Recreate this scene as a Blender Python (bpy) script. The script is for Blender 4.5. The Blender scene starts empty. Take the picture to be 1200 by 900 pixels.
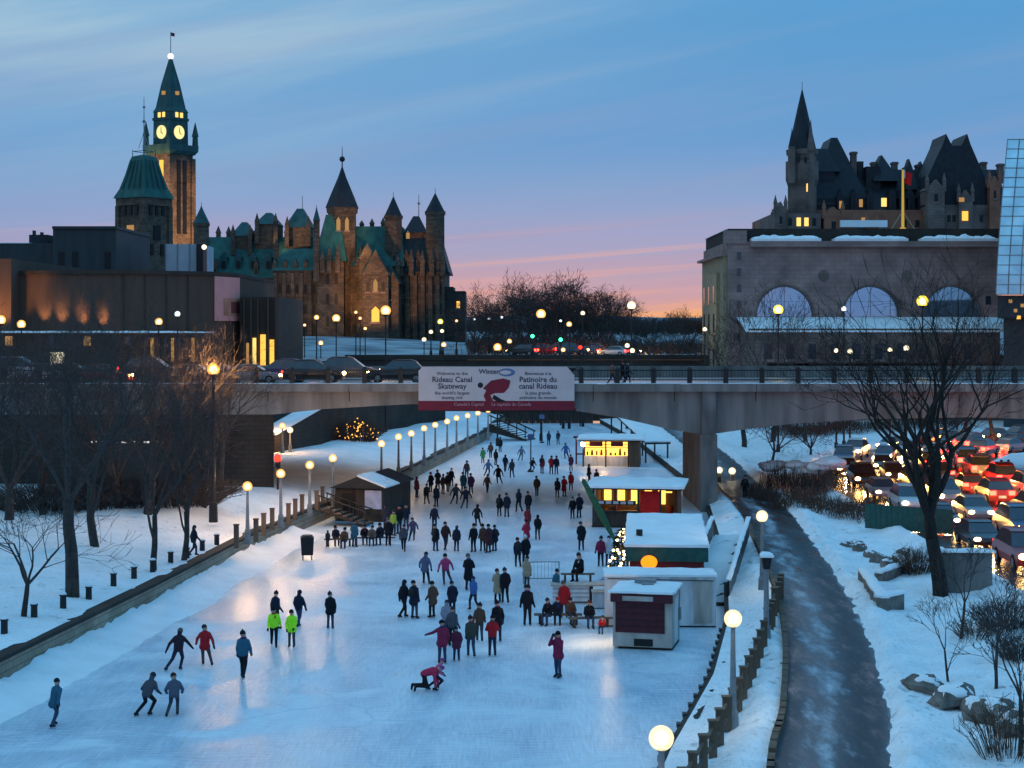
import bpy, math, random
from mathutils import Vector, Matrix, noise
random.seed(7)
R = math.radians
sc = bpy.context.scene
COL = sc.collection
F, H, HY, CX = 2000.0, 13.5, 385.0, 600.0

# ---------------------------------------------------------------- camera / view
cd = bpy.data.cameras.new('camera'); cam = bpy.data.objects.new('camera', cd); COL.objects.link(cam)
cd.lens = 60; cd.sensor_width = 36; cd.clip_end = 20000; cd.clip_start = .5
cd.shift_y = -65 / 1200
cam.location = (0, 0, H); cam.rotation_euler = (R(90), 0, 0)
sc.camera = cam
sc.view_settings.view_transform = 'Standard'; sc.view_settings.look = 'None'
sc.view_settings.exposure = 0; sc.view_settings.gamma = 1
cy = sc.cycles
cy.use_denoising = True; cy.max_bounces = 5; cy.diffuse_bounces = 2; cy.glossy_bounces = 3
cy.transmission_bounces = 3; cy.transparent_max_bounces = 6
cy.caustics_reflective = False; cy.caustics_refractive = False
cy.sample_clamp_indirect = 4; cy.use_light_tree = True

def Xp(x, Y): return (x - CX) * Y / F
def Zp(y, Y): return H - (y - HY) * Y / F
def gnd(x, y, Z):
    Y = (H - Z) * F / (y - HY)
    return Vector((Xp(x, Y), Y, Z))
def sm(t):
    t = max(0., min(1., t)); return t * t * (3 - 2 * t)
def nz(x, y, z=0.): return noise.noise(Vector((x, y, z)))
def interp(tab, t):
    if t <= tab[0][0]:
        a, b = tab[0], tab[1]
    elif t >= tab[-1][0]:
        a, b = tab[-2], tab[-1]
    else:
        for a, b in zip(tab, tab[1:]):
            if a[0] <= t <= b[0]: break
    k = (t - a[0]) / (b[0] - a[0])
    return a[1] + (b[1] - a[1]) * k

# ---------------------------------------------------------------- mesh builder
class MB:
    def __init__(s): s.v = []; s.f = []; s.m = []; s.mi = 0
    def add(s, vs, fs):
        o = len(s.v); s.v += [tuple(p) for p in vs]
        s.f += [tuple(i + o for i in f) for f in fs]; s.m += [s.mi] * len(fs)
    def box(s, c, d, rz=0, tx=1., ty=1.):
        x, y, z = d[0] / 2, d[1] / 2, d[2] / 2
        ca, sa = math.cos(rz), math.sin(rz); vs = []
        for k, (fx, fy) in ((-z, (1, 1)), (z, (tx, ty))):
            for i, j in ((-x, -y), (x, -y), (x, y), (-x, y)):
                i *= fx; j *= fy
                vs.append((c[0] + i * ca - j * sa, c[1] + i * sa + j * ca, c[2] + k))
        s.add(vs, [(3, 2, 1, 0), (4, 5, 6, 7), (0, 1, 5, 4), (1, 2, 6, 5), (2, 3, 7, 6), (3, 0, 4, 7)])
    def bx(s, x0, x1, y0, y1, z0, z1): s.box(((x0 + x1) / 2, (y0 + y1) / 2, (z0 + z1) / 2), (x1 - x0, y1 - y0, z1 - z0))
    def cone(s, c, r0, r1, z0, z1, n=12, rot=0., sx=1., sy=1.):
        vs = []
        for r, z in ((r0, z0), (max(r1, 1e-4), z1)):
            for k in range(n):
                a = rot + 2 * math.pi * k / n
                vs.append((c[0] + sx * r * math.cos(a), c[1] + sy * r * math.sin(a), z))
        fs = [(k, (k + 1) % n, n + (k + 1) % n, n + k) for k in range(n)]
        s.add(vs, fs + [tuple(range(n - 1, -1, -1)), tuple(range(n, 2 * n))])
    def sq(s, c, w0, w1, z0, z1, rz=0.):     # square frustum, widths
        s.cone(c, w0 * .70711, w1 * .70711, z0, z1, 4, math.pi / 4 + rz)
    def lathe(s, c, prof, n=12, rot=0.):
        vs = []
        for r, z in prof:
            for k in range(n):
                a = rot + 2 * math.pi * k / n
                vs.append((c[0] + r * math.cos(a), c[1] + r * math.sin(a), c[2] + z))
        fs = []
        for j in range(len(prof) - 1):
            for k in range(n): fs.append((j * n + k, j * n + (k + 1) % n, (j + 1) * n + (k + 1) % n, (j + 1) * n + k))
        fs += [tuple(range(n - 1, -1, -1)), tuple(range((len(prof) - 1) * n, len(prof) * n))]
        s.add(vs, fs)
    def tube(s, p, q, r0, r1, n=6, cap=True):
        p = Vector(p); q = Vector(q); d = (q - p)
        if d.length < 1e-6: return
        d.normalize(); u = d.orthogonal().normalized(); w = d.cross(u); vs = []
        for c, r in ((p, r0), (q, r1)):
            for k in range(n):
                a = 2 * math.pi * k / n; vs.append(c + u * (r * math.cos(a)) + w * (r * math.sin(a)))
        fs = [(k, (k + 1) % n, n + (k + 1) % n, n + k) for k in range(n)]
        if cap: fs += [tuple(range(n - 1, -1, -1)), tuple(range(n, 2 * n))]
        s.add(vs, fs)
    def ball(s, c, r, nu=14, nv=9, sx=1, sy=1, sz=1, wob=0, seed=0):
        vs = []; fs = []
        for j in range(nv + 1):
            th = math.pi * j / nv
            for i in range(nu):
                ph = 2 * math.pi * i / nu
                d = Vector((math.sin(th) * math.cos(ph), math.sin(th) * math.sin(ph), math.cos(th)))
                rr = r * (1 + wob * nz(d.x * 1.7 + seed, d.y * 1.7, d.z * 1.7)) if wob else r
                vs.append((c[0] + d.x * rr * sx, c[1] + d.y * rr * sy, c[2] + d.z * rr * sz))
        for j in range(nv):
            for i in range(nu): fs.append((j * nu + i, (j + 1) * nu + i, (j + 1) * nu + (i + 1) % nu, j * nu + (i + 1) % nu))
        s.add(vs, fs)
    def prism(s, pts, z0, z1):
        n = len(pts); vs = [(x, y, z0) for x, y in pts] + [(x, y, z1) for x, y in pts]
        s.add(vs, [(k, (k + 1) % n, n + (k + 1) % n, n + k) for k in range(n)] + [tuple(range(n - 1, -1, -1)), tuple(range(n, 2 * n))])
    def prof(s, pts, y0, y1):                 # (x, z) outline extruded along y
        n = len(pts); vs = [(x, y0, z) for x, z in pts] + [(x, y1, z) for x, z in pts]
        s.add(vs, [(k, n + k, n + (k + 1) % n, (k + 1) % n) for k in range(n)] + [tuple(range(n)), tuple(range(2 * n - 1, n - 1, -1))])
    def grid(s, fn, us, vs_, flip=False):
        nu = len(us); vs = [fn(u, v) for v in vs_ for u in us]; fs = []
        for j in range(len(vs_) - 1):
            for i in range(nu - 1):
                q = (j * nu + i, j * nu + i + 1, (j + 1) * nu + i + 1, (j + 1) * nu + i); fs.append(q[::-1] if flip else q)
        s.add(vs, fs)
    def strip(s, pts, offs, zf):              # ribbon along a polyline; offs = lateral offsets; zf(x,y,o)->z
        nrm = []
        for i, p in enumerate(pts):
            a = Vector(pts[max(0, i - 1)][:2]); b = Vector(pts[min(len(pts) - 1, i + 1)][:2]); d = (b - a).normalized()
            nrm.append((d.y, -d.x))
        vs = []; m = len(offs)
        for p, n in zip(pts, nrm):
            for o in offs:
                x = p[0] + n[0] * o; y = p[1] + n[1] * o; vs.append((x, y, zf(x, y, o)))
        s.add(vs, [(j * m + i, j * m + i + 1, (j + 1) * m + i + 1, (j + 1) * m + i) for j in range(len(pts) - 1) for i in range(m - 1)])
    def snowslab(s, x0, x1, y0, y1, z, th, seed=0, slope=0., nx=10, ny=10, lip=.12):
        # a soft layer of snow with rounded, uneven rim; slope adds dz per metre of y
        us = [i / nx for i in range(nx + 1)]; ws = [j / ny for j in range(ny + 1)]
        def top(u, v):
            e = min(u, 1 - u, v, 1 - v) * 6; k = min(1, .25 + e)
            x = x0 - lip + (x1 - x0 + 2 * lip) * u; y = y0 - lip + (y1 - y0 + 2 * lip) * v
            w = nz(x * .9 + seed, y * .9) * .5 + nz(x * 2.3, y * 2.3 + seed) * .28
            if u in (0., 1.): x += .09 * nz(y * 1.6, seed)
            if v in (0., 1.): y += .09 * nz(x * 1.6, seed + 5)
            return (x, y, z + slope * (y - y0) + th * (math.sqrt(k) + w * k))
        s.grid(top, us, ws)
        def side(pu):
            for (a, b) in zip(pu, pu[1:]):
                A = top(*a); B = top(*b)
                s.add([A, B, (B[0], B[1], z + slope * (B[1] - y0) - .02), (A[0], A[1], z + slope * (A[1] - y0) - .02)], [(0, 3, 2, 1)])
        side([(u, 0.) for u in us]); side([(1., v) for v in ws]); side([(u, 1.) for u in us[::-1]]); side([(0., v) for v in ws[::-1]])
    def mesh(s, name, mats, smooth=False):
        me = bpy.data.meshes.new(name); me.from_pydata(s.v, [], s.f)
        for m in (mats if isinstance(mats, (list, tuple)) else [mats]): me.materials.append(m)
        me.polygons.foreach_set('material_index', s.m)
        if smooth: me.polygons.foreach_set('use_smooth', [True] * len(s.f))
        me.update(); return me
    def build(s, name, mats, parent=None, smooth=False):
        o = bpy.data.objects.new(name, s.mesh(name, mats, smooth)); COL.objects.link(o)
        if parent is not None: o.parent = parent
        return o

def tag(o, label=None, cat=None, group=None, kind=None):
    if label: o['label'] = label
    if cat: o['category'] = cat
    if group: o['group'] = group
    if kind: o['kind'] = kind
    return o
def thing(name, label, cat, loc=(0, 0, 0), rz=0, group=None):
    o = bpy.data.objects.new(name, None); COL.objects.link(o); o.location = loc; o.rotation_euler = (0, 0, rz)
    o.empty_display_size = .2
    return tag(o, label, cat, group)
def struct(mb, name, mats, smooth=False): return tag(mb.build(name, mats, None, smooth), kind='structure')
KIDS = {}
def kids(o): return [c for c in COL.objects if c.parent == o]
def copy_tree(o, loc, rz, label=None, scale=None, color=None, group=None, only=None):
    def cp(s, par):
        c = s.copy(); COL.objects.link(c)
        if par is not None: c.parent = par
        if color is not None: c.color = color
        for k in s.children:
            if only and par is None and k.name.split('.')[0] not in only: continue
            cp(k, c)
        return c
    c = cp(o, None); c.location = loc; c.rotation_euler = (0, 0, rz)
    if scale: c.scale = (scale,) * 3 if not isinstance(scale, tuple) else scale
    if label: c['label'] = label
    if group: c['group'] = group
    return c
def remove_tree(o):
    for k in list(o.children): remove_tree(k)
    bpy.data.objects.remove(o)

# ---------------------------------------------------------------- materials
def mat(name, col, rough=.8, var=.25, scale=1.5, bump=0., bscale=12., metal=0., stretch=(1, 1, 1), col2=None, spec=.3, fine=0.):
    m = bpy.data.materials.new(name); m.use_nodes = True; nt = m.node_tree; N = nt.nodes; L = nt.links
    b = N['Principled BSDF']; b.inputs['Roughness'].default_value = rough; b.inputs['Metallic'].default_value = metal
    b.inputs['Specular IOR Level'].default_value = spec
    tc = N.new('ShaderNodeTexCoord'); mp = N.new('ShaderNodeMapping'); mp.inputs['Scale'].default_value = stretch
    L.new(tc.outputs['Object'], mp.inputs['Vector'])
    n = N.new('ShaderNodeTexNoise'); n.inputs['Scale'].default_value = scale; n.inputs['Detail'].default_value = 6
    L.new(mp.outputs[0], n.inputs['Vector'])
    cr = N.new('ShaderNodeValToRGB'); cr.color_ramp.elements[0].position = .3; cr.color_ramp.elements[1].position = .7
    c2 = col2 or tuple(min(1, c * (1 + var)) for c in col)
    cr.color_ramp.elements[0].color = (*(tuple(c * (1 - var) for c in col) if not col2 else col), 1); cr.color_ramp.elements[1].color = (*c2, 1)
    L.new(n.outputs['Fac'], cr.inputs['Fac']); L.new(cr.outputs[0], b.inputs['Base Color'])
    if bump:
        n2 = N.new('ShaderNodeTexNoise'); n2.inputs['Scale'].default_value = bscale; n2.inputs['Detail'].default_value = 4
        L.new(mp.outputs[0], n2.inputs['Vector'])
        bp = N.new('ShaderNodeBump'); bp.inputs['Strength'].default_value = bump; bp.inputs['Distance'].default_value = .1
        L.new(n2.outputs['Fac'], bp.inputs['Height']); L.new(bp.outputs[0], b.inputs['Normal'])
    return m
def brickmat(name, c1, c2, mortar, scale=1., w=.9, h=.35, rough=.85, vert=True):
    m = mat(name, c1, rough); nt = m.node_tree; N = nt.nodes; L = nt.links; b = N['Principled BSDF']
    tc = N.new('ShaderNodeTexCoord'); sx = N.new('ShaderNodeSeparateXYZ'); L.new(tc.outputs['Object'], sx.inputs[0])
    ad = N.new('ShaderNodeMath'); ad.operation = 'ADD'; L.new(sx.outputs[0], ad.inputs[0]); L.new(sx.outputs[1], ad.inputs[1])
    cb = N.new('ShaderNodeCombineXYZ'); L.new(ad.outputs[0], cb.inputs[0]); L.new(sx.outputs[2], cb.inputs[1])
    br = N.new('ShaderNodeTexBrick'); br.inputs['Scale'].default_value = scale; br.inputs['Brick Width'].default_value = w; br.inputs['Row Height'].default_value = h
    br.inputs['Mortar Size'].default_value = .025; br.inputs['Color1'].default_value = (*c1, 1); br.inputs['Color2'].default_value = (*c2, 1); br.inputs['Mortar'].default_value = (*mortar, 1)
    L.new(cb.outputs[0], br.inputs['Vector'])
    n = N.new('ShaderNodeTexNoise'); n.inputs['Scale'].default_value = .35; n.inputs['Detail'].default_value = 8; L.new(tc.outputs['Object'], n.inputs['Vector'])
    mr = N.new('ShaderNodeMapRange'); mr.inputs['From Min'].default_value = .3; mr.inputs['From Max'].default_value = .7; mr.inputs['To Min'].default_value = .65; mr.inputs['To Max'].default_value = 1.25; L.new(n.outputs['Fac'], mr.inputs[0])
    mx = N.new('ShaderNodeMix'); mx.data_type = 'RGBA'; mx.blend_type = 'MULTIPLY'; mx.inputs[0].default_value = 1
    L.new(br.outputs['Color'], mx.inputs[6]); L.new(mr.outputs[0], mx.inputs[7]); L.new(mx.outputs[2], b.inputs['Base Color'])
    return m
def emis(name, col, strength):
    m = bpy.data.materials.new(name); m.use_nodes = True; nt = m.node_tree; nt.nodes.clear()
    e = nt.nodes.new('ShaderNodeEmission'); o = nt.nodes.new('ShaderNodeOutputMaterial')
    e.inputs[0].default_value = (*col, 1); e.inputs[1].default_value = strength
    nt.links.new(e.outputs[0], o.inputs[0]); return m
def objcol(name, rough=.8, spec=.2, metal=0., coat=0., rnd=.0):
    m = bpy.data.materials.new(name); m.use_nodes = True; N = m.node_tree.nodes; L = m.node_tree.links; b = N['Principled BSDF']
    oi = N.new('ShaderNodeObjectInfo'); b.inputs['Roughness'].default_value = rough; b.inputs['Specular IOR Level'].default_value = spec
    b.inputs['Metallic'].default_value = metal; b.inputs['Coat Weight'].default_value = coat
    n = N.new('ShaderNodeTexNoise'); n.inputs['Scale'].default_value = 9
    mr = N.new('ShaderNodeMapRange'); mr.inputs['To Min'].default_value = .7; mr.inputs['To Max'].default_value = 1.3; L.new(n.outputs[0], mr.inputs[0])
    mx = N.new('ShaderNodeMix'); mx.data_type = 'RGBA'; mx.blend_type = 'MULTIPLY'; mx.inputs[0].default_value = 1
    L.new(oi.outputs['Color'], mx.inputs[6]); L.new(mr.outputs[0], mx.inputs[7]); L.new(mx.outputs[2], b.inputs['Base Color'])
    return m

M = {}
M['snow'] = mat('snow', (.86, .88, .90), .75, .07, .6, .55, 5., spec=.25)
M['bank_snow'] = mat('bank_snow', (.86, .88, .90), .8, .08, .8, .9, 3.5, spec=.25)
def rough_snow(m, dens=.5):
    nt = m.node_tree; N = nt.nodes; L = nt.links; b = N['Principled BSDF']; tc = N.new('ShaderNodeTexCoord')
    v = N.new('ShaderNodeTexVoronoi'); v.feature = 'SMOOTH_F1'; v.inputs['Scale'].default_value = 1.5; v.inputs['Smoothness'].default_value = .3; L.new(tc.outputs['Object'], v.inputs['Vector'])
    mr = N.new('ShaderNodeMapRange'); mr.inputs['From Min'].default_value = .08; mr.inputs['From Max'].default_value = .3; L.new(v.outputs['Distance'], mr.inputs[0])
    n = N.new('ShaderNodeTexNoise'); n.inputs['Scale'].default_value = .22; n.inputs['Detail'].default_value = 3; L.new(tc.outputs['Object'], n.inputs['Vector'])
    m2 = N.new('ShaderNodeMapRange'); m2.inputs['From Min'].default_value = .42; m2.inputs['From Max'].default_value = .6; m2.inputs['To Max'].default_value = dens; L.new(n.outputs[0], m2.inputs[0])
    bp = N.new('ShaderNodeBump'); bp.inputs['Distance'].default_value = .22; L.new(m2.outputs[0], bp.inputs['Strength']); L.new(mr.outputs[0], bp.inputs['Height'])
    old = b.inputs['Normal'].links[0].from_socket; L.new(old, bp.inputs['Normal']); L.new(bp.outputs[0], b.inputs['Normal'])
    # grit
    g = N.new('ShaderNodeTexNoise'); g.inputs['Scale'].default_value = 7; g.inputs['Detail'].default_value = 6; g.inputs['Roughness'].default_value = .75; L.new(tc.outputs['Object'], g.inputs['Vector'])
    m3 = N.new('ShaderNodeMapRange'); m3.inputs['From Min'].default_value = .30; m3.inputs['From Max'].default_value = .46; m3.inputs['To Min'].default_value = .55; m3.inputs['To Max'].default_value = 1.; L.new(g.outputs[0], m3.inputs[0])
    mx = N.new('ShaderNodeMix'); mx.data_type = 'RGBA'; mx.blend_type = 'MULTIPLY'; mx.inputs[0].default_value = 1
    src = b.inputs['Base Color'].links[0].from_socket; L.new(src, mx.inputs[6]); L.new(m3.outputs[0], mx.inputs[7]); L.new(mx.outputs[2], b.inputs['Base Color'])
rough_snow(M['bank_snow'], 1.)
M['left_snow'] = mat('left_snow', (.86, .88, .90), .8, .08, .5, .8, 3., spec=.25); rough_snow(M['left_snow'], 1.)
M['dark_iron'] = mat('dark_iron', (.025, .026, .028), .5, .2, 4, metal=.3)
M['grey_metal'] = mat('grey_metal', (.22, .23, .24), .5, .2, 4)
M['concrete'] = mat('concrete', (.195, .178, .165), .85, .38, 1.1, .3, 6, stretch=(1, 1, .14))
M['pier_concrete'] = mat('pier_concrete', (.165, .152, .145), .85, .42, 1.2, .3, 6, stretch=(1, 1, .3))
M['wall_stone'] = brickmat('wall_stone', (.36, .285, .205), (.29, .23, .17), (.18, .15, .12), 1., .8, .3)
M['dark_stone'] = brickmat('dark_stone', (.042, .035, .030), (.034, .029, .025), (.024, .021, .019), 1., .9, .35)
M['station_stone'] = brickmat('station_stone', (.31, .215, .195), (.265, .185, .17), (.20, .145, .135), 1., 1.4, .6)
M['gothic_stone'] = brickmat('gothic_stone', (.16, .105, .070), (.075, .056, .045), (.05, .04, .033), 1., .9, .4)
M['chateau_stone'] = brickmat('chateau_stone', (.19, .14, .12), (.15, .115, .10), (.10, .08, .075), 1., 1.2, .5)
M['chateau_brick'] = mat('chateau_brick', (.26, .11, .07), .85, .25, .4)
M['nac'] = mat('aggregate_concrete', (.10, .060, .043), .9, .14, 1.2, .2, 8, stretch=(1, 1, .12))
M['nac_dark'] = mat('dark_concrete', (.055, .038, .030), .9, .18, 1.0, stretch=(1, 1, .12))
M['office'] = mat('dark_cladding', (.035, .042, .046), .55, .2, 1.0, stretch=(1, 1, .15))
M['copper'] = mat('copper_roof', (.024, .105, .092), .7, .3, .8, .2, 3, stretch=(1, 1, .2))
M['copper_dark'] = mat('dark_copper_roof', (.028, .085, .085), .7, .3, .8, stretch=(1, 1, .2))
M['slate'] = mat('slate_roof', (.016, .019, .026), .6, .3, 1.2)
M['black'] = mat('black_opening', (.008, .009, .011), .4, .2, 2)
M['glass'] = mat('dark_glass', (.03, .04, .055), .08, .2, 2, spec=.8)
M['mirror_glass'] = mat('reflective_glass', (.42, .60, .76), .06, .05, .6, metal=.85)
M['curtain_glass'] = mat('curtain_glass', (.72, .82, .88), .2, .25, .35, metal=.7)
M['wood'] = mat('dark_timber', (.045, .036, .03), .8, .35, 3, stretch=(1, 1, .2))
M['brown_wood'] = mat('brown_timber', (.12, .085, .06), .8, .35, 3, stretch=(1, 1, .2))
M['bark'] = mat('bark', (.055, .045, .04), .95, .35, 6, .6, 14, stretch=(1, 1, .25))
M['dark_bark'] = mat('dark_bark', (.024, .020, .018), .95, .35, 6, .6, 14, stretch=(1, 1, .25))
M['twig'] = mat('twig_bark', (.060, .048, .045), .95, .3, 5)
M['brown_twig'] = mat('brown_twigs', (.085, .055, .04), .95, .4, 5)
M['red_paint'] = mat('dark_red_paint', (.16, .02, .025), .55, .2, 3)
M['maroon'] = mat('maroon_shutter', (.075, .010, .018), .5, .25, 4)
M['green_paint'] = mat('green_fascia', (.018, .085, .075), .6, .2, 3)
M['leaf_green'] = mat('green_cloth', (.02, .085, .04), .8, .3, 4)
M['beige'] = mat('beige_panel', (.42, .36, .32), .6, .32, 2.4, stretch=(1, 1, .25))
M['white_panel'] = mat('white_panel', (.60, .60, .62), .55, .28, 2.2, stretch=(1, 1, .25))
M['red_cloth'] = mat('red_cloth', (.62, .012, .012), .8, .15, 3)
M['sign_white'] = mat('sign_white', (.50, .46, .47), .6, .06, 1)
M['sign_red'] = mat('sign_red', (.16, .012, .03), .6, .12, 2)
M['sign_ink'] = mat('sign_ink', (.06, .06, .09), .7, .1, 2)
M['sign_blue'] = mat('sign_blue', (.09, .15, .30), .7, .1, 2)
M['skin'] = mat('skin', (.45, .27, .20), .6, .08, 8)
M['poster_pink'] = mat('poster_pink', (.78, .30, .27), .7, .12, .3)  # pink print, reddened to carry the warm light falling on it
M['poster_dark'] = mat('poster_dark', (.22, .05, .05), .7, .3, .6)
M['poster_skin'] = mat('poster_orange', (.55, .22, .14), .7, .25, .6)
M['rock'] = mat('rock', (.17, .15, .135), .9, .4, 2.2, .6, 5)
M['wrap_white'] = mat('white_wrap', (.42, .42, .46), .7, .1, .6)
M['yellow_lit_tone'] = mat('yellow_lit_tone', (.30, .25, .16), .85, .2, 1)  # yellow light on the station's left end is put into this colour
M['jacket'] = objcol('jacket_fabric', .85)
M['hat'] = objcol('hat_fabric', .9)
M['car_paint'] = objcol('car_paint', .3, .5, .2, .4)
M['tyre'] = mat('tyre_rubber', (.02, .02, .02), .9, .2, 5)
M['steel'] = mat('steel_blade', (.5, .5, .52), .3, .1, 5, metal=.9)
m = mat('trouser_fabric', (.02, .022, .03), .85, .2, 9)
nt = m.node_tree; oi = nt.nodes.new('ShaderNodeObjectInfo'); cr = nt.nodes.new('ShaderNodeValToRGB'); cr.color_ramp.interpolation = 'CONSTANT'
els = cr.color_ramp.elements; els[0].color = (.008, .008, .011, 1); els[1].position = .45; els[1].color = (.015, .022, .05, 1)
e = els.new(.72); e.color = (.05, .05, .06, 1); e = els.new(.88); e.color = (.03, .05, .10, 1)
nt.links.new(oi.outputs['Random'], cr.inputs[0]); nt.links.new(cr.outputs[0], nt.nodes['Principled BSDF'].inputs['Base Color'])
M['trousers'] = m
M['boot'] = mat('boot_leather', (.012, .012, .013), .6, .2, 8)
# light sources: frosted globes round a bulb, warm glow ring put in as emission
def globe(name, col, s, k=.55):
    m = bpy.data.materials.new(name); m.use_nodes = True; nt = m.node_tree; nt.nodes.clear(); n = nt.nodes.new
    e = n('ShaderNodeEmission'); tr = n('ShaderNodeBsdfTransparent'); mx = n('ShaderNodeMixShader'); o = n('ShaderNodeOutputMaterial')
    e.inputs[0].default_value = (*col, 1); e.inputs[1].default_value = s / k; mx.inputs[0].default_value = k
    nt.links.new(tr.outputs[0], mx.inputs[1]); nt.links.new(e.outputs[0], mx.inputs[2]); nt.links.new(mx.outputs[0], o.inputs[0]); return m
# name -> glass, bulb watts, bulb colour
LAMP = {'lamp_warm': (globe('globe_warm', (1., .50, .12), 1.05), 600, (1, .56, .22)), 'lamp_bank': (globe('globe_bank', (1., .50, .13), 1.05), 2600, (1, .58, .27)),
        'lamp_sodium': (globe('globe_sodium', (1., .42, .07), 1.3), 13000, (1, .50, .15)), 'lamp_white': (globe('globe_white', (1., .80, .46), .95), 100, (1, .86, .62)),
        'lamp_yellow': (globe('globe_yellow', (1., .74, .06), 1.1), 200, (1, .80, .3)), 'lamp_cool': (globe('globe_cool', (.75, .88, 1.), .9), 12, (.85, .93, 1)),
        'lamp_far': (globe('globe_far', (1., .46, .09), 1.0), 120, (1, .6, .25))}
BULB = {k: emis('bulb_' + k, tuple(.25 + .75 * c for c in v[2]), 5) for k, v in LAMP.items()}
for k_, v_ in LAMP.items(): M[k_] = v_[0]
def bulb(par, loc, key, r, f=1.):
    g_, e_, c_ = LAMP[key]; l = bpy.data.lights.new('bulb', 'POINT'); l.energy = e_ * f; l.color = c_; l.shadow_soft_size = r * 1.3
    g = MB(); g.ball(loc, r, 12, 8); g.build('bulb', BULB[key], par, True)
    o = bpy.data.objects.new('bulb', l); COL.objects.link(o); o.parent = par; o.location = loc; return o
M['red_light'] = emis('red_light', (1., .02, .01), 6)
M['green_light'] = emis('green_light', (.05, 1., .45), 6)
M['lit_amber'] = emis('lit_amber', (1., .50, .08), 1.5)
M['lit_yellow'] = emis('lit_yellow', (1., .66, .18), 1.4)
M['lit_dim'] = emis('lit_dim', (1., .55, .2), .45)
M['lit_orange'] = emis('lit_orange', (1., .30, .015), 1.6)
M['clock_face'] = emis('clock_face', (1., .86, .36), 1.15)
M['kiosk_light'] = emis('kiosk_light', (1., .44, .07), 3.2)
M['kiosk_white'] = emis('kiosk_white', (1., .80, .5), 30)
M['headlight'] = emis('headlight', (1., .56, .18), 50)
M['taillight'] = emis('taillight', (1., .018, .01), 34)
# ---------------------------------------------------------------- sky
w = bpy.data.worlds.new('World'); sc.world = w; w.use_nodes = True
nt = w.node_tree; N = nt.nodes; L = nt.links; bg = N['Background']
def nd(t, **k):
    n = N.new(t)
    for a, b in k.items(): setattr(n, a, b)
    return n
def mth(op, a, b=None, c=None):
    n = nd('ShaderNodeMath', operation=op)
    for i, x in enumerate((a, b, c)):
        if x is None: continue
        if hasattr(x, 'is_linked') or hasattr(x, 'node'): L.new(x, n.inputs[i])
        else: n.inputs[i].default_value = x
    return n.outputs[0]
def mixc(f, a, b, mode='MIX'):
    n = nd('ShaderNodeMix', data_type='RGBA', blend_type=mode)
    for i, x in ((0, f), (6, a), (7, b)):
        if hasattr(x, 'node'): L.new(x, n.inputs[i])
        elif i == 0: n.inputs[0].default_value = x
        else: n.inputs[i].default_value = (*x, 1)
    return n.outputs[2]
def ramp(fac, stops):
    n = nd('ShaderNodeValToRGB'); e = n.color_ramp.elements
    while len(e) < len(stops): e.new(.5)
    for i, (p, c) in enumerate(stops): e[i].position = p; e[i].color = (*c, 1)
    L.new(fac, n.inputs[0]); return n.outputs[0]
tc = nd('ShaderNodeTexCoord'); sp = nd('ShaderNodeSeparateXYZ'); L.new(tc.outputs['Generated'], sp.inputs[0])
X, Y, Z = sp.outputs
t = mth('SQRT', mth('MAXIMUM', Z, 0.))
warm = ramp(t, [(0, (1., .52, .12)), (.09, (.98, .45, .16)), (.125, (.90, .41, .24)), (.15, (.72, .385, .36)), (.18, (.53, .38, .47)),
                (.21, (.38, .375, .56)), (.24, (.335, .375, .595)), (.28, (.235, .37, .625)), (.33, (.135, .34, .64)), (.42, (.10, .335, .64)), (.60, (.115, .45, .83)), (1, (.14, .58, 1.08))])
cool = ramp(t, [(0, (.22, .31, .52)), (.15, (.23, .34, .58)), (.21, (.235, .36, .61)), (.28, (.18, .36, .64)), (.36, (.135, .345, .65)), (.43, (.14, .38, .68)), (.60, (.115, .45, .83)), (1, (.14, .58, 1.08))])
# sunset lies a little right of the view axis
az = mth('DIVIDE', mth('ADD', mth('MULTIPLY', X, .10), mth('MULTIPLY', Y, .995)), mth('SQRT', mth('ADD', mth('MULTIPLY', X, X), mth('MULTIPLY', Y, Y))))
wf = nd('ShaderNodeMapRange', interpolation_type='SMOOTHSTEP'); wf.inputs['From Min'].default_value = .80; wf.inputs['From Max'].default_value = .985; L.new(az, wf.inputs[0])
base = mixc(wf.outputs[0], cool, warm)
# long thin streaks of cloud
def cloud(scale, sz, tilt, lo, hi, off):
    cb = nd('ShaderNodeCombineXYZ')
    L.new(mth('MULTIPLY', mth('DIVIDE', X, mth('MAXIMUM', Y, .2)), scale), cb.inputs[0])
    L.new(mth('ADD', mth('MULTIPLY', Z, sz), mth('MULTIPLY', X, tilt)), cb.inputs[1]); cb.inputs[2].default_value = off
    n = nd('ShaderNodeTexNoise'); n.inputs['Scale'].default_value = 1; n.inputs['Detail'].default_value = 5; n.inputs['Roughness'].default_value = .55; L.new(cb.outputs[0], n.inputs['Vector'])
    r = nd('ShaderNodeMapRange', interpolation_type='SMOOTHSTEP'); r.inputs['From Min'].default_value = lo; r.inputs['From Max'].default_value = hi; L.new(n.outputs[0], r.inputs[0])
    return r.outputs[0]
c1 = cloud(2.2, 24, -5, .40, .78, 3.1)
hi_z = nd('ShaderNodeMapRange', interpolation_type='SMOOTHSTEP'); hi_z.inputs['From Min'].default_value = .05; hi_z.inputs['From Max'].default_value = .2; L.new(Z, hi_z.inputs[0])
lf = nd('ShaderNodeMapRange', interpolation_type='SMOOTHSTEP'); lf.inputs['From Min'].default_value = .22; lf.inputs['From Max'].default_value = -.32; L.new(X, lf.inputs[0])
a1 = mth('MULTIPLY', mth('MULTIPLY', c1, hi_z.outputs[0]), mth('ADD', mth('MULTIPLY', lf.outputs[0], .85), .1))
base = mixc(a1, base, (.50, .64, .72))
base = mixc(mth('MULTIPLY', mth('MULTIPLY', lf.outputs[0], hi_z.outputs[0]), .38), base, (.42, .62, .74))
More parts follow.
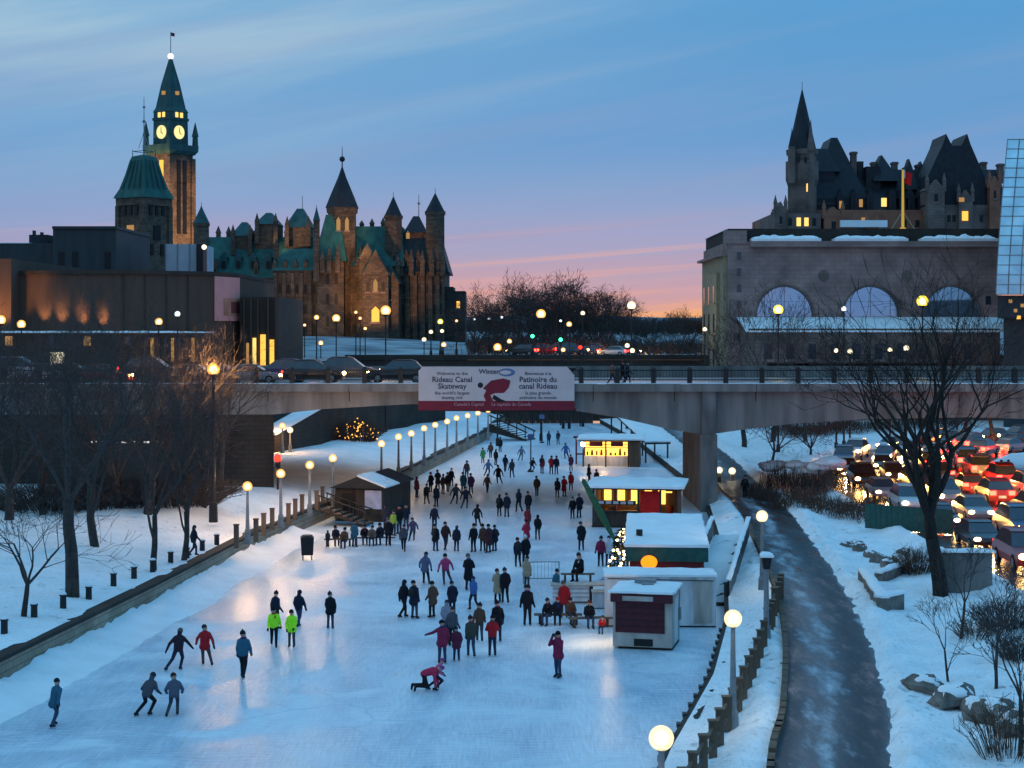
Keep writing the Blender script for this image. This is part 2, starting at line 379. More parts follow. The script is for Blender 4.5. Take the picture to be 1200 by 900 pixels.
c2 = cloud(2.2, 95, -8, .46, .66, 9.4)
lowz = nd('ShaderNodeMapRange', interpolation_type='SMOOTHSTEP'); lowz.inputs['From Min'].default_value = .085; lowz.inputs['From Max'].default_value = .02; L.new(Z, lowz.inputs[0])
base = mixc(mth('MULTIPLY', mth('MULTIPLY', c2, lowz.outputs[0]), .6), base, (.46, .33, .46))
c4 = cloud(1.7, 120, -9, .5, .66, 23.)
l4 = nd('ShaderNodeMapRange', interpolation_type='SMOOTHSTEP'); l4.inputs['From Min'].default_value = .075; l4.inputs['From Max'].default_value = .03; L.new(Z, l4.inputs[0])
base = mixc(mth('MULTIPLY', mth('MULTIPLY', c4, l4.outputs[0]), .6), base, (.80, .42, .36))
c3 = cloud(1.5, 40, -7, .46, .74, 17.)
base = mixc(mth('MULTIPLY', c3, .35), base, (.27, .36, .58))
sky = nd('ShaderNodeTexSky'); sky.sky_type = 'NISHITA'; sky.sun_disc = False; sky.sun_elevation = R(.3); sky.sun_rotation = R(6)
L.new(mixc(.0025, base, sky.outputs[0], 'ADD'), bg.inputs[0]); bg.inputs[1].default_value = .98
sl = bpy.data.lights.new('afterglow_sun', 'SUN'); sl.energy = .05; sl.specular_factor = 0; sl.angle = R(25); sl.color = (1, .62, .48)
so = bpy.data.objects.new('afterglow_sun', sl); COL.objects.link(so); so.rotation_euler = (R(86), 0, R(180 - 6)); so.location = (20, 200, 90)

# ---------------------------------------------------------------- terrain
WLT = [(-40, -29), (20, -23.0), (63.8, -19.1), (81.8, -17.3), (103.8, -15.5), (119, -13.4), (141, -10.2), (204, -3.4), (243, -1.0)]
WRT = [(-40, -13), (25, -.8), (52.7, 4.7), (64.3, 7.4), (77, 9.6), (97, 12.0), (125, 14.3), (150, 15.0), (200, 14.5), (243, 12.5)]
wl = lambda y: interp(WLT, y)
wr = lambda y: interp(WRT, y)
def frange(a, b, s):
    n = max(1, int(round((b - a) / s))); return [a + (b - a) * i / n for i in range(n + 1)]
def resample(pts, step):
    out = []
    def cr(p0, p1, p2, p3, t): return tuple(.5 * ((2 * b) + (c - a) * t + (2 * a - 5 * b + 4 * c - d) * t * t + (-a + 3 * b - 3 * c + d) * t ** 3) for a, b, c, d in zip(p0, p1, p2, p3))
    for i in range(len(pts) - 1):
        p0 = pts[max(0, i - 1)]; p1 = pts[i]; p2 = pts[i + 1]; p3 = pts[min(len(pts) - 1, i + 2)]
        n = max(1, int(math.hypot(p2[0] - p1[0], p2[1] - p1[1]) / step))
        for k in range(n): out.append(cr(p0, p1, p2, p3, k / n))
    out.append(tuple(pts[-1])); return out
PATH = resample([(3.2, 12), (6.4, 32), (9.15, 48.8), (10.6, 55.8), (12.7, 68.5), (14.1, 79.4), (15.25, 91), (16.1, 101), (17.3, 116), (18.6, 143), (20, 175), (21, 240)], 1.0)
ROAD = resample([(31, 10), (31.3, 60), (31.8, 90), (32.1, 112), (32.6, 130), (34, 147), (38, 162), (46.5, 175), (60, 185), (100, 197), (170, 205)], 1.5)
def dist_line(x, y, pl):
    best = 1e9
    for a, b in zip(pl, pl[1:]):
        if min(a[1], b[1]) - y > best or y - max(a[1], b[1]) > best: continue
        dx, dy = b[0] - a[0], b[1] - a[1]; q = dx * dx + dy * dy
        k = max(0., min(1., ((x - a[0]) * dx + (y - a[1]) * dy) / q)) if q else 0
        d = math.hypot(x - a[0] - k * dx, y - a[1] - k * dy)
        if d < best: best = d
    return best
ZP, ZR, PW, RW = .92, 1.12, 1.5, 7.6
def hR(x, y):
    d = x - wr(y)
    z = .50 + .45 * sm((d - .5) / 4.5) + .35 * sm((d - 8) / 8)
    dp = dist_line(x, y, PATH) + .22 * nz(x * .7, y * .5, 6) + .10 * nz(x * 2.3, y * 2.3, 6); dr = dist_line(x, y, ROAD)
    b = .22 * nz(x * .35, y * .25, 4) + .11 * nz(x * 1.1, y * .9, 1) + .08 * nz(x * 2.7, y * 2.7, 2)
    bank = .28 * sm((dp - PW) / .5) * (1 - sm((dp - PW - .6) / 1.6)) * (1 + 1.2 * nz(x * 1.3, y * 1.1, 8))
    mk = sm((dp - PW + .1) / .9) * sm((dr - RW) / 1.2)
    z = z + b * mk * sm(d / .8) + bank + .35 * sm((dr - RW) / .6) * (1 - sm((dr - RW - .8) / 1.5))
    if dp < PW + .9: k = sm((dp - PW + .1) / .8); z = (ZP - .05) * (1 - k) + z * k
    if dr < RW + .9: k = sm((dr - RW + .1) / .8); z = (ZR - .05) * (1 - k) + z * k
    return z
def hL(x, y):
    d = wl(y) - x
    return 1.22 + .75 * sm(d / 9) + (.16 * nz(x * .3, y * .25, 3) + .09 * nz(x * 1.0, y * .8, 5) + .04 * nz(x * 3, y * 3, 5)) * sm((d + .3) / 1.5) + .5 * sm((d - 3) / 3) * sm((y - 100) / 8) * (1 - sm((y - 118) / 5)) * (1 - sm((d - 9) / 4))

# ice
m = mat('ice', (.62, .73, .82), .38, .1, .4, .25, 4, spec=.28); nt2 = m.node_tree
N2 = nt2.nodes; b2 = N2['Principled BSDF']
tc2 = N2.new('ShaderNodeTexCoord'); mp2 = N2.new('ShaderNodeMapping'); mp2.inputs['Scale'].default_value = (.55, .10, 1); mp2.inputs['Rotation'].default_value = (0, 0, R(-8))
nt2.links.new(tc2.outputs['Object'], mp2.inputs[0])
n2 = N2.new('ShaderNodeTexNoise'); n2.inputs['Scale'].default_value = .6; n2.inputs['Detail'].default_value = 9; n2.inputs['Roughness'].default_value = .65; n2.inputs['Distortion'].default_value = .6; nt2.links.new(mp2.outputs[0], n2.inputs['Vector'])
cr2 = N2.new('ShaderNodeValToRGB'); e = cr2.color_ramp.elements; e[0].position = .34; e[0].color = (.38, .52, .66, 1); e[1].position = .62; e[1].color = (.66, .75, .83, 1); nt2.links.new(n2.outputs[0], cr2.inputs[0])
# skate scratches: fine stretched noise
mp3 = N2.new('ShaderNodeMapping'); mp3.inputs['Scale'].default_value = (9, .8, 1); mp3.inputs['Rotation'].default_value = (0, 0, R(-10)); nt2.links.new(tc2.outputs['Object'], mp3.inputs[0])
n3 = N2.new('ShaderNodeTexNoise'); n3.inputs['Scale'].default_value = 1.2; n3.inputs['Detail'].default_value = 5; nt2.links.new(mp3.outputs[0], n3.inputs['Vector'])
mr3 = N2.new('ShaderNodeMapRange'); mr3.inputs['From Min'].default_value = .35; mr3.inputs['From Max'].default_value = .65; mr3.inputs['To Min'].default_value = .82; mr3.inputs['To Max'].default_value = 1.12; nt2.links.new(n3.outputs[0], mr3.inputs[0])
mp3b = N2.new('ShaderNodeMapping'); mp3b.inputs['Scale'].default_value = (11, .7, 1); mp3b.inputs['Rotation'].default_value = (0, 0, R(38)); nt2.links.new(tc2.outputs['Object'], mp3b.inputs[0])
n3b = N2.new('ShaderNodeTexNoise'); n3b.inputs['Scale'].default_value = 1.1; n3b.inputs['Detail'].default_value = 4; nt2.links.new(mp3b.outputs[0], n3b.inputs['Vector'])
mxs = N2.new('ShaderNodeMath'); mxs.operation = 'ADD'; nt2.links.new(n3.outputs[0], mxs.inputs[0]); nt2.links.new(n3b.outputs[0], mxs.inputs[1]); mhs = N2.new('ShaderNodeMath'); mhs.operation = 'MULTIPLY'; mhs.inputs[1].default_value = .5; nt2.links.new(mxs.outputs[0], mhs.inputs[0]); nt2.links.new(mhs.outputs[0], mr3.inputs[0])
mx3 = N2.new('ShaderNodeMix'); mx3.data_type = 'RGBA'; mx3.blend_type = 'MULTIPLY'; mx3.inputs[0].default_value = 1; nt2.links.new(cr2.outputs[0], mx3.inputs[6]); nt2.links.new(mr3.outputs[0], mx3.inputs[7])
n4 = N2.new('ShaderNodeTexNoise'); n4.inputs['Scale'].default_value = .16; n4.inputs['Detail'].default_value = 10; n4.inputs['Roughness'].default_value = .7; n4.inputs['Distortion'].default_value = 1.2; nt2.links.new(tc2.outputs['Object'], n4.inputs['Vector'])
m4 = N2.new('ShaderNodeMapRange'); m4.inputs['From Min'].default_value = .47; m4.inputs['From Max'].default_value = .66; nt2.links.new(n4.outputs[0], m4.inputs[0])
mx4 = N2.new('ShaderNodeMix'); mx4.data_type = 'RGBA'; nt2.links.new(m4.outputs[0], mx4.inputs[0]); nt2.links.new(mx3.outputs[2], mx4.inputs[6]); mx4.inputs[7].default_value = (.76, .82, .87, 1)
wv = N2.new('ShaderNodeTexWave'); wv.wave_type = 'RINGS'; wv.inputs['Scale'].default_value = .9; wv.inputs['Distortion'].default_value = 14; wv.inputs['Detail'].default_value = 3; wv.inputs['Detail Scale'].default_value = .35; nt2.links.new(tc2.outputs['Object'], wv.inputs['Vector'])
m5 = N2.new('ShaderNodeMapRange'); m5.inputs['From Min'].default_value = .9; m5.inputs['From Max'].default_value = 1.; m5.inputs['To Max'].default_value = .5; nt2.links.new(wv.outputs['Fac'], m5.inputs[0])
mx5 = N2.new('ShaderNodeMix'); mx5.data_type = 'RGBA'; nt2.links.new(m5.outputs[0], mx5.inputs[0]); nt2.links.new(mx4.outputs[2], mx5.inputs[6]); mx5.inputs[7].default_value = (.88, .9, .92, 1)
vo = N2.new('ShaderNodeTexVoronoi'); vo.feature = 'DISTANCE_TO_EDGE'; vo.inputs['Scale'].default_value = .17; dn = N2.new('ShaderNodeTexNoise'); dn.inputs['Scale'].default_value = .5; dn.inputs['Detail'].default_value = 5
nt2.links.new(tc2.outputs['Object'], dn.inputs['Vector']); va = N2.new('ShaderNodeMix'); va.data_type = 'VECTOR'; va.inputs[0].default_value = .12; nt2.links.new(tc2.outputs['Object'], va.inputs[4]); sc_ = N2.new('ShaderNodeVectorMath'); sc_.operation = 'SCALE'; sc_.inputs['Scale'].default_value = 14; nt2.links.new(dn.outputs['Color'], sc_.inputs[0]); nt2.links.new(sc_.outputs[0], va.inputs[5]); nt2.links.new(va.outputs[1], vo.inputs['Vector'])
m6 = N2.new('ShaderNodeMapRange'); m6.inputs['From Min'].default_value = 0; m6.inputs['From Max'].default_value = .012; m6.inputs['To Min'].default_value = .35; m6.inputs['To Max'].default_value = 0; nt2.links.new(vo.outputs['Distance'], m6.inputs[0])
mx6 = N2.new('ShaderNodeMix'); mx6.data_type = 'RGBA'; nt2.links.new(m6.outputs[0], mx6.inputs[0]); nt2.links.new(mx5.outputs[2], mx6.inputs[6]); mx6.inputs[7].default_value = (.30, .42, .55, 1)
nt2.links.new(mx6.outputs[2], b2.inputs['Base Color'])
r4 = N2.new('ShaderNodeMapRange'); r4.inputs['To Min'].default_value = .30; r4.inputs['To Max'].default_value = .7; nt2.links.new(m4.outputs[0], r4.inputs[0]); nt2.links.new(r4.outputs[0], b2.inputs['Roughness'])
M['ice'] = m
g = MB(); g.add([(-60, -40, 0), (60, -40, 0), (60, 243, 0), (-60, 243, 0)], [(0, 1, 2, 3)]); struct(g, 'ice', M['ice'])
# left bank
g = MB(); ds = [0, .4, .8, 1.3, 1.9, 2.6, 3.4, 4.3, 5.3, 6.4, 7.6, 9, 10.5, 12, 14, 16, 19, 23, 30, 45, 80]
g.grid(lambda d, y: (wl(y) - .25 - d, y, hL(wl(y) - .25 - d, y) + (0 if d else -.02)), ds, frange(-40, 40, 3) + frange(40.8, 130, .8) + frange(132, 246, 3), True)
struct(g, 'left_bank', M['left_snow'], True)
# right bank
g = MB(); ds = frange(0, 26, .32) + frange(26.6, 48, .9) + [50, 54, 60, 75, 110, 170]
g.grid(lambda d, y: (wr(y) + .2 + d, y, hR(wr(y) + .2 + d, y)), ds, frange(-40, 42, 3) + frange(42.4, 132, .4) + frange(133.5, 246, 1.5))
struct(g, 'right_bank', M['bank_snow'], True)
# footpath: wet, half cleared asphalt with packed snow
m = mat('wet_path', (.035, .037, .042), .35, .3, 2); nt2 = m.node_tree; N2 = nt2.nodes; b2 = N2['Principled BSDF']
tc2 = N2.new('ShaderNodeTexCoord'); mp2 = N2.new('ShaderNodeMapping'); mp2.inputs['Scale'].default_value = (.9, .22, 1); mp2.inputs['Rotation'].default_value = (0, 0, R(-14)); nt2.links.new(tc2.outputs['Object'], mp2.inputs[0])
n2 = N2.new('ShaderNodeTexNoise'); n2.inputs['Scale'].default_value = 1.1; n2.inputs['Detail'].default_value = 9; n2.inputs['Roughness'].default_value = .68; nt2.links.new(mp2.outputs[0], n2.inputs['Vector'])
cr2 = N2.new('ShaderNodeValToRGB'); e = cr2.color_ramp.elements; e[0].position = .42; e[0].color = (.014, .016, .020, 1); e[1].position = .68; e[1].color = (.40, .46, .52, 1); x = e.new(.53); x.color = (.055, .065, .08, 1); nt2.links.new(n2.outputs[0], cr2.inputs[0])
uvn = N2.new('ShaderNodeUVMap'); su = N2.new('ShaderNodeSeparateXYZ'); nt2.links.new(uvn.outputs[0], su.inputs[0])
ac = N2.new('ShaderNodeValToRGB'); e = ac.color_ramp.elements; e[0].position = 0; e[0].color = (.42, .42, .42, 1); e[1].position = 1; e[1].color = (.62, .62, .62, 1)
for p_, v_ in ((.12, .40), (.25, .56), (.45, .60), (.58, .47), (.72, .36), (.88, .40)): q_ = e.new(p_); q_.color = (v_, v_, v_, 1)
nt2.links.new(su.outputs[0], ac.inputs[0])
mav = N2.new('ShaderNodeMath'); mav.operation = 'MULTIPLY_ADD'; mav.inputs[1].default_value = .75; nt2.links.new(n2.outputs[0], mav.inputs[0]); aof = N2.new('ShaderNodeMath'); aof.operation = 'MULTIPLY_ADD'; aof.inputs[1].default_value = .7; aof.inputs[2].default_value = -.215; nt2.links.new(ac.outputs[0], aof.inputs[0]); nt2.links.new(aof.outputs[0], mav.inputs[2])
nt2.links.new(mav.outputs[0], cr2.inputs[0])
nt2.links.new(cr2.outputs[0], b2.inputs['Base Color'])
rr = N2.new('ShaderNodeMapRange'); rr.inputs['From Min'].default_value = .35; rr.inputs['From Max'].default_value = .6; rr.inputs['To Min'].default_value = .22; rr.inputs['To Max'].default_value = .75; nt2.links.new(n2.outputs[0], rr.inputs[0]); nt2.links.new(rr.outputs[0], b2.inputs['Roughness'])
b2.inputs['Specular IOR Level'].default_value = .5
M['wet_path'] = m
g = MB(); g.strip(PATH, [-1.75, -1.2, -.6, 0, .6, 1.2, 1.75], lambda x, y, o: ZP + .012 * nz(x * 2, y * 2)); po = struct(g, 'footpath', M['wet_path'], True)
uv = po.data.uv_layers.new(name='UVMap')
for lp in po.data.loops: uv.data[lp.index].uv = ((lp.vertex_index % 7) / 6, lp.vertex_index // 7)
M['asphalt'] = mat('wet_asphalt', (.06, .058, .056), .24, .4, .8, .25, 9, spec=.5)
g = MB(); g.strip(ROAD, [-7.7, -4, 0, 4, 7.7], lambda x, y, o: ZR); struct(g, 'road', M['asphalt'])
g = MB()
M['road_paint'] = mat('road_paint', (.6, .6, .55), .6, .2, 5)
for off in (-3.7, 3.7):
    for i in range(0, len(ROAD) - 3, 5): g.strip(ROAD[i:i + 3], [off - .07, off + .07], lambda x, y, o: ZR + .004)
for off in (-.25, .25): g.strip(ROAD, [off - .07, off + .07], lambda x, y, o: ZR + .004)
struct(g, 'road_markings', M['road_paint'])
# plateau behind the bridge
ZT = 9.3
def hill_z(x, y): return ZT + 2.6 * sm((y - 255) / 90) * sm((20 - x) / 60) + 1.2 * sm((y - 300) / 300) + .25 * nz(x * .05, y * .05) * sm((y - 252) / 20)
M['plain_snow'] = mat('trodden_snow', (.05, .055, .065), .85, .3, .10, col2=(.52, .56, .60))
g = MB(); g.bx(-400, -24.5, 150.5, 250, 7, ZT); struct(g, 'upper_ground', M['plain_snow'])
g = MB(); xs = [-7000, -3000, -1200, -600, -400] + frange(-300, 300, 12) + [400, 600, 1200, 3000, 7000]
g.grid(lambda x, y: (x, y, hill_z(x, y) if y > 250.1 else ZT), xs, [250, 254, 260, 268, 276, 286, 296, 310, 325, 340, 360, 390, 430, 480, 540, 620, 800, 1200, 2000, 3500, 7000])
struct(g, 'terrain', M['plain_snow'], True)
M['hill'] = mat('wooded_hill', (.12, .15, .20), .95, .25, .004)
g = MB(); g.grid(lambda u, v: (-3600 + 7200 * u, 5200 + 700 * v, 8 + (math.sin(math.pi * v) ** .8) * (42 + 22 * nz(u * 9, 3.3) + 6 * nz(u * 40, 1))), frange(0, 1, .012), frange(0, 1, .12))
struct(g, 'hills', M['hill'], True)
# plowed strip of snow along the left wall and along the right edge of the ice
g = MB()
def bank(u, y):
    wd = 2.3 + .5 * nz(y * .15, 2) + .25 * nz(y * .9, 4)
    return (wl(y) + .02 + u * wd, y, (.48 + .3 * nz(y * .3, 1) + .14 * nz(y * 1.2, 7)) * (1 - u) ** 1.6 + .10 * (1 - u) * nz(u * 6 + y * 1.3, y * 2.1) - .015 * (u > .99) + .01)
g.grid(bank, frange(0, 1, .1), frange(15, 60, 1.5) + frange(60.5, 112, .5)); struct(g, 'snow_bank', M['snow'], True)

# ---------------------------------------------------------------- canal walls, cliffs
def wallrun(mb, fn, ys, t, z0, z1):
    mb.grid(lambda k, y: [(fn(y), y, z0), (fn(y), y, z1), (fn(y) - t, y, z1), (fn(y) - t, y, z0)][int(k)], [0, 1, 2, 3], ys)
ysl = frange(-40, 243, 3)
t = thing('canal_wall', 'long grey stone canal wall below the bollards, snow on its coping coloured shade-dark', 'wall')
g = MB(); wallrun(g, wl, ysl, .5, -.1, 1.06); g.build('masonry', M['wall_stone'], t)
g = MB(); wallrun(g, lambda y: wl(y) + .06 + .02 * nz(y * .5, 1), frange(-40, 243, 1), .62, 1.062, 1.22); g.build('coping', M['dark_stone'], t)  # dark stone carries the shade under the snow overhang
t = thing('canal_wall', 'low dark canal wall edging the ice beside the fenced footpath', 'wall')
g = MB(); wallrun(g, lambda y: wr(y) + .5, ysl, .5, -.1, .46); g.build('masonry', M['dark_stone'], t)
g = MB()
for y in frange(40, 74, 1.5): g.box((wr(y) - .03, y, .42), (.14, .35, .16))
g.build('mooring_cleat', M['dark_iron'], t)
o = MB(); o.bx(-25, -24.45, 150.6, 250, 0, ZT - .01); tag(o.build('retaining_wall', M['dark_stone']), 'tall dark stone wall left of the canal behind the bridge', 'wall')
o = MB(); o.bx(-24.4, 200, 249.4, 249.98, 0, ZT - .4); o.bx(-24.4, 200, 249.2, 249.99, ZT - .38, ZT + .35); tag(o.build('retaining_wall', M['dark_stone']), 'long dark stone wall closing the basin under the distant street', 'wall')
t = thing('lock_gate', 'dark timber lock wall across the far end of the ice', 'lock gate', (4, 243.6, 0))
g = MB()
for i in range(14): g.box((-6.2 + i * 1.02, 0, 1.0), (1.0, .35, 2.1 + .1 * nz(i, 1)))
g.build('timber_wall', M['wood'], t); g = MB(); g.bx(-7.2, 7.8, -.5, .45, 2.12, 2.3); g.build('walkway', M['dark_stone'], t)
g = MB()
for i in range(9): g.tube((-6.8 + i * 1.8, -.4, 2.3), (-6.8 + i * 1.8, -.4, 3.3), .04, .04)
g.tube((-6.8, -.4, 3.3), (7.6, -.4, 3.3), .04, .04); g.build('railing', M['dark_iron'], t)
# terrace wall, left under the bridge
t = thing('terrace_wall', 'dark stone terrace wall with snow coping behind the left bank lamps', 'wall')
A = Vector((-22, 158, 0)); B = Vector((-8.5, 218, 0)); d = (B - A).normalized(); n_ = Vector((d.y, -d.x, 0))
g = MB()
for (p, q, za, zb) in ((A, A + d * 14, 3.6, 5.6), (A + d * 14, B, 5.6, 5.9)):
    vs = []
    for c, z in ((p, za), (q, zb)):
        for o_, zz in ((0, 0), (0, z), (-1, z), (-1, 0)): v = c + n_ * o_; vs.append((v.x, v.y, zz))
    g.add(vs, [(0, 1, 5, 4), (1, 2, 6, 5), (2, 3, 7, 6), (0, 3, 2, 1), (4, 5, 6, 7)])
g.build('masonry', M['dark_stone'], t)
g = MB()
for (p, q, za, zb) in ((A, A + d * 14, 3.6, 5.6), (A + d * 14, B, 5.6, 5.9)):
    vs = []
    for c, z in ((p, za), (q, zb)):
        for o_, zz in ((.15, .02), (.15, .3), (-1.6, .34), (-1.6, .02)): v = c + n_ * o_; vs.append((v.x, v.y, z + zz))
    g.add(vs, [(0, 1, 5, 4), (1, 2, 6, 5), (2, 3, 7, 6), (0, 3, 2, 1), (4, 5, 6, 7)])
g.build('snow_coping', M['snow'], t)

# ---------------------------------------------------------------- bridge
BY0, BY1 = 126., 150.
t = thing('bridge', 'wide grey concrete arch bridge carrying the street over the frozen canal', 'bridge')
spanL = [(-17.6, 7.15), (-14, 7.55), (-8, 7.9), (-2, 8.0), (3, 7.7), (8, 6.9), (11.5, 6.1), (13.9, 5.7)]
spanR = [(15.1, 5.75), (17.5, 6.1), (21, 6.5), (26, 6.8), (34, 6.95), (44, 6.6), (52, 6.0)]
g = MB(); pts = [(-90, 9.0), (-90, 7.15)] + spanL + spanR + [(140, 6.0), (140, 9.0)]
for a, b in zip(pts[1:-1], pts[2:-1]): g.prof([a, b, (b[0], 9.0), (a[0], 9.0)], BY0, BY1)
g.build('girder', M['concrete'], t)
g = MB(); g.bx(-90, 140, BY0 - .35, BY1 + .3, 9.003, 9.3); g.build('deck', M['asphalt'], t)
g = MB(); x = -90.
while x < 138: g.bx(x, x + 5.96, BY0 - .55, BY0 - .05, 8.86, 9.44); x += 6
g.build('cornice', M['concrete'], t)
g = MB(); g.bx(-.03, .03, BY0 - .012, BY0 + .1, 8.1, 8.85); po = g.build('expansion_joint', M['dark_stone'], t); po.location.x = -60; x = -54.
while x < 62: c = po.copy(); COL.objects.link(c); c.location.x = x; x += 6
g = MB(); g.snowslab(-90, 140, BY0 - .5, BY0 - .1, 9.43, .07, 3, nx=300, ny=4, lip=.02); g.build('snow_coping', M['snow'], t, True)
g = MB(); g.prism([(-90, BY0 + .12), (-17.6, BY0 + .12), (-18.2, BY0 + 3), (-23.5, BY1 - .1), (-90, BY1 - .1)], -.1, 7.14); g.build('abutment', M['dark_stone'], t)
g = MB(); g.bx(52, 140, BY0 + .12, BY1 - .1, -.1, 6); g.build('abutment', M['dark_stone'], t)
g = MB(); g.bx(13.9, 15.1, BY0 - .5, BY0 + 13, -.1, 5.69); g.bx(14.0, 15.0, BY0 - .3, BY0 - .02, 5.70, 8.85); g.build('pier', M['pier_concrete'], t)
g = MB(); g.box((0, BY0 - .3, 9.98), (.34, .34, 1.1)); g.cone((0, BY0 - .3), .24, .1, 10.53, 10.68, 8); po = g.build('post', M['dark_iron'], t)
po.location.x = -61.4; x = -58.74
while x < 80: c = po.copy(); COL.objects.link(c); c.location.x = x; x += 2.66
g = MB()
for z in (9.72, 10.42): g.tube((-88, BY0 - .3, z), (120, BY0 - .3, z), .045, .045)
x = -88.
while x < 120: g.tube((x, BY0 - .3, 9.72), (x, BY0 - .3, 10.42), .018, .018, 4, False); x += .24
g.build('railing', M['dark_iron'], t)
g = MB(); g.bx(-88, 120, BY1 - .2, BY1 + .15, 9.3, 10.2); g.build('far_parapet', M['concrete'], t)

# sign on the bridge
t = thing('banner_sign', 'long white bilingual banner with maroon base and bent skater on the bridge rail', 'sign', (-1.14, BY0 - .72, 9.06))
hw, zb, zt = 5.72, -1.53, 1.64
g = MB(); g.prof([(-hw, zb), (hw, zb), (hw, zt - .62), (hw - .55, zt), (-hw + .3, zt), (-hw, zt - .3)], -.06, .06); g.build('panel', M['sign_white'], t)
g = MB(); g.prof([(-hw - .01, zb - .03), (hw + .01, zb - .03), (hw + .01, zb + .66), (-hw - .01, zb + .66)], -.075, -.058); g.build('red_band', M['sign_red'], t)
g = MB(); g.bx(-hw - .1, hw + .1, .065, .16, zb - .1, zb + .1); g.bx(-hw - .1, hw + .1, .065, .16, zt - .3, zt - .1)
for x in (-5.6, -2, 2, 5.6): g.bx(x - .06, x + .06, .065, .2, zb, zt - .1)
g.build('frame', M['dark_iron'], t)
def text(s, x, z, size, m, par, y=-.085, name='lettering', bold=0.):
    c = bpy.data.curves.new(name, 'FONT'); c.body = s; c.size = size; c.align_x = 'CENTER'; c.extrude = .006; c.offset = bold; c.resolution_u = 2
    o = bpy.data.objects.new(name, c); COL.objects.link(o)
    dg = bpy.context.evaluated_depsgraph_get(); me = bpy.data.meshes.new_from_object(o.evaluated_get(dg)); bpy.data.objects.remove(o)
    me.materials.clear(); me.materials.append(m)
    o = bpy.data.objects.new(name, me); COL.objects.link(o); o.parent = par; o.location = (x, y, z); o.rotation_euler = (R(90), 0, 0); return o
for x, ls in ((-3.25, ('Welcome to the', 'Rideau Canal', 'Skateway', "the world's largest", 'skating rink')), (3.05, ('Bienvenue à la', 'Patinoire du', 'canal Rideau', 'la plus grande', 'patinoire du monde'))):
    for s, z, sz, b in zip(ls, (1.03, .52, .03, -.40, -.74), (.34, .56, .56, .34, .34), (.004, .012, .012, .004, .004)): text(s, x, z, sz, M['sign_ink'], t, -.068, bold=b)
text('Winter', -.55, 1.12, .50, M['sign_ink'], t, -.068, bold=.012)
text("Canada's Capital      La capitale du Canada", -.3, -1.22, .33, mat('band_ink', (.40, .22, .26), .7, .1, 2), t, -.082, bold=.004)
g = MB(); g.prof([(.75 + .62 * math.cos(a), 1.22 + .30 * math.sin(a)) for a in [2 * math.pi * k / 20 for k in range(20)]], -.068, -.058); g.build('blue_swoosh', M['sign_blue'], t)
g = MB(); g.prof([(.66 + .42 * math.cos(a), 1.22 + .15 * math.sin(a)) for a in [2 * math.pi * k / 20 for k in range(20)]], -.072, -.0685); g.build('swoosh_centre', M['sign_white'], t)
g = MB(); g.prof([(-1.0, .05), (-.4, .62), (.5, .78), (1.05, .62), (.9, .1), (.55, -.28), (-.1, -.3), (-.45, -.45), (-.2, -.95), (-.75, -.95), (-.95, -.5), (-.75, -.1)], -.078, -.066); g.build('skater_torso', M['sign_red'], t)
g = MB(); g.ball((-1.18, -.07, .28), .2, 12, 8, sy=.06); g.prof([(-.2, -.4), (.35, -.75), (.62, -.85), (.6, -.96), (.1, -.95), (-.3, -.7)], -.084, -.0665); g.build('skater_limbs', M['black'], t)
# ---------------------------------------------------------------- buildings
def pb(mb, x0, x1, yt, yb, Y, dep, top=None):      # a block given by its front edges as seen; returns nothing
    mb.bx(Xp(x0, Y), Xp(x1, Y), Y, Y + dep, Zp(yb, Y), Zp(yt, Y))
def hip(mb, x0, x1, yb, yt, Y, dep, ridge=.5, over=.3, ry=.5):     # hipped roof over a block
    X0, X1 = Xp(x0, Y) - over, Xp(x1, Y) + over; y0, y1 = Y - over, Y + dep + over; z0, z1 = Zp(yb, Y), Zp(yt, Y)
    c = (X0 + X1) / 2; r = (X1 - X0) / 2 * ridge; cyy = (y0 + y1) / 2; d = (y1 - y0) / 2 * (1 - ry)
    vs = [(X0, y0, z0), (X1, y0, z0), (X1, y1, z0), (X0, y1, z0), (c - r, cyy - d, z1), (c + r, cyy - d, z1), (c + r, cyy + d, z1), (c - r, cyy + d, z1)]
    mb.add(vs, [(3, 2, 1, 0), (4, 5, 6, 7), (0, 1, 5, 4), (1, 2, 6, 5), (2, 3, 7, 6), (3, 0, 4, 7)])
def gable(mb, x0, x1, yb, yt, Y, dep):             # wall with a pointed top facing the viewer
    X0, X1 = Xp(x0, Y), Xp(x1, Y); mb.prof([(X0, Zp(yb, Y)), (X1, Zp(yb, Y)), ((X0 + X1) / 2, Zp(yt, Y))], Y, Y + dep)
def turret(par, x, w, yt, yb, Y, yap, rm, wm=None, n=8, flare=1.12, fin=True, name='turret', dy=0):
    X = Xp(x, Y); r = w * Y / F / 2; g = MB(); g.cone((X, Y + dy), r * 1.03, r, Zp(yb, Y), Zp(yt, Y), n, math.pi / n)
    g.cone((X, Y + dy), r * 1.1, r * 1.14, Zp(yt, Y) - r * .35, Zp(yt, Y) + .02, n, math.pi / n)
    o = g.build(name, wm or M['gothic_stone'], par)
    g = MB(); z0, z1 = Zp(yt, Y), Zp(yap, Y); g.lathe((X, Y + dy, 0), [(r * flare, z0 + .03), (r * flare * .72, z0 + (z1 - z0) * .28), (r * .3, z0 + (z1 - z0) * .72), (.04, z1)], n, math.pi / n)
    if fin: g.tube((X, Y + dy, z1 - .2), (X, Y + dy, z1 + r * .5), .07, .04, 5)
    g.build('roof', rm, o); return o
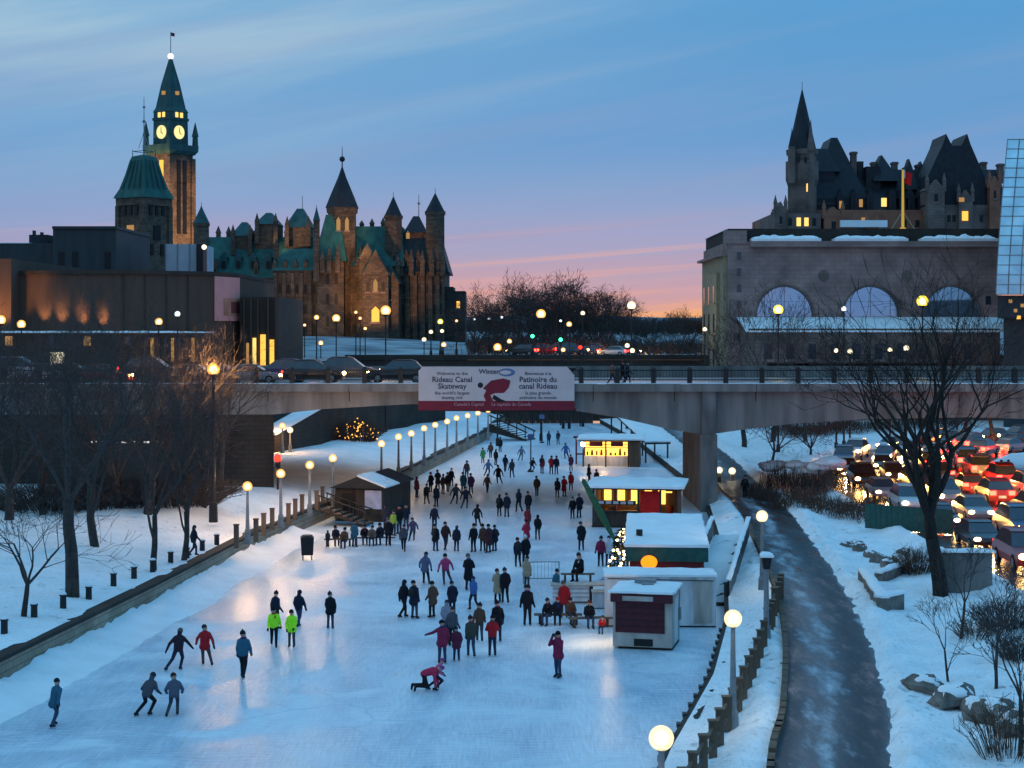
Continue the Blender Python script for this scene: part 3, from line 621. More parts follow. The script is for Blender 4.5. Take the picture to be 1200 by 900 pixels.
def win(par, x, y, w, h, Y, m, name='window', arch=True, frame=True, y3=None):     # framed window proud of the wall
    X, Z, a, b = Xp(x, Y), Zp(y, Y), w * Y / F / 2, h * Y / F / 2
    yy = (Y if y3 is None else y3)
    pts = [(X - a, Z - b), (X + a, Z - b), (X + a, Z + b * .5), (X, Z + b), (X - a, Z + b * .5)] if arch else [(X - a, Z - b), (X + a, Z - b), (X + a, Z + b), (X - a, Z + b)]
    g = MB(); g.prof(pts, yy - .05, yy + .2); o = g.build(name, m, par)
    if frame:
        g = MB(); k = .12 + a * .15; g.bx(X - a - k, X + a + k, yy - .18, yy + .1, Z - b - k * 1.6, Z - b - .01); g.build('sill', M['station_stone'], o)
    return o

# --- clock tower
Yc = 520.
t = thing('clock_tower', 'tallest gothic tower with lit clock faces and green spire', 'clock tower', (Xp(200, Yc), Yc, ZT), R(54))
z = lambda y: Zp(y, Yc) - ZT
g = MB(); g.sq((0, 0), 9.9, 9.4, 0, z(182)); 
for sx in (-1, 1):
    for sy in (-1, 1): g.sq((sx * 4.5, sy * 4.5), 2.0, 1.6, 0, z(186))
g.build('shaft', M['gothic_stone'], t)
g = MB(); g.sq((0, 0), 10.2, 11.6, z(182), z(178)); g.sq((0, 0), 11.7, 11.9, z(178), z(171)); g.build('gallery', M['copper_dark'], t)
g = MB(); g.sq((0, 0), 7.4, 7.2, z(171), z(132)); g.sq((0, 0), 7.7, 7.9, z(142), z(139)); g.build('clock_stage', M['copper_dark'], t)
g = MB(); g.lathe((0, 0, 0), [(5.4, z(132)), (4.5, z(127)), (2.9, z(100)), (.55, z(69))], 4, math.pi / 4); g.build('spire', M['copper_dark'], t)
g = MB(); g.ball((0, 0, z(66)), 1.0, 10, 8); g.build('beacon', emis('beacon', (1., .9, .85), 1.2), t)
g = MB(); g.tube((0, 0, z(66)), (0, 0, z(37)), .16, .1); g.build('flagpole', M['grey_metal'], t)
g = MB(); g.bx(.1, 1.6, -.03, .03, z(42), z(38)); g.build('flag', M['sign_red'], t)
for k in range(4):
    a = k * math.pi / 2; o = MB(); c, s = math.cos(a), math.sin(a)
    o.sq((c * 5.2 - s * 5.2, s * 5.2 + c * 5.2), 1.3, 1.1, z(171), z(160)); o.sq((c * 5.2 - s * 5.2, s * 5.2 + c * 5.2), 1.5, .1, z(160), z(143)); o.build('pinnacle', M['copper_dark'], t)
for k in (0, 1, 2, 3):
    a = k * math.pi / 2; d = Vector((math.cos(a), math.sin(a), 0)); p = Vector((-d.y, d.x, 0))
    g = MB(); zc = z(156); g.tube(d * 3.6 + Vector((0, 0, zc)), d * 3.85 + Vector((0, 0, zc)), 2.05, 2.05, 24); o = g.build('clock_face', M['clock_face'], t)
    g = MB(); q = d * 3.9 + Vector((0, 0, zc)); g.tube(q, q + Vector((0, 0, 1.5)), .13, .08, 4); g.tube(q, q + p * .8 + Vector((0, 0, -.7)), .14, .1, 4); g.build('hands', M['black'], o)
    for dx in (-1, 1):
        g = MB(); q = d * 3.62 + p * (dx * .95); g.box((q.x, q.y, z(133.5) - .6), (.5, 1.0, 1.5) if k % 2 == 0 else (1.0, .5, 1.5)); g.build('window', M['lit_yellow'], t)
    g = MB(); q = d * 2.62; g.box((q.x, q.y, z(110)), (1.4, .8, 1.1) if k % 2 == 0 else (.8, 1.4, 1.1)); g.build('lucarne', M['lit_dim'], t)
    for j, (yy, hh, mm) in enumerate(((203, 7.2, 'lit_amber' if k in (2,) else 'black'), (226, 6, 'black'), (246, 5, 'black'), (265, 5, 'black'))):
        for dx in (-1.2, 1.2):
            g = MB(); q = d * 4.72 + p * dx; g.box((q.x, q.y, z(yy)), (.5, 1.5, hh) if k % 2 == 0 else (1.5, .5, hh)); g.build('window', M[mm], t)
def spot(loc, target, e, ang, col=(1, .55, .22), name='floodlight', blend=.6):
    l = bpy.data.lights.new(name, 'SPOT'); l.energy = e; l.spot_size = R(ang); l.spot_blend = blend; l.color = col; l.shadow_soft_size = .3
    o = bpy.data.objects.new(name, l); COL.objects.link(o); o.location = loc
    o.rotation_euler = (Vector(target) - Vector(loc)).to_track_quat('-Z', 'Y').to_euler(); return o
spot((Xp(200, Yc) - 26, Yc - 32, 34), (Xp(200, Yc), Yc, 56), 170000, 42)
spot((Xp(200, Yc) + 30, Yc - 26, 34), (Xp(200, Yc), Yc, 50), 120000, 42)

# --- octagonal copper-roofed tower in front of it
Ye = 300.
t = thing('copper_tower', 'stone tower with bell-shaped green copper roof, left of the clock tower', 'tower', (Xp(163, Ye), Ye + 4, ZT), R(56))
z = lambda y: Zp(y, Ye) - ZT
g = MB(); g.sq((0, 0), 6.6, 6.3, 0, z(236)); g.sq((0, 0), 6.9, 7.0, z(240), z(231)); 
for sx in (-1, 1):
    for sy in (-1, 1): g.sq((sx * 3.1, sy * 3.1), 1.1, .9, 0, z(240))
g.build('walls', M['gothic_stone'], t)
g = MB(); g.lathe((0, 0, 0), [(5.35, z(231)), (5.2, z(229)), (4.3, z(220)), (3.3, z(203)), (2.5, z(186)), (2.1, z(181)), (.05, z(178))], 4, math.pi / 4); g.build('roof', M['copper'], t)
g = MB()
for k in range(4):
    a = k * math.pi / 2; d = Vector((math.cos(a), math.sin(a), 0)); p = Vector((-d.y, d.x, 0))
    for dx in (-1.6, -.5, .5, 1.6): g.tube(d * 3.25 + p * dx * 1.3 + Vector((0, 0, z(220))), d * 1.85 + p * dx * .72 + Vector((0, 0, z(186))), .12, .1, 4)
g.build('roof_ribs', M['copper_dark'], t)
g = MB()
for sx in (-1, 1): 
    for sy in (-1, 1): g.tube((sx * 1.4, sy * 1.4, z(181)), (sx * 1.4, sy * 1.4, z(173)), .07, .05, 4)
for a, b in (((-1.4, -1.4), (1.4, -1.4)), ((1.4, -1.4), (1.4, 1.4)), ((1.4, 1.4), (-1.4, 1.4)), ((-1.4, 1.4), (-1.4, -1.4))): g.tube((*a, z(175)), (*b, z(175)), .07, .07, 4)
g.build('cresting', M['copper_dark'], t)
g = MB(); g.tube((0, 0, z(179)), (0, 0, z(110)), .14, .05, 5); g.ball((0, 0, z(139)), .3, 8, 6); g.ball((0, 0, z(122)), .25, 8, 6); g.tube((-1.3, 0, z(172)), (0, 0, z(152)), .05, .05, 4); g.tube((0, -1.3, z(172)), (0, 0, z(152)), .05, .05, 4); g.build('finial_mast', M['grey_metal'], t)
for k in range(4):
    a = k * math.pi / 2; d = Vector((math.cos(a), math.sin(a), 0)); p = Vector((-d.y, d.x, 0))
    for yy, hh, dd in ((246, 1.6, (-1.5, 0, 1.5)), (272, 2.6, (0,)), (292, 2.0, (-1.2, 1.2))):
        for dx in dd:
            g = MB(); q = d * 3.2 + p * dx; ww = 1.6 if len(dd) == 1 else .7; g.box((q.x, q.y, z(yy)), (.35, ww, hh) if k % 2 == 0 else (ww, .35, hh)); g.build('window', M['lit_dim' if (yy == 272 and k == 2) else 'black'], t)

# --- gothic parliament block
Yp = 345.
t = thing('parliament_block', 'gothic stone block with green copper roofs, turrets and a lit gable', 'building')
g = MB(); pb(g, 232, 385, 326, 432, Yp + 8, 24); g.build('long_wing_wall', M['gothic_stone'], t)
g = MB(); hip(g, 232, 385, 326, 276, Yp + 8, 24, .93); o = g.build('long_wing_roof', M['copper'], t)
for x in (262, 279, 296, 314):
    g = MB(); pb(g, x - 4, x + 4, 302, 318, Yp + 9, 6); gable(g, x - 5, x + 5, 302, 295, Yp + 8.9, 6); d = g.build('dormer', M['copper_dark'], o)
    g = MB(); pb(g, x - 2.2, x + 2.2, 306, 314, Yp + 8.7, .4); g.build('pane', M['black'], d)
for x in (248, 270, 288, 306):
    g = MB(); g.snowslab(Xp(x - 3, Yp), Xp(x + 3, Yp), Yp + 14, Yp + 16, Zp(300, Yp), .3, x, .9, 4, 4, .05); g.build('snow_patch', M['snow'], o)
g = MB(); pb(g, 322, 378, 316, 432, Yp + 2, 26); g.build('pavilion_wall', M['gothic_stone'], t)
g = MB(); hip(g, 322, 378, 317, 290, Yp + 2, 26, .72, .4, .4); g.build('pavilion_roof', M['copper'], t)
turret(t, 236, 18, 262, 330, Yp + 4, 241, M['copper_dark'], M['gothic_stone'], 8)
for x, w_, yt, ya in ((283, 24, 276, 259), (312, 26, 262, 248), (349, 30, 266, 243)):
    g = MB(); pb(g, x - w_ * .5, x + w_ * .5, yt, 330, Yp + 12, 9); o = g.build('roof_tower', M['gothic_stone'], t)
    g = MB(); hip(g, x - w_ * .5, x + w_ * .5, yt + .5, ya, Yp + 12, 9, .22, .2, .8); g.build('roof', M['copper_dark'], o)
    for dx in (-.42, .42):
        g = MB(); X = Xp(x + w_ * dx, Yp + 11); g.sq((X, Yp + 11.2), .9, .8, Zp(yt + 20, Yp), Zp(yt - 6, Yp)); g.sq((X, Yp + 11.2), 1.0, .05, Zp(yt - 6, Yp), Zp(yt - 17, Yp)); g.build('pinnacle', M['gothic_stone'], o)
g = MB(); g.tube((Xp(343, Yp), Yp + 16, Zp(262, Yp)), (Xp(343, Yp), Yp + 16, Zp(222, Yp)), .12, .06); g.build('flagpole', M['grey_metal'], t)
# main entrance tower with tall spire
turret(t, 401, 34, 244, 432, Yp + 6, 194, M['slate'], M['gothic_stone'], 8, 1.2, True)
g = MB(); g.tube((Xp(401, Yp + 6), Yp + 6, Zp(196, Yp)), (Xp(401, Yp + 6), Yp + 6, Zp(168, Yp)), .16, .05); g.ball((Xp(401, Yp + 6), Yp + 6, Zp(183, Yp)), .6, 8, 6); g.build('finial', M['dark_iron'], t)
g = MB()
for x in (396.5, 406.5): win(t, x, 262, 4.5, 16, Yp + 2.6, M['lit_dim'])
g = MB(); pb(g, 372, 403, 306, 432, Yp, 14); g.build('entrance_bay', M['gothic_stone'], t)
g = MB(); hip(g, 370, 404, 306, 250, Yp, 14, .4, .4, .6); g.build('entrance_roof', M['copper'], t)
turret(t, 371, 8, 258, 330, Yp - .5, 242, M['copper_dark'], None, 6); 
# right wings
g = MB(); pb(g, 405, 470, 312, 432, Yp + 4, 26); g.build('east_wing_wall', M['gothic_stone'], t)
g = MB(); hip(g, 403, 472, 312, 263, Yp + 4, 26, .86, .3, .5); g.build('east_wing_roof', M['copper'], t)
for x, yt, yb, w_ in ((430, 303, 384, 18), (440, 322, 395, 30), (456, 332, 395, 22)):
    g = MB(); Yg = Yp - 1.5 - (2 if w_ > 25 else 0); pb(g, x - w_ / 2, x + w_ / 2, yt, 432, Yg, 8); gable(g, x - w_ / 2 - 1, x + w_ / 2 + 1, yt + .2, yt - w_ * .95, Yg - .1, 8.2); o = g.build('gable_bay', M['gothic_stone'], t)
    g = MB(); X = Xp(x, Yg); a = (w_ / 2 + 2) * Yg / F; z0, z1 = Zp(yt, Yg), Zp(yt - w_ * .95, Yg)
    for s in (-1, 1): g.add([(X, Yg + .3, z1 + .3), (X, Yg + 8.5, z1 + .3), (X + s * a, Yg + 8.5, z0 + .1), (X + s * a, Yg + .3, z0 + .1), (X, Yg + .3, z1 + .02), (X, Yg + 8.5, z1 + .02), (X + s * a * .96, Yg + 8.5, z0 - .2), (X + s * a * .96, Yg + .3, z0 - .2)], [(0, 1, 2, 3), (7, 6, 5, 4), (0, 3, 7, 4), (1, 5, 6, 2), (2, 6, 7, 3)])
    g.build('roof', M['copper_dark'], o)
    win(o, x, yt + 12, 5, 14, Yg, M['lit_dim' if w_ > 25 else 'black'])
    if w_ > 25:
        for dx in (-9, 9): win(o, x + dx, yt + 14, 4, 12, Yg, M['black'])
        win(o, x, yt + 46, 9, 18, Yg, M['lit_amber'])
for x, w_, yt, ya in ((461, 21, 253, 230), (510, 23, 248, 226)): turret(t, x, w_, yt, 385, Yp + 7, ya, M['slate'], M['gothic_stone'], 8, 1.04)
g = MB(); pb(g, 474, 499, 272, 330, Yp + 11, 9); o = g.build('roof_tower', M['gothic_stone'], t)
g = MB(); hip(g, 474, 499, 272.5, 252, Yp + 11, 9, .25, .2, .8); g.build('roof', M['slate'], o)
g = MB(); g.tube((Xp(486, Yp), Yp + 15, Zp(258, Yp)), (Xp(486, Yp), Yp + 15, Zp(221, Yp)), .12, .06); g.ball((Xp(486, Yp), Yp + 15, Zp(232, Yp)), .3, 6, 5); g.build('flagpole', M['grey_metal'], t)
win(t, 478, 276, 4, 11, Yp + 11, M['lit_dim'])
g = MB(); pb(g, 466, 521, 318, 432, Yp + 5, 28); g.build('end_wing_wall', M['gothic_stone'], t)
g = MB(); hip(g, 464, 524, 318.5, 272, Yp + 5, 28, .6, .3, .5); g.build('end_wing_roof', M['slate'], t)
g = MB(); pb(g, 521, 531, 336, 432, Yp + 6, 14); pb(g, 531, 545, 341, 432, Yp + 6.2, 12); g.build('low_annexe', M['dark_stone'], t)
win(t, 537, 357, 4, 8, Yp + 6.2, M['lit_amber'], arch=False)
for x in (328, 338, 348, 358, 368, 411, 420, 473, 482, 491, 500, 509, 516):
    Yw = Yp + 2 if x < 380 else Yp + 4 if x < 470 else Yp + 5
    for yy in (338, 362, 384): win(t, x, yy, 3.6, 12, Yw, M['black'], frame=False)
for x in (242, 254, 266, 278, 290, 302, 314): win(t, x, 342, 4, 12, Yp + 8, M['black'], frame=False)
for x in (384, 394):
    for yy in (326, 350, 376): win(t, x, yy, 3.8, 14, Yp, M['black'], frame=False)
spot((Xp(440, Yp) - 4, Yp - 30, 14), (Xp(440, Yp), Yp - 3, 22), 30000, 40, (1, .46, .12))
spot((Xp(395, Yp) + 2, Yp - 30, 13), (Xp(395, Yp), Yp, 22), 9000, 46)
spot((Xp(401, Yp) + 12, Yp - 22, 26), (Xp(403, Yp), Yp + 4, 34.5), 20000, 30)
spot((Xp(345, Yp) - 8, Yp - 24, 13), (Xp(345, Yp), Yp, 20), 4500, 60)
spot((Xp(333, Yp) - 6, Yp + 1, 29), (Xp(338, Yp), Yp + 12, 32), 5000, 44)

for x, y in ((412, 300), (424, 300), (462, 300), (476, 306), (490, 306), (506, 306)):
    Yq = Yp + 4.6 if x < 470 else Yp + 5.6; g = MB(); pb(g, x - 3, x + 3, y - 4, y + 12, Yq, 7); gable(g, x - 4, x + 4, y - 3.8, y - 14, Yq - .05, 7); o = g.build('dormer', M['gothic_stone'], t); win(o, x, y + 3, 2.4, 9, Yq, M['black'], frame=False)
for x in (240, 252, 300, 322, 334, 346, 358, 370):
    Yq = Yp + 8.6 if x < 320 else Yp + 2.6; g = MB(); pb(g, x - 2.4, x + 2.4, 312, 326, Yq - .4, 5); gable(g, x - 3.2, x + 3.2, 312.2, 303, Yq - .45, 5); o = g.build('dormer', M['gothic_stone'], t); win(o, x, 318, 2, 7, Yq - .4, M['black'], frame=False)
# pinnacles, chimneys and finials along the ridges
rnd = random.Random(21)
for x, yb, h, Yq in [(x, 278, rnd.uniform(8, 16), Yp + 17) for x in (240, 256, 268, 300, 326, 336, 364)] + [(x, 294, rnd.uniform(9, 20), Yp + 3) for x in (324, 376)] + [(x, 266, rnd.uniform(8, 14), Yp + 15) for x in (412, 424, 436, 449, 466)] + [(x, 318, rnd.uniform(16, 30), Yp + 3.4) for x in (407, 419, 466)] + [(x, 316, rnd.uniform(14, 26), Yp + 4.4) for x in (470, 482, 495, 506, 519)] + [(x, 312, rnd.uniform(20, 34), Yp - .6) for x in (378, 386, 396)]:
    X = Xp(x, Yq); z0, z1 = Zp(yb + 8, Yq), Zp(yb - h * .35, Yq); z2 = Zp(yb - h, Yq); g = MB(); g.sq((X, Yq), 1.0, .85, z0, z1); g.sq((X, Yq), 1.15, .05, z1, z2); g.build('pinnacle', M['gothic_stone'], t)
for x in (323, 333, 343, 353, 363, 373, 378.5): g = MB(); Yq = Yp + 1.75; g.sq((Xp(x, Yq), Yq), .9, .7, ZT, Zp(320, Yq)); g.build('buttress', M['gothic_stone'], t)
for x in (468, 477.5, 486.5, 495.5, 504.5, 513): g = MB(); Yq = Yp + 4.7; g.sq((Xp(x, Yq), Yq), 1.0, .7, ZT, Zp(323, Yq)); g.build('buttress', M['gothic_stone'], t)

# --- wrapped white scaffold block, dark office blocks
Y = 245.
t = thing('wrapped_block', 'pale white-wrapped square block in front of the green roofs', 'building')
g = MB(); pb(g, 194, 236, 286, 430, Y, 10); g.build('wrap', M['wrap_white'], t)
g = MB()
for x in (194, 208, 222, 236): pb(g, x - .5, x + .5, 285, 318, Y - .12, .1)
g.build('scaffold_poles', M['grey_metal'], t)
g = MB(); pb(g, 230, 238, 286, 320, Y - 1, 3); g.build('stair_shaft', M['black'], t); g = MB(); g.ball((Xp(241, Y), Y - 1.2, Zp(290, Y)), .35, 8, 6); g.build('work_lamp', emis('work_lamp', (1, .85, .6), 2.5), t)
Y = 236.
t = thing('office_block', 'dark flat-roofed office block with a sheer blind wall, behind the brown theatre', 'building')
g = MB(); pb(g, 62, 136, 268, 430, Y, 22); g.build('walls', M['office'], t); g = MB(); pb(g, 61, 137, 265, 268.2, Y - .3, 22.5); g.build('parapet', M['office'], t)
for x in (72, 88, 126): win(t, x, 305, 7, 20, Y, M['black'], arch=False, frame=False)
Y = 240.
t = thing('office_block', 'low dark block with rooftop plant box at the left edge', 'building')
g = MB(); pb(g, -160, 63, 285, 430, Y, 20); g.build('walls', M['office'], t)
g = MB(); pb(g, 34, 56, 275, 285.2, Y + 3, 5); pb(g, 38, 40, 270, 276, Y + 3, 1); pb(g, 47, 49, 272, 276, Y + 3, 1); g.build('plant_room', M['slate'], t)
g = MB(); g.snowslab(Xp(-160, Y), Xp(34, Y), Y, Y + 20, Zp(285, Y), .15, 2, nx=20, ny=4); g.build('roof_snow', M['snow'], t)
Y = 215.
g = MB(); pb(g, 10, 66, 312, 430, Y, 10); tag(g.build('brick_block', M['chateau_brick']), 'strip of red brick building showing above the brown theatre roof', 'building')

# --- theatre complex (brown aggregate concrete)
Yn = 186.
t = thing('theatre', 'brown windowless concrete theatre with hanging poster, lit podium and angled corner', 'building')
P = [(Xp(15, Yn), Yn + 2), (Xp(140, Yn), Yn), (Xp(249, Yn + 4), Yn + 5), (Xp(276, Yn + 9), Yn + 11), (Xp(276, Yn + 9), Yn + 40), (Xp(15, Yn), Yn + 40)]
g = MB(); g.prism(P, ZT, Zp(321, Yn)); g.build('auditorium', M['nac'], t)
cx_ = sum(p[0] for p in P) / 6; cy_ = sum(p[1] for p in P) / 6
g = MB(); g.prism([(cx_ + (x - cx_) * 1.008, cy_ + (y - cy_) * 1.02) for x, y in P], Zp(321, Yn) + .002, Zp(316.5, Yn)); g.build('parapet', M['nac_dark'], t)
a, b = Vector((*P[2], 0)), Vector((*P[3], 0)); d = (b - a).normalized(); n_ = Vector((d.y, -d.x, 0))
def quadbox(mb, a, b, z0, z1, o0, o1, n_):
    vs = []
    for z in (z0, z1):
        for p, o in ((a, o1), (b, o1), (b, o0), (a, o0)): v = p + n_ * o; vs.append((v.x, v.y, z))
    mb.add(vs, [(3, 2, 1, 0), (4, 5, 6, 7), (0, 1, 5, 4), (1, 2, 6, 5), (2, 3, 7, 6), (3, 0, 4, 7)])
zb_, zt_ = Zp(376, Yn + 6), Zp(324, Yn + 6); Ld = (b - a).length
g = MB(); quadbox(g, a, b, zb_, zt_, .05, .2, n_); o = g.build('poster', M['poster_pink'], t)
g = MB(); quadbox(g, a + d * Ld * .32, a + d * Ld * .96, zb_ + .6, zb_ + 2.6, .2, .23, n_); g.build('poster_shape', M['poster_skin'], o)
g = MB(); quadbox(g, a + d * Ld * .62, a + d * Ld * .97, zb_ + .9, zb_ + 2.2, .23, .25, n_); g.build('poster_shape', M['poster_dark'], o)
g = MB()
for i in range(9):
    x = 20 + i * 25; Yl = Yn + 2 - .2 if x < 140 else Yn + (x - 140) / 109 * 5 - .2
    g.bx(Xp(x, Yl) - .05, Xp(x, Yl) + .05, Yl, Yl + .15, ZT, Zp(321, Yn))
g.build('panel_joints', M['nac_dark'], t)
g = MB(); pb(g, -130, 13, 303, 436, Yn - 1, 30); g.build('stage_tower', M['nac'], t)
g = MB(); pb(g, 281, 325, 348, 436, Yn + 9.5, 24); g.build('foyer_wing', M['nac_dark'], t)
g = MB()
for x in (286, 294, 302, 314, 323): pb(g, x - .8, x + .8, 349, 436, Yn + 9.1, .5)
g.build('foyer_fins', M['nac'], t)
for x, w_, yt, mm in ((290, 3, 402, 'lit_dim'), (298, 4, 396, 'lit_yellow'), (308, 6, 392, 'lit_amber'), (318.5, 5, 398, 'lit_amber')):
    g = MB(); pb(g, x - w_ / 2, x + w_ / 2, yt, 433, Yn + 9.3, .3); g.build('window', M[mm], t)
g = MB(); pb(g, -140, 232, 390, 436, Yn - 7, 9); g.build('podium', M['nac_dark'], t)
g = MB(); g.snowslab(Xp(-140, Yn - 7), Xp(232, Yn - 7), Yn - 7, Yn + 1.8, Zp(390, Yn - 7), .16, 4, nx=60, ny=6); g.build('podium_snow', M['snow'], t)
for i, x in enumerate(range(170, 231, 8)):
    g = MB(); pb(g, x - 1.6, x + 1.6, 396, 424, Yn - 7.15, .3); g.build('window', M['lit_dim' if i % 3 == 1 else 'glass'], t)
for x in (10, 60, 102, 150):
    g = MB(); pb(g, x - 4, x + 4, 394, 405, Yn - 7.15, .3); g.build('window', M['lit_dim' if x in (10, 102) else 'glass'], t)
for x in (48, 70, 95, 120): spot((Xp(x, Yn), Yn - .9 + (140 - x) * .012, Zp(389, Yn) + .3), (Xp(x, Yn), Yn + 2, Zp(350, Yn)), 900, 44, (1, .5, .18))
spot((Xp(2, Yn), Yn - 5, Zp(386, Yn)), (Xp(0, Yn), Yn - 1, Zp(345, Yn)), 2600, 80, (1, .45, .12))

# --- old railway station (conference centre)
Ys = 236.
t = thing('station_hall', 'grey stone former station with three big arched windows and snowy ledges', 'building')
x0, x1 = Xp(853, Ys), Xp(1172, Ys); zr = Zp(283, Ys)
arch = [(Xp(c, Ys), 33 * Ys / F) for c in (920, 1021, 1116)]; zs, za = Zp(371, Ys), Zp(336, Ys)
g = MB()
cols = [x0] + [v for c, hw_ in arch for v in (c - hw_, c + hw_)] + [x1]
for i in range(0, len(cols), 2): g.bx(cols[i], cols[i + 1], Ys, Ys + 1.2, 0, zr)
for c, hw_ in arch:
    g.bx(c - hw_, c + hw_, Ys, Ys + 1.2, 0, zs)
    A = [(c - hw_ * math.cos(math.pi * k / 20), zs + (za - zs) * math.sin(math.pi * k / 20)) for k in range(21)]
    for p, q in zip(A, A[1:]): g.prof([p, q, (q[0], zr), (p[0], zr)], Ys, Ys + 1.2)
g.bx(x0, x1, Ys + 1.2, Ys + 30, zr - 1, zr - .02); g.bx(x0, x0 + 1, Ys + 1.2, Ys + 30, 0, zr - 1); g.bx(x1 - 1, x1, Ys + 1.2, Ys + 30, 0, zr - 1)
g.build('walls', M['station_stone'], t)
for c, hw_ in arch:
    A = [(c - hw_ * math.cos(math.pi * k / 20), zs + (za - zs) * math.sin(math.pi * k / 20)) for k in range(21)]
    g = MB(); g.prof(A, Ys + .6, Ys + .7); o = g.build('window', M['mirror_glass'], t)
    g = MB()
    for k in (5, 10, 15): g.bx(A[k][0] - .025, A[k][0] + .025, Ys + .5, Ys + .58, zs, A[k][1])
    g.bx(c - hw_ * .8, c + hw_ * .8, Ys + .5, Ys + .58, zs + (za - zs) * .5, zs + (za - zs) * .51); g.build('mullions', M['grey_metal'], o)
    g = MB()
    for p, q in zip(A, A[1:]): 
        e = 1.07; g.prof([p, q, (c + (q[0] - c) * e, zs + (q[1] - zs) * e), (c + (p[0] - c) * e, zs + (p[1] - zs) * e)], Ys - .12, Ys + .1)
    g.build('arch_moulding', M['chateau_stone'], o)
g = MB(); g.bx(x0 + 3, x1, Ys - .9, Ys + .02, zr - .75, zr + .02); g.build('cornice', M['station_stone'], t)
for xa, xb in ((880, 961), (977, 1063), (1079, 1168)):
    g = MB(); g.snowslab(Xp(xa, Ys), Xp(xb, Ys), Ys - .85, Ys + 1.5, zr + .02, .75, xa, 0, 20, 4, .02); g.build('ledge_snow', M['snow'], t)
g = MB(); pb(g, 853, 1174, 268, 283.5, Ys + 2, 27); g.build('attic', M['dark_stone'], t)
g = MB(); g.snowslab(x0, x1, Ys + 2.2, Ys + 28, Zp(268, Ys) + .02, .12, 6, nx=40, ny=8, lip=0); g.build('roof_snow', M['snow'], t)
for x, w_ in ((930, 7), (1100, 5), (1132, 16)): win(t, x, 279, w_, 4, Ys + 2, M['lit_yellow'], arch=False, frame=False)
g = MB(); pb(g, 878, 1172, 385, 430, Ys - 9, 9); g.bx(x0 + 4, x1, Ys - 9, Ys - .02, 0, Zp(430, Ys - 9) + .5); g.build('lower_hall', M['chateau_stone'], t)
g = MB(); z0, z1 = Zp(389, Ys - 9), Zp(373, Ys); g.snowslab(Xp(875, Ys - 9), x1, Ys - 9.2, Ys - .1, z0, .3, 9, (z1 - z0) / 9.1, 60, 8, .1); g.build('portico_snow', M['snow'], t)
for i, x in enumerate(range(900, 1160, 26)): win(t, x, 412, 9, 18, Ys - 9, M['glass'], arch=False)
for x in (965, 1063):
    g = MB(); g.tube((Xp(x, Ys), Ys - .1, Zp(323, Ys)), (Xp(x, Ys), Ys + .1, Zp(323, Ys)), .75, .75, 16); g.build('medallion', M['chateau_stone'], t)
for i in range(6): win(t, 866, 300 + i * 19, 5, 9, Ys, M['glass'], arch=False, frame=False)
win(t, 1158, 352, 6, 10, Ys, M['glass'], arch=False)
# stepped side pavilion at the left corner
g = MB(); g.bx(x0 - .55, x0 - .01, Ys + 1, Ys + 27, 0, Zp(300, Ys)); g.bx(x0 - 1.0, x0 - .56, Ys + 5, Ys + 22, 0, Zp(318, Ys)); g.build('side_pavilion', M['yellow_lit_tone'], t)  # side wall coloured as if lit yellow
g = MB(); g.bx(x0 - 1.3, x0 + .1, Ys + .8, Ys + 27.4, Zp(300, Ys), Zp(297, Ys)); g.bx(x0 - .5, x0 + 2.6, Ys - .3, Ys + 1.2, zr - .3, Zp(270, Ys)); g.build('side_cornice', M['station_stone'], t)
g = MB()
for yy in (Ys + 8, Ys + 14, Ys + 20):
    for zz in (3, 8, 13, 17): g.bx(x0 - 1.05, x0 - .9, yy - .8, yy + .8, zz, zz + 2.6)
g.build('side_panes', M['glass'], t)
spot((x0 - 8, Ys + 4, 11), (x0, Ys + 12, 17), 700, 80, (1, .72, .2))
# flag on the roof
t = thing('flagpole', 'yellow-lit flagpole with red and white flag on the station roof', 'flagpole', (Xp(1058, Ys + 6), Ys + 6, Zp(268, Ys) + .1))
g = MB(); g.cone((0, 0), .22, .14, 0, 8.6, 8); g.cone((0, 0), .5, .4, 0, .4, 8); g.build('pole', emis('lit_pole', (.9, .62, .12), .55), t)  # yellow lighting on the pole is put in as emission
g = MB(); 
for s in (-1, 1): g.tube((s * 1.7, 0, .1), (s * .1, 0, 2.6), .07, .07, 5)
g.build('stay', M['yellow_lit_tone'], t)
g = MB(); g.grid(lambda u, v: (.2 + 1.1 * u * (1 - .15 * v), .12 * math.sin(u * 5), 8.5 - 1.7 * v - .5 * u), frange(0, 1, .2), frange(0, 1, .5)); g.build('flag', M['red_cloth'], t)
g = MB(); g.grid(lambda u, v: (.02 + .3 * u, -.06, 8.6 - 1.2 * v), [0, 1], [0, 1]); g.build('flag_band', M['white_panel'], t)

# --- castle hotel
Yh = 330.
t = thing('castle_hotel', 'castle-like hotel with steep dark roofs and a pointed corner turret', 'building')
g = MB(); pb(g, 915, 1186, 246, 330, Yh + 6, 40); g.build('main_wall', M['chateau_brick'], t)
g = MB(); pb(g, 908, 962, 250, 330, Yh + 1, 20); pb(g, 908, 918, 244, 251, Yh + 1.2, 4); g.build('terrace_wing', M['chateau_stone'], t)
g = MB(); hip(g, 950, 1186, 256, 193, Yh + 8, 30, .97, .4, .7); g.build('main_roof', M['slate'], t)
o = turret(t, 940, 33, 176, 330, Yh + 6, 104, M['slate'], M['chateau_stone'], 16, 1.0)
g = MB(); c = (Xp(940, Yh + 6), Yh + 6); g.cone(c, 2.8, 3.25, Zp(216, Yh), Zp(208, Yh), 16); g.cone(c, 3.25, 3.25, Zp(208, Yh), Zp(186, Yh), 16); g.build('machicolation', M['chateau_stone'], o)
turret(t, 928, 8, 172, 215, Yh + 3, 152, M['slate'], M['chateau_stone'], 8, 1.1)
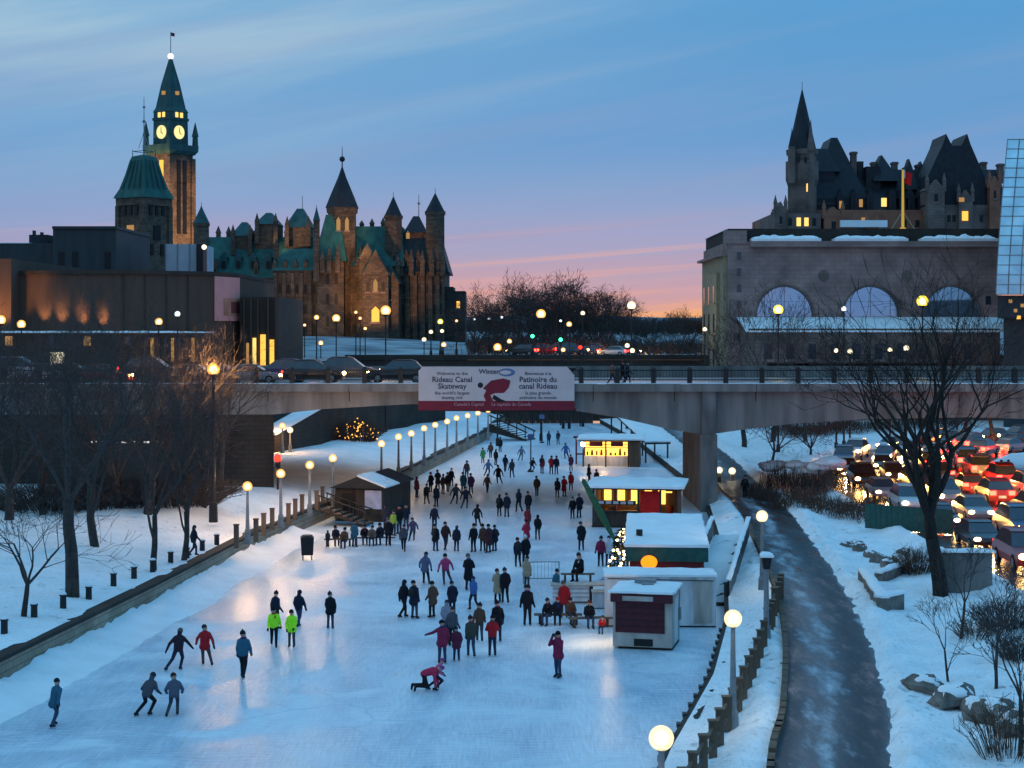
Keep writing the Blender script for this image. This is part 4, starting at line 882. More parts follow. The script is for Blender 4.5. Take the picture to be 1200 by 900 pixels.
turret(t, 950, 10, 176, 330, Yh + 3.6, 140, M['chateau_stone'], M['chateau_stone'], 8, 1.0, False)
g = MB(); pb(g, 955, 1016, 232, 330, Yh + 9, 22); g.build('block_wall', M['slate'], t)
g = MB(); hip(g, 950, 1020, 240, 157, Yh + 9, 22, .1, .2, .6); g.build('pavilion_roof', M['slate'], t)
g = MB(); pb(g, 938, 978, 200, 262, Yh + 11, 12); hip(g, 936, 984, 201, 172, Yh + 11, 12, .5, .2, .6); g.build('link_roof', M['slate'], t)
g = MB(); pb(g, 1015, 1032, 195, 240, Yh + 14, 10); pb(g, 1005, 1012, 189, 240, Yh + 16, 4); g.build('chimney', M['slate'], t)
g = MB(); hip(g, 1024, 1054, 212, 179, Yh + 13, 12, .04, .1, .8); g.build('spire_roof', M['slate'], t)
# big double-apex roof
g = MB(); X0, X1 = Xp(1090, Yh), Xp(1163, Yh); ya, yb_ = Yh + 4, Yh + 15
zb_, zm, zt_ = Zp(240, Yh), Zp(168, Yh), Zp(154, Yh)
L0, L1, L2, L3, L4, L5 = [Xp(v, Yh) for v in (1115, 1122, 1133, 1140, 1093, 1160)]
g.prof([(X0, zb_), (X1, zb_), (Xp(1161, Yh), Zp(206, Yh)), (L3 + .6, zm + .4), (L3, zt_), (L2, zm), (L1, zm), (L0, zt_), (L0 - .6, zm + .4), (Xp(1094, Yh), Zp(203, Yh))], ya, yb_); g.build('great_roof', M['slate'], t)
g = MB(); pb(g, 1092, 1186, 240, 330, Yh + 3.5, 30); g.build('great_wall', M['chateau_stone'], t)
for x, w_, yt, yb, mm in ((1097, 20, 214, 262, 'chateau_stone'), (1132, 16, 226, 262, 'chateau_stone'), (1166, 12, 210, 262, 'chateau_brick'), (977, 22, 246, 272, 'chateau_brick'), (995, 12, 262, 275, 'chateau_brick'), (1022, 12, 262, 275, 'chateau_brick'), (915, 12, 240, 262, 'chateau_stone')):
    Yg = Yh + 2.2 if x > 1090 else Yh + .4; g = MB(); pb(g, x - w_ / 2, x + w_ / 2, yt + 8, yb + 30, Yg, 6); gable(g, x - w_ / 2 - 1, x + w_ / 2 + 1, yt + 8.2, yt - 4, Yg - .06, 5.9)
    for dx in (-.5, .5): X = Xp(x + w_ * dx, Yg); g.sq((X, Yg + .4), .7, .6, Zp(yt + 10, Yg), Zp(yt - 2, Yg)); g.sq((X, Yg + .4), .75, .05, Zp(yt - 2, Yg), Zp(yt - 12, Yg))
    o = g.build('gable_dormer', M[mm], t); x == 1132 or win(o, x, yt + 18, w_ * .22, 9, Yg, M['black'], arch=False)
rnd = random.Random(31)
for x, yt in ((966, 186), (1000, 178), (1024, 190), (1048, 190), (1062, 196), (1076, 193), (1088, 196), (1152, 190), (1172, 192)):
    g = MB(); Yq = Yh + 19 + rnd.uniform(-3, 3); X = Xp(x, Yq); g.bx(X - .55, X + .55, Yq - .8, Yq + .8, Zp(215, Yq), Zp(yt, Yq)); g.bx(X - .7, X + .7, Yq - .95, Yq + .95, Zp(yt, Yq) - .5, Zp(yt, Yq) - .1); g.build('chimney', M['chateau_stone'], t)
for k, x in enumerate((1046, 1058, 1068, 1080, 985, 1001, 1020)):
    Yq = Yh + 8.2; g = MB(); pb(g, x - 4, x + 4, 232, 250, Yq, 8); gable(g, x - 5, x + 5, 232.3, 221, Yq - .05, 8); o = g.build('roof_dormer', M['slate'], t); win(o, x, 240, 3, 9, Yq, M['lit_dim' if k in (1, 4) else 'black'], arch=False, frame=False)
for x, yt in ((1070, 196), (1084, 199)):
    g = MB(); hip(g, x - 8, x + 8, 222, yt - 12, Yh + 12, 9, .04, .1, .8); g.build('spire_roof', M['slate'], t)
turret(t, 1182, 9, 196, 260, Yh + 4, 176, M['slate'], M['chateau_brick'], 8)
g = MB(); pb(g, 985, 1040, 258, 266, Yh - .5, 6); g.build('terrace_roof', M['snow'], t)
for x, y, w_, h_, Yw, mm in ((948, 219, 6, 11, Yh + 3.2, 'lit_yellow'), (936, 260, 5, 10, Yh + 1, 'lit_yellow'), (945, 260, 5, 10, Yh + 1, 'lit_yellow'), (1036, 237, 6, 10, Yh + 7.4, 'lit_yellow'), (1009, 238, 4, 9, Yh + 7.4, 'lit_dim'), (1012, 258, 5, 6, Yh + 5.9, 'lit_dim'), (1131, 253, 7, 11, Yh + 2.1, 'lit_amber'), (1127, 234, 6, 5, Yh + 2.1, 'lit_dim'),
                             (936, 186, 3, 7, Yh + 2.6, 'black'), (944, 187, 3, 7, Yh + 2.6, 'black'), (926, 260, 4, 9, Yh + 1, 'black'), (954, 260, 4, 9, Yh + 1, 'black'), (1060, 262, 5, 8, Yh + 6, 'black'), (1075, 262, 5, 8, Yh + 6, 'black'), (1150, 256, 4, 8, Yh + 3.5, 'black'), (1112, 256, 4, 8, Yh + 3.5, 'black'), (1118, 256, 4, 8, Yh + 3.5, 'black')):
    win(t, x, y, w_, h_, Yw, M[mm], arch=False, frame=False)

# --- glass-fronted tower at the right edge
Yg = 208.
t = thing('glass_hall', 'leaning pale blue glass facade above a dark lit entrance, right edge', 'building')
def gf(u, v):       # u along the facade, v up: bulging at the bottom, leaning back at the top
    zz = Zp(345, Yg) + (Zp(160, Yg) - Zp(345, Yg)) * v
    X = Xp(1167 + 22 * v ** 1.35, Yg) + u * 30
    return (X, Yg + 3 * v ** 1.4 + 5 * u * u, zz)
g = MB(); g.grid(gf, frange(0, 1, .1), frange(0, 1, .1)); 
g.grid(lambda u, v: (gf(0, v)[0] + .02 + u * 7, gf(0, v)[1] + 22 * u, gf(0, v)[2]), [0, 1], frange(0, 1, .1), True); g.build('curtain_wall', M['curtain_glass'], t)
g = MB()
for i in range(21):
    for j in range(10): g.tube(Vector(gf(i / 20, j / 10)) + Vector((0, -.06, 0)), Vector(gf(i / 20, (j + 1) / 10)) + Vector((0, -.06, 0)), .06, .06, 4, False)
for j in range(17):
    for i in range(12): g.tube(Vector(gf(i / 12, j / 16)) + Vector((0, -.06, 0)), Vector(gf((i + 1) / 12, j / 16)) + Vector((0, -.06, 0)), .05, .05, 4, False)
g.build('mullion_grid', M['grey_metal'], t)
g = MB()
def trap(xl, xr, ya, yb_, z0, z1): g.prism([(Xp(xl, ya), ya), (Xp(xr, ya), ya), (Xp(xr, ya) + 4, yb_), (Xp(xl, yb_) + .3, yb_)], z0, z1)
trap(1169, 1460, Yg + 1, Yg + 23, Zp(372, Yg), Zp(346, Yg)); trap(1176, 1460, Yg + 2.5, Yg + 24, 0, Zp(372, Yg) - .01); trap(1199, 1460, Yg + 9, Yg + 24.5, Zp(346, Yg) + .01, Zp(160, Yg) - .2); g.build('dark_base', M['office'], t)
for x, y, mm in ((1184, 353, 'lit_dim'), (1190, 364, 'lit_dim'), (1194, 372, 'lit_amber'), (1198, 358, 'lit_dim')): win(t, x, y, 4, 4, Yg + 1, M[mm], arch=False, frame=False)
# ---------------------------------------------------------------- lamps
def zl(x, y): return hL(x, y)
def post_lamp(label, loc, hgt, m, r=.25, group='globe lamps along the canal', finial=False, f=1.):
    t = thing('lamp_post', label, 'lamp post', loc, 0, group)
    g = MB(); g.cone((0, 0), .2, .17, -.3, .5, 10); g.cone((0, 0), .165, .13, .5, .6, 10); g.cone((0, 0), .115, .07, .6, hgt - r * 1.15, 10); g.cone((0, 0), .09, .15, hgt - r * 1.2, hgt - r * .85, 10); g.build('pole', M['grey_metal'], t, False)
    g = MB(); g.ball((0, 0, hgt), r * 1.15, 16, 12); g.build('globe', M[m], t, True); bulb(t, (0, 0, hgt), m, r * .66, f)
    if finial: g = MB(); g.cone((0, 0), r * .5, .03, hgt + r * .92, hgt + r * 1.3, 8); g.build('cap', M['dark_iron'], t)
    return t
R_LAMPS = [(775, 865, 38.7, 'nearest globe lamp, cut off by the bottom edge beside the ice', 'lamp_white'), (859, 725, 54.5, 'lit globe lamp standing by the low fence on the snowy canal edge', 'lamp_white'), (893, 605, 82.7, 'lit globe lamp at the bend of the footpath beside the ramp', 'lamp_white')]
for x, y, Y, lb, mm in R_LAMPS:
    X = Xp(x, Y); zb = hR(X, Y) if X > wr(Y) + .3 else .5; post_lamp(lb, (X, Y, zb), Zp(y, Y) - zb, mm, f=7.)
Y = 68.7; X = Xp(898, Y); zb = hR(X, Y)
t = thing('lamp_post', 'unlit post with square snow-topped lantern head between the path and fence', 'lamp post', (X, Y, zb), 0)
g = MB(); hh = Zp(652, Y) - zb; g.cone((0, 0), .2, .17, -.3, .5, 10); g.cone((0, 0), .12, .09, .5, hh - .5, 10); g.build('pole', M['grey_metal'], t)
g = MB(); g.sq((0, 0), .26, .4, hh - .5, hh); g.build('lantern', M['dark_iron'], t); g = MB(); g.snowslab(-.24, .24, -.24, .24, hh, .16, 1, nx=5, ny=5, lip=.03); g.build('snow_cap', M['snow'], t, True)
ORD = ['first', 'second', 'third', 'fourth', 'fifth', 'sixth', 'seventh', 'eighth', 'ninth', 'tenth', 'eleventh', 'twelfth', 'thirteenth', 'fourteenth', 'fifteenth', 'sixteenth', 'seventeenth', 'eighteenth', 'nineteenth', 'twentieth', 'twenty-first', 'twenty-second', 'twenty-third', 'twenty-fourth']
LL = [(290, 570, 99.6), (329, 555, 107.5), (363, 545, 114), (390, 537, 121), (447, 520, 136), (467, 512, 144.5), (482, 508, 150.5), (497, 502, 157), (510, 498, 163), (524, 494, 169), (535, 490, 175), (548, 487, 180.5), (560, 484, 186), (572, 481, 192)]
for i, (x, y, Y) in enumerate(LL):
    X = Xp(x, Y); zb = hL(X, Y); w_ = wl(Y) - X
    post_lamp('warm globe lamp on the left bank, ' + (ORD[i] + ' of the row counted from the near end' if i else 'nearest of the row, beside the row of posts'), (X, Y, zb), Zp(y, Y) - zb, 'lamp_bank' if i < 4 else 'lamp_warm')
# tall sodium street lamp on the left bank
def street_lamp(name, label, x, ytop, Y, zb, m, r, group=None, ph=.10, double=False, cat='street lamp'):
    X = Xp(x, Y); h = Zp(ytop, Y) - zb; t = thing(name, label, cat, (X, Y, zb), 0, group)
    g = MB(); g.cone((0, 0), ph * 2, ph * 1.8, -.3, .9, 10); g.cone((0, 0), ph, ph * .6, .9, h - r * .9, 10); g.cone((0, 0), ph, r * .7, h - r * 1.1, h - r * .7, 10); g.build('pole', M['dark_iron'], t)
    g = MB(); g.ball((0, 0, h), r * .92, 16, 12); g.build('globe', M[m], t, True); bulb(t, (0, 0, h), m, r * .6); return t
street_lamp('street_lamp', 'tall street lamp with fierce orange light rising from the left bank trees', 250, 433, 104, 2.0, 'lamp_sodium', .40, None, .14)
FAR = [  # x, y, distance, material, radius, label
    (1, 375, 170, 'lamp_warm', .52, 'street lamp at the left edge before the orange-lit theatre tower'),
    (25, 380, 168, 'lamp_warm', .46, 'street lamp just right of the one at the left edge, before the brown theatre'),
    (186, 377, 172, 'lamp_warm', .42, 'warm street lamp before the dark middle of the brown theatre wall'),
    (208, 368, 174, 'lamp_cool', .32, 'small bluish white lamp before the theatre wall, left of its poster'),
    (371, 372, 225, 'lamp_warm', .36, 'warm lamp before the pavilion of the gothic block'),
    (394, 373, 222, 'lamp_warm', .56, 'bright warm lamp in front of the tall gothic entrance tower'),
    (452, 364, 190, 'lamp_warm', .62, 'brightest warm street lamp, before the orange-lit gable'),
    (634, 368, 205, 'lamp_warm', .62, 'warm street lamp standing before the clump of bare trees'),
    (667, 380, 230, 'lamp_warm', .40, 'smaller warm lamp right of the lamp before the bare trees'),
    (683, 367, 235, 'lamp_white', .34, 'small white lamp at the right side of the tree clump'),
    (740, 358, 190, 'lamp_white', .52, 'white street lamp standing out against the orange sunset gap'),
    (741, 411, 185, 'lamp_white', .30, 'low white lamp behind the bridge rail under the sunset gap'),
    (826, 386, 200, 'lamp_white', .30, 'small white lamp at the corner of the stone station'),
    (912, 363, 172, 'lamp_yellow', .55, 'yellow street lamp before the left arched window of the station'),
    (989, 362, 178, 'lamp_cool', .30, 'slim lantern lamp before the middle arched window of the station'),
    (1081, 353, 168, 'lamp_yellow', .62, 'brightest yellow street lamp between the two right arched windows'),
    (980, 411, 175, 'lamp_white', .26, 'leftmost of four low lamps before the station basement'),
    (996, 412, 173, 'lamp_white', .30, 'second of four low lamps before the station basement'),
    (1043, 410, 174, 'lamp_white', .27, 'third of four low lamps before the station basement'),
    (1062, 408, 172, 'lamp_white', .32, 'rightmost of four low lamps before the station basement'),
    (343, 400, 240, 'lamp_white', .22, 'tiny lamp right of the lit foyer corner'), (376, 402, 238, 'lamp_far', .36, 'flat orange lamp low before the pavilion'),
    (357, 381, 245, 'lamp_far', .24, 'small orange lamp left of the pavilion lamps'), (417, 366, 250, 'lamp_far', .26, 'small lamp left of the brightest gable lamp, the upper of two'),
    (422, 373, 246, 'lamp_far', .26, 'small lamp left of the brightest gable lamp, the lower of two'), (428, 385, 240, 'lamp_far', .26, 'pinkish lamp below the pair of small lamps'),
    (497, 398, 250, 'lamp_white', .36, 'whitish lamp lowest in the cluster by the dark annexe'), (505, 389, 256, 'lamp_white', .34, 'whitish lamp above the lowest of the annexe cluster'),
    (516, 377, 262, 'lamp_yellow', .46, 'yellow lamp topmost in the cluster by the dark annexe'), (518, 388, 258, 'lamp_white', .32, 'white lamp right of the annexe cluster'),
    (520, 404, 245, 'lamp_far', .40, 'amber lamp lowest right of the annexe cluster'), (535, 376, 270, 'lamp_far', .26, 'lone amber lamp under the annexe window'),
    (556, 374, 280, 'lamp_cool', .24, 'greenish white lamp, first of three left of the tree clump'), (573, 373, 280, 'lamp_cool', .28, 'middle of three pale lamps left of the tree clump'), (588, 372, 280, 'lamp_cool', .26, 'third of three pale lamps, touching the tree clump'),
    (597, 400, 215, 'lamp_far', .34, 'orange lamp low under the left of the tree clump'), (583, 407, 196, 'lamp_far', .50, 'low orange lantern right above the banner, upper glow'),
    (660, 410, 230, 'lamp_far', .34, 'amber lamp low above the street traffic'), (735, 405, 220, 'lamp_white', .34, 'white lamp low beside the street traffic'), (657, 376, 262, 'lamp_cool', .22, 'tiny pale lamp among the bare trees')]
for x, y, Y, mm, r, lb in FAR:
    zb = ZT if Y < 250 and x < 320 else (0.9 if 700 < x and Y < 246 else (hill_z(Xp(x, Y), Y) if Y > 250 else (.0 if Xp(x, Y) < wr(min(Y, 243)) and Xp(x, Y) > wl(min(Y, 243)) else 1.2)))
    if Y < 246 and x >= 320: zb = min(zb, ZT)
    street_lamp('street_lamp', lb, x, y, Y, zb, mm, r, 'street lamps of the city beyond the bridge', .11)
for lb, x, y, Y, r in (('yellow lamp behind the bridge pier, beside the white one', 843, 551, 140, .24), ('white lamp seen past the bridge pier, on the far path', 858, 552, 141, .26), ('white lamp under the bridge left of the pier', 803, 504, 158, .26)):
    X = Xp(x, Y); zb = hR(X, Y) if X > wr(Y) + .3 else 0; post_lamp(lb, (X, Y, zb), Zp(y, Y) - zb, 'lamp_white' if 'white' in lb else 'lamp_yellow', r)
# red signal under the bridge, left
Y = 128.5; X = Xp(332, Y); zb = hL(X, Y)
t = thing('traffic_signal', 'traffic signal glowing red beside the dark bridge abutment', 'traffic light', (X, Y - 3, zb)); h = Zp(537, Y - 3) - zb
g = MB(); g.cone((0, 0), .08, .06, -.2, h - .2, 8); g.build('pole', M['dark_iron'], t); g = MB(); g.box((0, .05, h - .25), (.36, .28, 1.0)); g.build('housing', M['dark_iron'], t)
g = MB(); g.ball((0, -.14, h), .26, 12, 8, 1, .5, 1); g.build('red_lens', M['red_light'], t); g = MB(); g.ball((0, -.12, h - .5), .14, 10, 6, 1, .5, 1); g.build('dark_lens', M['black'], t)
for lb, x, y, Y, mm, r in (('small amber lamp in the gap beside the bridge abutment', 331, 499, 158, 'lamp_sodium', .25), ('small white lamp in the gap beside the abutment, right of the amber one', 340, 504, 160, 'lamp_white', .25)):
    X = Xp(x, Y); zb = 2.; post_lamp(lb, (X, Y, zb), Zp(y, Y) - zb, mm, r, f=.3)
for lb, x, y, Y, c in (('green traffic light left of the tree clump street', 624, 394, 240, 'green_light'), ('green traffic light at the middle of the tree clump street', 657, 398, 238, 'green_light'), ('red traffic light over the street traffic', 680, 407, 236, 'red_light')):
    X = Xp(x, Y); t = thing('traffic_signal', lb, 'traffic light', (X, Y, 0 if Y < 249 else ZT)); h = Zp(y, Y)
    g = MB(); g.cone((0, .2), .09, .07, -.1, h + .6, 8); g.build('pole', M['dark_iron'], t); g = MB(); g.box((0, .1, h - .1), (.5, .3, 1.3)); g.build('housing', M['dark_iron'], t)
    g = MB(); g.ball((0, -.06, h), .25, 10, 8, 1, .5, 1); g.build('lens', M[c], t)

# ---------------------------------------------------------------- trees
def branchy(seed, height, r0, fork, spread, levels=5, kids_=3, up=.25, wig=.18, ratio=.68, twigs=True, lean=0., nseg=4, limbs=None, minr=.010, thick=1.):
    rnd = random.Random(seed); T, B = MB(), MB()
    def grow(p, d, ln, r, lv, mb):
        n = nseg if lv < 3 else 3 if lv < 4 else 2; pts = [p]; dirs = []
        for k in range(n):
            d = (d + Vector((rnd.uniform(-1, 1), rnd.uniform(-1, 1), rnd.uniform(-.6, .8))) * wig + Vector((0, 0, up * (.12 if lv else .3)))).normalized()
            q = pts[-1] + d * (ln / n); pts.append(q); dirs.append(d.copy())
        ra = r
        for k in range(n):
            rb = r * (1 - (.42 if lv else .3) * (k + 1) / n)
            mb.tube(pts[k], pts[k + 1], ra, rb, 8 if lv == 0 else 6 if lv < 2 else 4 if lv < 3 else 3, lv == 0); ra = rb
        if lv >= levels: return
        nk = (limbs or kids_ + 1) if lv == 0 else kids_ if lv < levels - 2 else 3 if lv == levels - 2 else 2
        for k in range(nk):
            at_ = 1. if k < 2 and lv > 0 or lv == 0 and k < (limbs or 3) else rnd.uniform(.35, .95)
            i = min(n - 1, int(at_ * n - 1e-6)); q = pts[i].lerp(pts[i + 1], at_ * n - i) if at_ < 1 else pts[-1]
            az_ = rnd.uniform(0, 2 * math.pi) if lv else 2 * math.pi * k / nk + rnd.uniform(-.4, .4)
            dd = dirs[i]; u = dd.orthogonal().normalized(); v = dd.cross(u); sp = spread * rnd.uniform(.65, 1.25)
            nd_ = (dd * math.cos(sp) + (u * math.cos(az_) + v * math.sin(az_)) * math.sin(sp)).normalized()
            grow(q, nd_, ln * ratio * rnd.uniform(.75, 1.15) if lv else (height - fork) * .42 * rnd.uniform(.85, 1.2), max(minr, ra * min(.92, rnd.uniform(.55, .78) * (thick if lv < 3 else 1))), lv + 1, B)
    grow(Vector((0, 0, -.25)), Vector((lean, 0, 1)).normalized(), fork + .25, r0, 0, T)
    return T, B
TREES = {}
def tree_src(key, *a, **k):
    T, B = branchy(*a, **k); TREES[key] = (T.mesh('trunk', M['bark'], True), B.mesh('crown', M['twig'], False)); return TREES[key]
tree_src('tall', 11, 14, .34, 4.6, .50, levels=6, kids_=4, up=.42, ratio=.66, limbs=5)
tree_src('tall2', 23, 13.0, .28, 3.6, .54, levels=6, kids_=4, up=.35, ratio=.66)
tree_src('round', 37, 11.5, .34, 2.2, .60, levels=6, kids_=4, up=.3, ratio=.68, limbs=5)
tree_src('small', 41, 5.8, .14, 1.4, .66, levels=5, kids_=4, up=.2, ratio=.72, limbs=4)
tree_src('big', 52, 13.0, .40, 3.6, .60, levels=6, kids_=3, up=.34, ratio=.76, limbs=6, wig=.22, minr=.013, thick=1.25)
for me_ in TREES['big']: me_.materials[0] = M['dark_bark']
tree_src('sap', 66, 4.2, .07, 1.6, .5, levels=5, kids_=3, up=.3, ratio=.70)
tree_src('far', 73, 13, .34, 2.2, .62, levels=6, kids_=4, up=.3, ratio=.70, limbs=6, minr=.032)
tree_src('far2', 79, 12, .30, 1.8, .7, levels=6, kids_=4, up=.25, ratio=.70, limbs=5, minr=.026)
tree_src('station', 91, 12, .26, 3.0, .55, levels=6, kids_=3, up=.35, ratio=.70, limbs=5, minr=.016)
def tree(key, label, loc, rz=0., s=1., group=None, name='bare_tree', sz=None):
    t = thing(name, label, 'tree', loc, rz, group); t.scale = (s, s, sz or s)
    for nm, me in zip(('trunk', 'crown'), TREES[key]): o = bpy.data.objects.new(nm, me); COL.objects.link(o); o.parent = t
    return t
def bank_tree(key, lb, x, y, rz, s, sz=None):
    p = gnd(x, y, 1.9); tree(key, lb, (p.x, p.y, hL(p.x, p.y) - .05), rz, s, 'bare trees on the left bank', sz=sz)
bank_tree('tall', 'thick-trunked tall bare tree with a forked top, second from the left edge', 85, 683, .4, .98)
bank_tree('tall2', 'tall bare tree just behind the thick-trunked forked one', 112, 637, 2.1, .92)
bank_tree('tall2', 'thin bare tree standing nearest the bollards', 180, 653, 4., .62, .80)
bank_tree('round', 'low-forking bare tree with a broad round fan of branches', 173, 607, 1., .95)
bank_tree('tall2', 'slim bare tree beside the walking person', 215, 641, 5.2, .62, .74)
bank_tree('tall', 'bare tree standing by the orange street lamp', 259, 582, 3., .66, .72)
bank_tree('small', 'small spreading bare tree nearest the left edge', 28, 706, .8, 1.0)
for i, (x, y, k, rz, s, lb) in enumerate(((10, 612, 'round', 2, .9, 'bare tree before the dark abutment at the left edge'), (50, 604, 'tall2', 1, .8, 'bare tree behind the forked one, near the left edge of the wall'), (140, 604, 'round', 4, .8, 'bare tree before the abutment, left of the broad fan tree'), (205, 600, 'round', .2, .78, 'bare tree before the abutment, right of the broad fan tree'), (-30, 640, 'tall', 2.2, .9, 'bare tree whose branches reach in from beyond the left edge'), (240, 597, 'tall2', 2.9, .62, 'bare tree close behind the orange street lamp'))): bank_tree(k, lb, x, y, rz, s)
X, Y = Xp(1103, 80), 80; tree('big', 'large dark bare tree leaning over the traffic on the right bank', (X, Y, hR(X, Y) - .05), 2.5, 1.0, None)
for x, y, rz, s, lb in ((1112, 788, 0, .72, 'thin sapling standing in open snow, nearest the rock line'), (1125, 742, 2, .95, 'thin sapling right beside the large bare tree'), (1167, 800, 4, 1.0, 'leaning sapling near the right edge'), (1196, 880, 1, 1.1, 'bushy sapling in the bottom right corner')):
    p = gnd(x, y, 1.25); tree('sap', lb, (p.x, p.y, hR(p.x, p.y) - .03), rz, s, 'saplings on the right bank', 'sapling')
for i, (x, Y, k, rz, s, lb) in enumerate(((872, 180, 'station', 1, 1.2, 'bare tree before the left corner of the station'), (905, 186, 'station', 3, 1.25, 'bare tree below the yellow lamp at the left arch'), (945, 184, 'station', 5, 1.05, 'bare tree right of the left arch lamp'), (1085, 182, 'station', 2, 1.0, 'bare tree under the brightest yellow lamp'), (1130, 180, 'station', 4, 1.05, 'bare tree before the right arched window'), (1165, 178, 'station', .4, 1.0, 'bare tree by the lit glass hall entrance'),
        (905, 160, 'far2', 2.2, .5, 'small bare tree under the right bridge span, nearest the pier'), (950, 165, 'far2', 4.2, .5, 'small bare tree under the right bridge span, by the road bend'), (1120, 200, 'far2', 3.3, .55, 'bare tree on the far side of the road bend'))):
    tree(k, lb, (Xp(x, Y), Y, 1.0), rz, s, 'bare trees behind the bridge')
random.seed(5)
CL = [(563, 348, .62, 'leftmost thin tree of the distant clump'), (584, 350, .66, 'thin pale tree left of the distant clump'), (607, 338, .95, 'left tree of the dark distant clump'), (625, 345, .95, 'dense tree behind the warm street lamp'), (642, 336, 1.05, 'broad dark tree in the middle of the distant clump'), (660, 330, 1.12, 'tallest knobbly tree of the distant clump'), (678, 345, .95, 'dark tree right of the tallest one'), (695, 342, .92, 'fine-twigged tree on the right of the clump'), (713, 352, .82, 'rightmost tree of the clump, fading into the sunset'), (655, 352, .9, 'low tree under the tallest one'), (735, 372, .6, 'low tree below the sunset gap lamp'), (760, 378, .55, 'low tree in the sunset gap'), (785, 380, .55, 'low tree left of the station corner'), (808, 365, .62, 'fine bare tree against the orange sky by the station')]
for i, (x, yt, s, lb) in enumerate(CL):
    Y = 272 + (i * 37) % 60; zb = hill_z(Xp(x, Y), Y); hgt = Zp(yt, Y) - zb
    k = 'far' if i % 2 else 'far2'; s0 = hgt / (12.6 if i % 2 else 11.4); tree(k, lb, (Xp(x, Y), Y, zb), i * 1.3, max(.5, s0 * (1.15 if 600 < x < 705 else 1.)), 'trees of the distant square', sz=s0)
# undergrowth of the square
g = MB(); rnd = random.Random(9)
for i in range(2600):
    Y = rnd.uniform(262, 330); x = rnd.uniform(548, 850); X = Xp(x, Y); zb = hill_z(X, Y); hh = rnd.uniform(.8, 3.6) * (1.1 if 570 < x < 720 else .7); p = Vector((X, Y, zb)); e = p + Vector((rnd.uniform(-.9, .9), rnd.uniform(-.9, .9), hh)); g.tube(p, e, .06, .02, 3, False)
    for k in range(3): q = p.lerp(e, rnd.uniform(.3, .9)); g.tube(q, q + Vector((rnd.uniform(-.8, .8), rnd.uniform(-.8, .8), rnd.uniform(.2, .9))), .035, .012, 3, False)
tag(g.build('undergrowth', M['twig']), 'dark leafless undergrowth below the distant clump of trees', 'undergrowth', kind='stuff')
# distant woods: one dark mass
g = MB(); rnd = random.Random(3)
for i in range(520):
    Y = rnd.uniform(520, 900); X = rnd.uniform(-.06, .16) * Y
    if X < -.02 * Y and Y < 560: continue
    zb = 11.5; h = rnd.uniform(2.5, 6)
    for k in range(5):
        a = rnd.uniform(0, 6.28); q = Vector((X, Y, zb)); e = q + Vector((math.cos(a) * h * .35, math.sin(a) * h * .35, h * rnd.uniform(.7, 1))); g.tube(q, e, .25, .1, 3, False)
        for j in range(5):
            b_ = q.lerp(e, rnd.uniform(.4, 1)); g.tube(b_, b_ + Vector((rnd.uniform(-2, 2), rnd.uniform(-2, 2), rnd.uniform(.5, 2.2))), .14, .05, 3, False)
tag(g.build('distant_woods', M['twig']), 'dark band of leafless woods along the horizon under the sunset', 'woods', kind='stuff')

# ---------------------------------------------------------------- shrubs, hedges
def shrub_mesh(seed, w_, h, n, r=.018, dome=True):
    rnd = random.Random(seed); g = MB()
    for i in range(n):
        a = rnd.uniform(0, 6.283); q = math.sqrt(rnd.random()); p = Vector((math.cos(a) * q * w_ * .35, math.sin(a) * q * w_ * .35, 0)); hh = h * rnd.uniform(.55, 1) * (1 - .5 * q * q)
        e = p + Vector((math.cos(a) * w_ * .28 * q + rnd.uniform(-.2, .2), math.sin(a) * w_ * .28 * q + rnd.uniform(-.2, .2), hh)); m_ = p.lerp(e, .5) + Vector((0, 0, h * .08)); g.tube(p, m_, r, r * .8, 3, False); g.tube(m_, e, r * .8, r * .4, 3, False)
        for j in range(3): b_ = m_.lerp(e, rnd.random()); g.tube(b_, b_ + Vector((rnd.uniform(-.3, .3), rnd.uniform(-.3, .3), rnd.uniform(.1, .4))) * (h / 1.5), r * .6, r * .3, 3, False)
    return g
def hedge(lb, pts, wid, h, seed, snow=True, m='brown_twig'):
    t = thing('hedge', lb, 'hedge', (pts[0][0], pts[0][1], 0)); rnd = random.Random(seed); g = MB(); tops = []
    L_ = sum(math.dist(a[:2], b[:2]) for a, b in zip(pts, pts[1:])); o = Vector((pts[0][0], pts[0][1], 0))
    for i in range(int(L_ * 130)):
        k = rnd.random() * (len(pts) - 1); j = int(k); a = Vector((*pts[j], 0)); b = Vector((*pts[j + 1], 0)); d = (b - a).normalized(); n_ = Vector((d.y, -d.x, 0))
        p = a.lerp(b, k - j) + n_ * rnd.uniform(-wid, wid) / 2; zb = hR(p.x, p.y); hh = h * (1 + .25 * nz(p.x * .4, p.y * .4)) * (1 - .45 * (abs((p - a.lerp(b, k - j)).dot(n_)) / wid * 2) ** 2)
        q = p - o; base = Vector((q.x, q.y, zb + rnd.uniform(0, hh * .5))); e = base + Vector((rnd.uniform(-.35, .35), rnd.uniform(-.35, .35), hh * rnd.uniform(.3, .6))); g.tube(base, e, .02, .01, 3, False)
    g.build('twigs', M[m], t)
    if snow:
        g = MB()
        for k in range(13):
            q_ = k / 12 * (len(pts) - 1); jj = min(len(pts) - 2, int(q_)); p = Vector((*pts[jj], 0)).lerp(Vector((*pts[jj + 1], 0)), q_ - jj) + Vector((rnd.uniform(-.4, .4), rnd.uniform(-.1, .9), 0))
            g.ball((p.x - o.x, p.y - o.y, hR(p.x, p.y) + h * rnd.uniform(.72, .92)), rnd.uniform(.55, 1.0), 14, 9, 1.2, 1., .42, .5, k)
        g.build('snow_cap', M['snow'], t, True)
    return t
hedge('dark brown clipped hedge between the footpath and the road', [(18.9, 121), (21.5, 114.5), (24.2, 108.5)], 2.2, 1.5, 1, False)
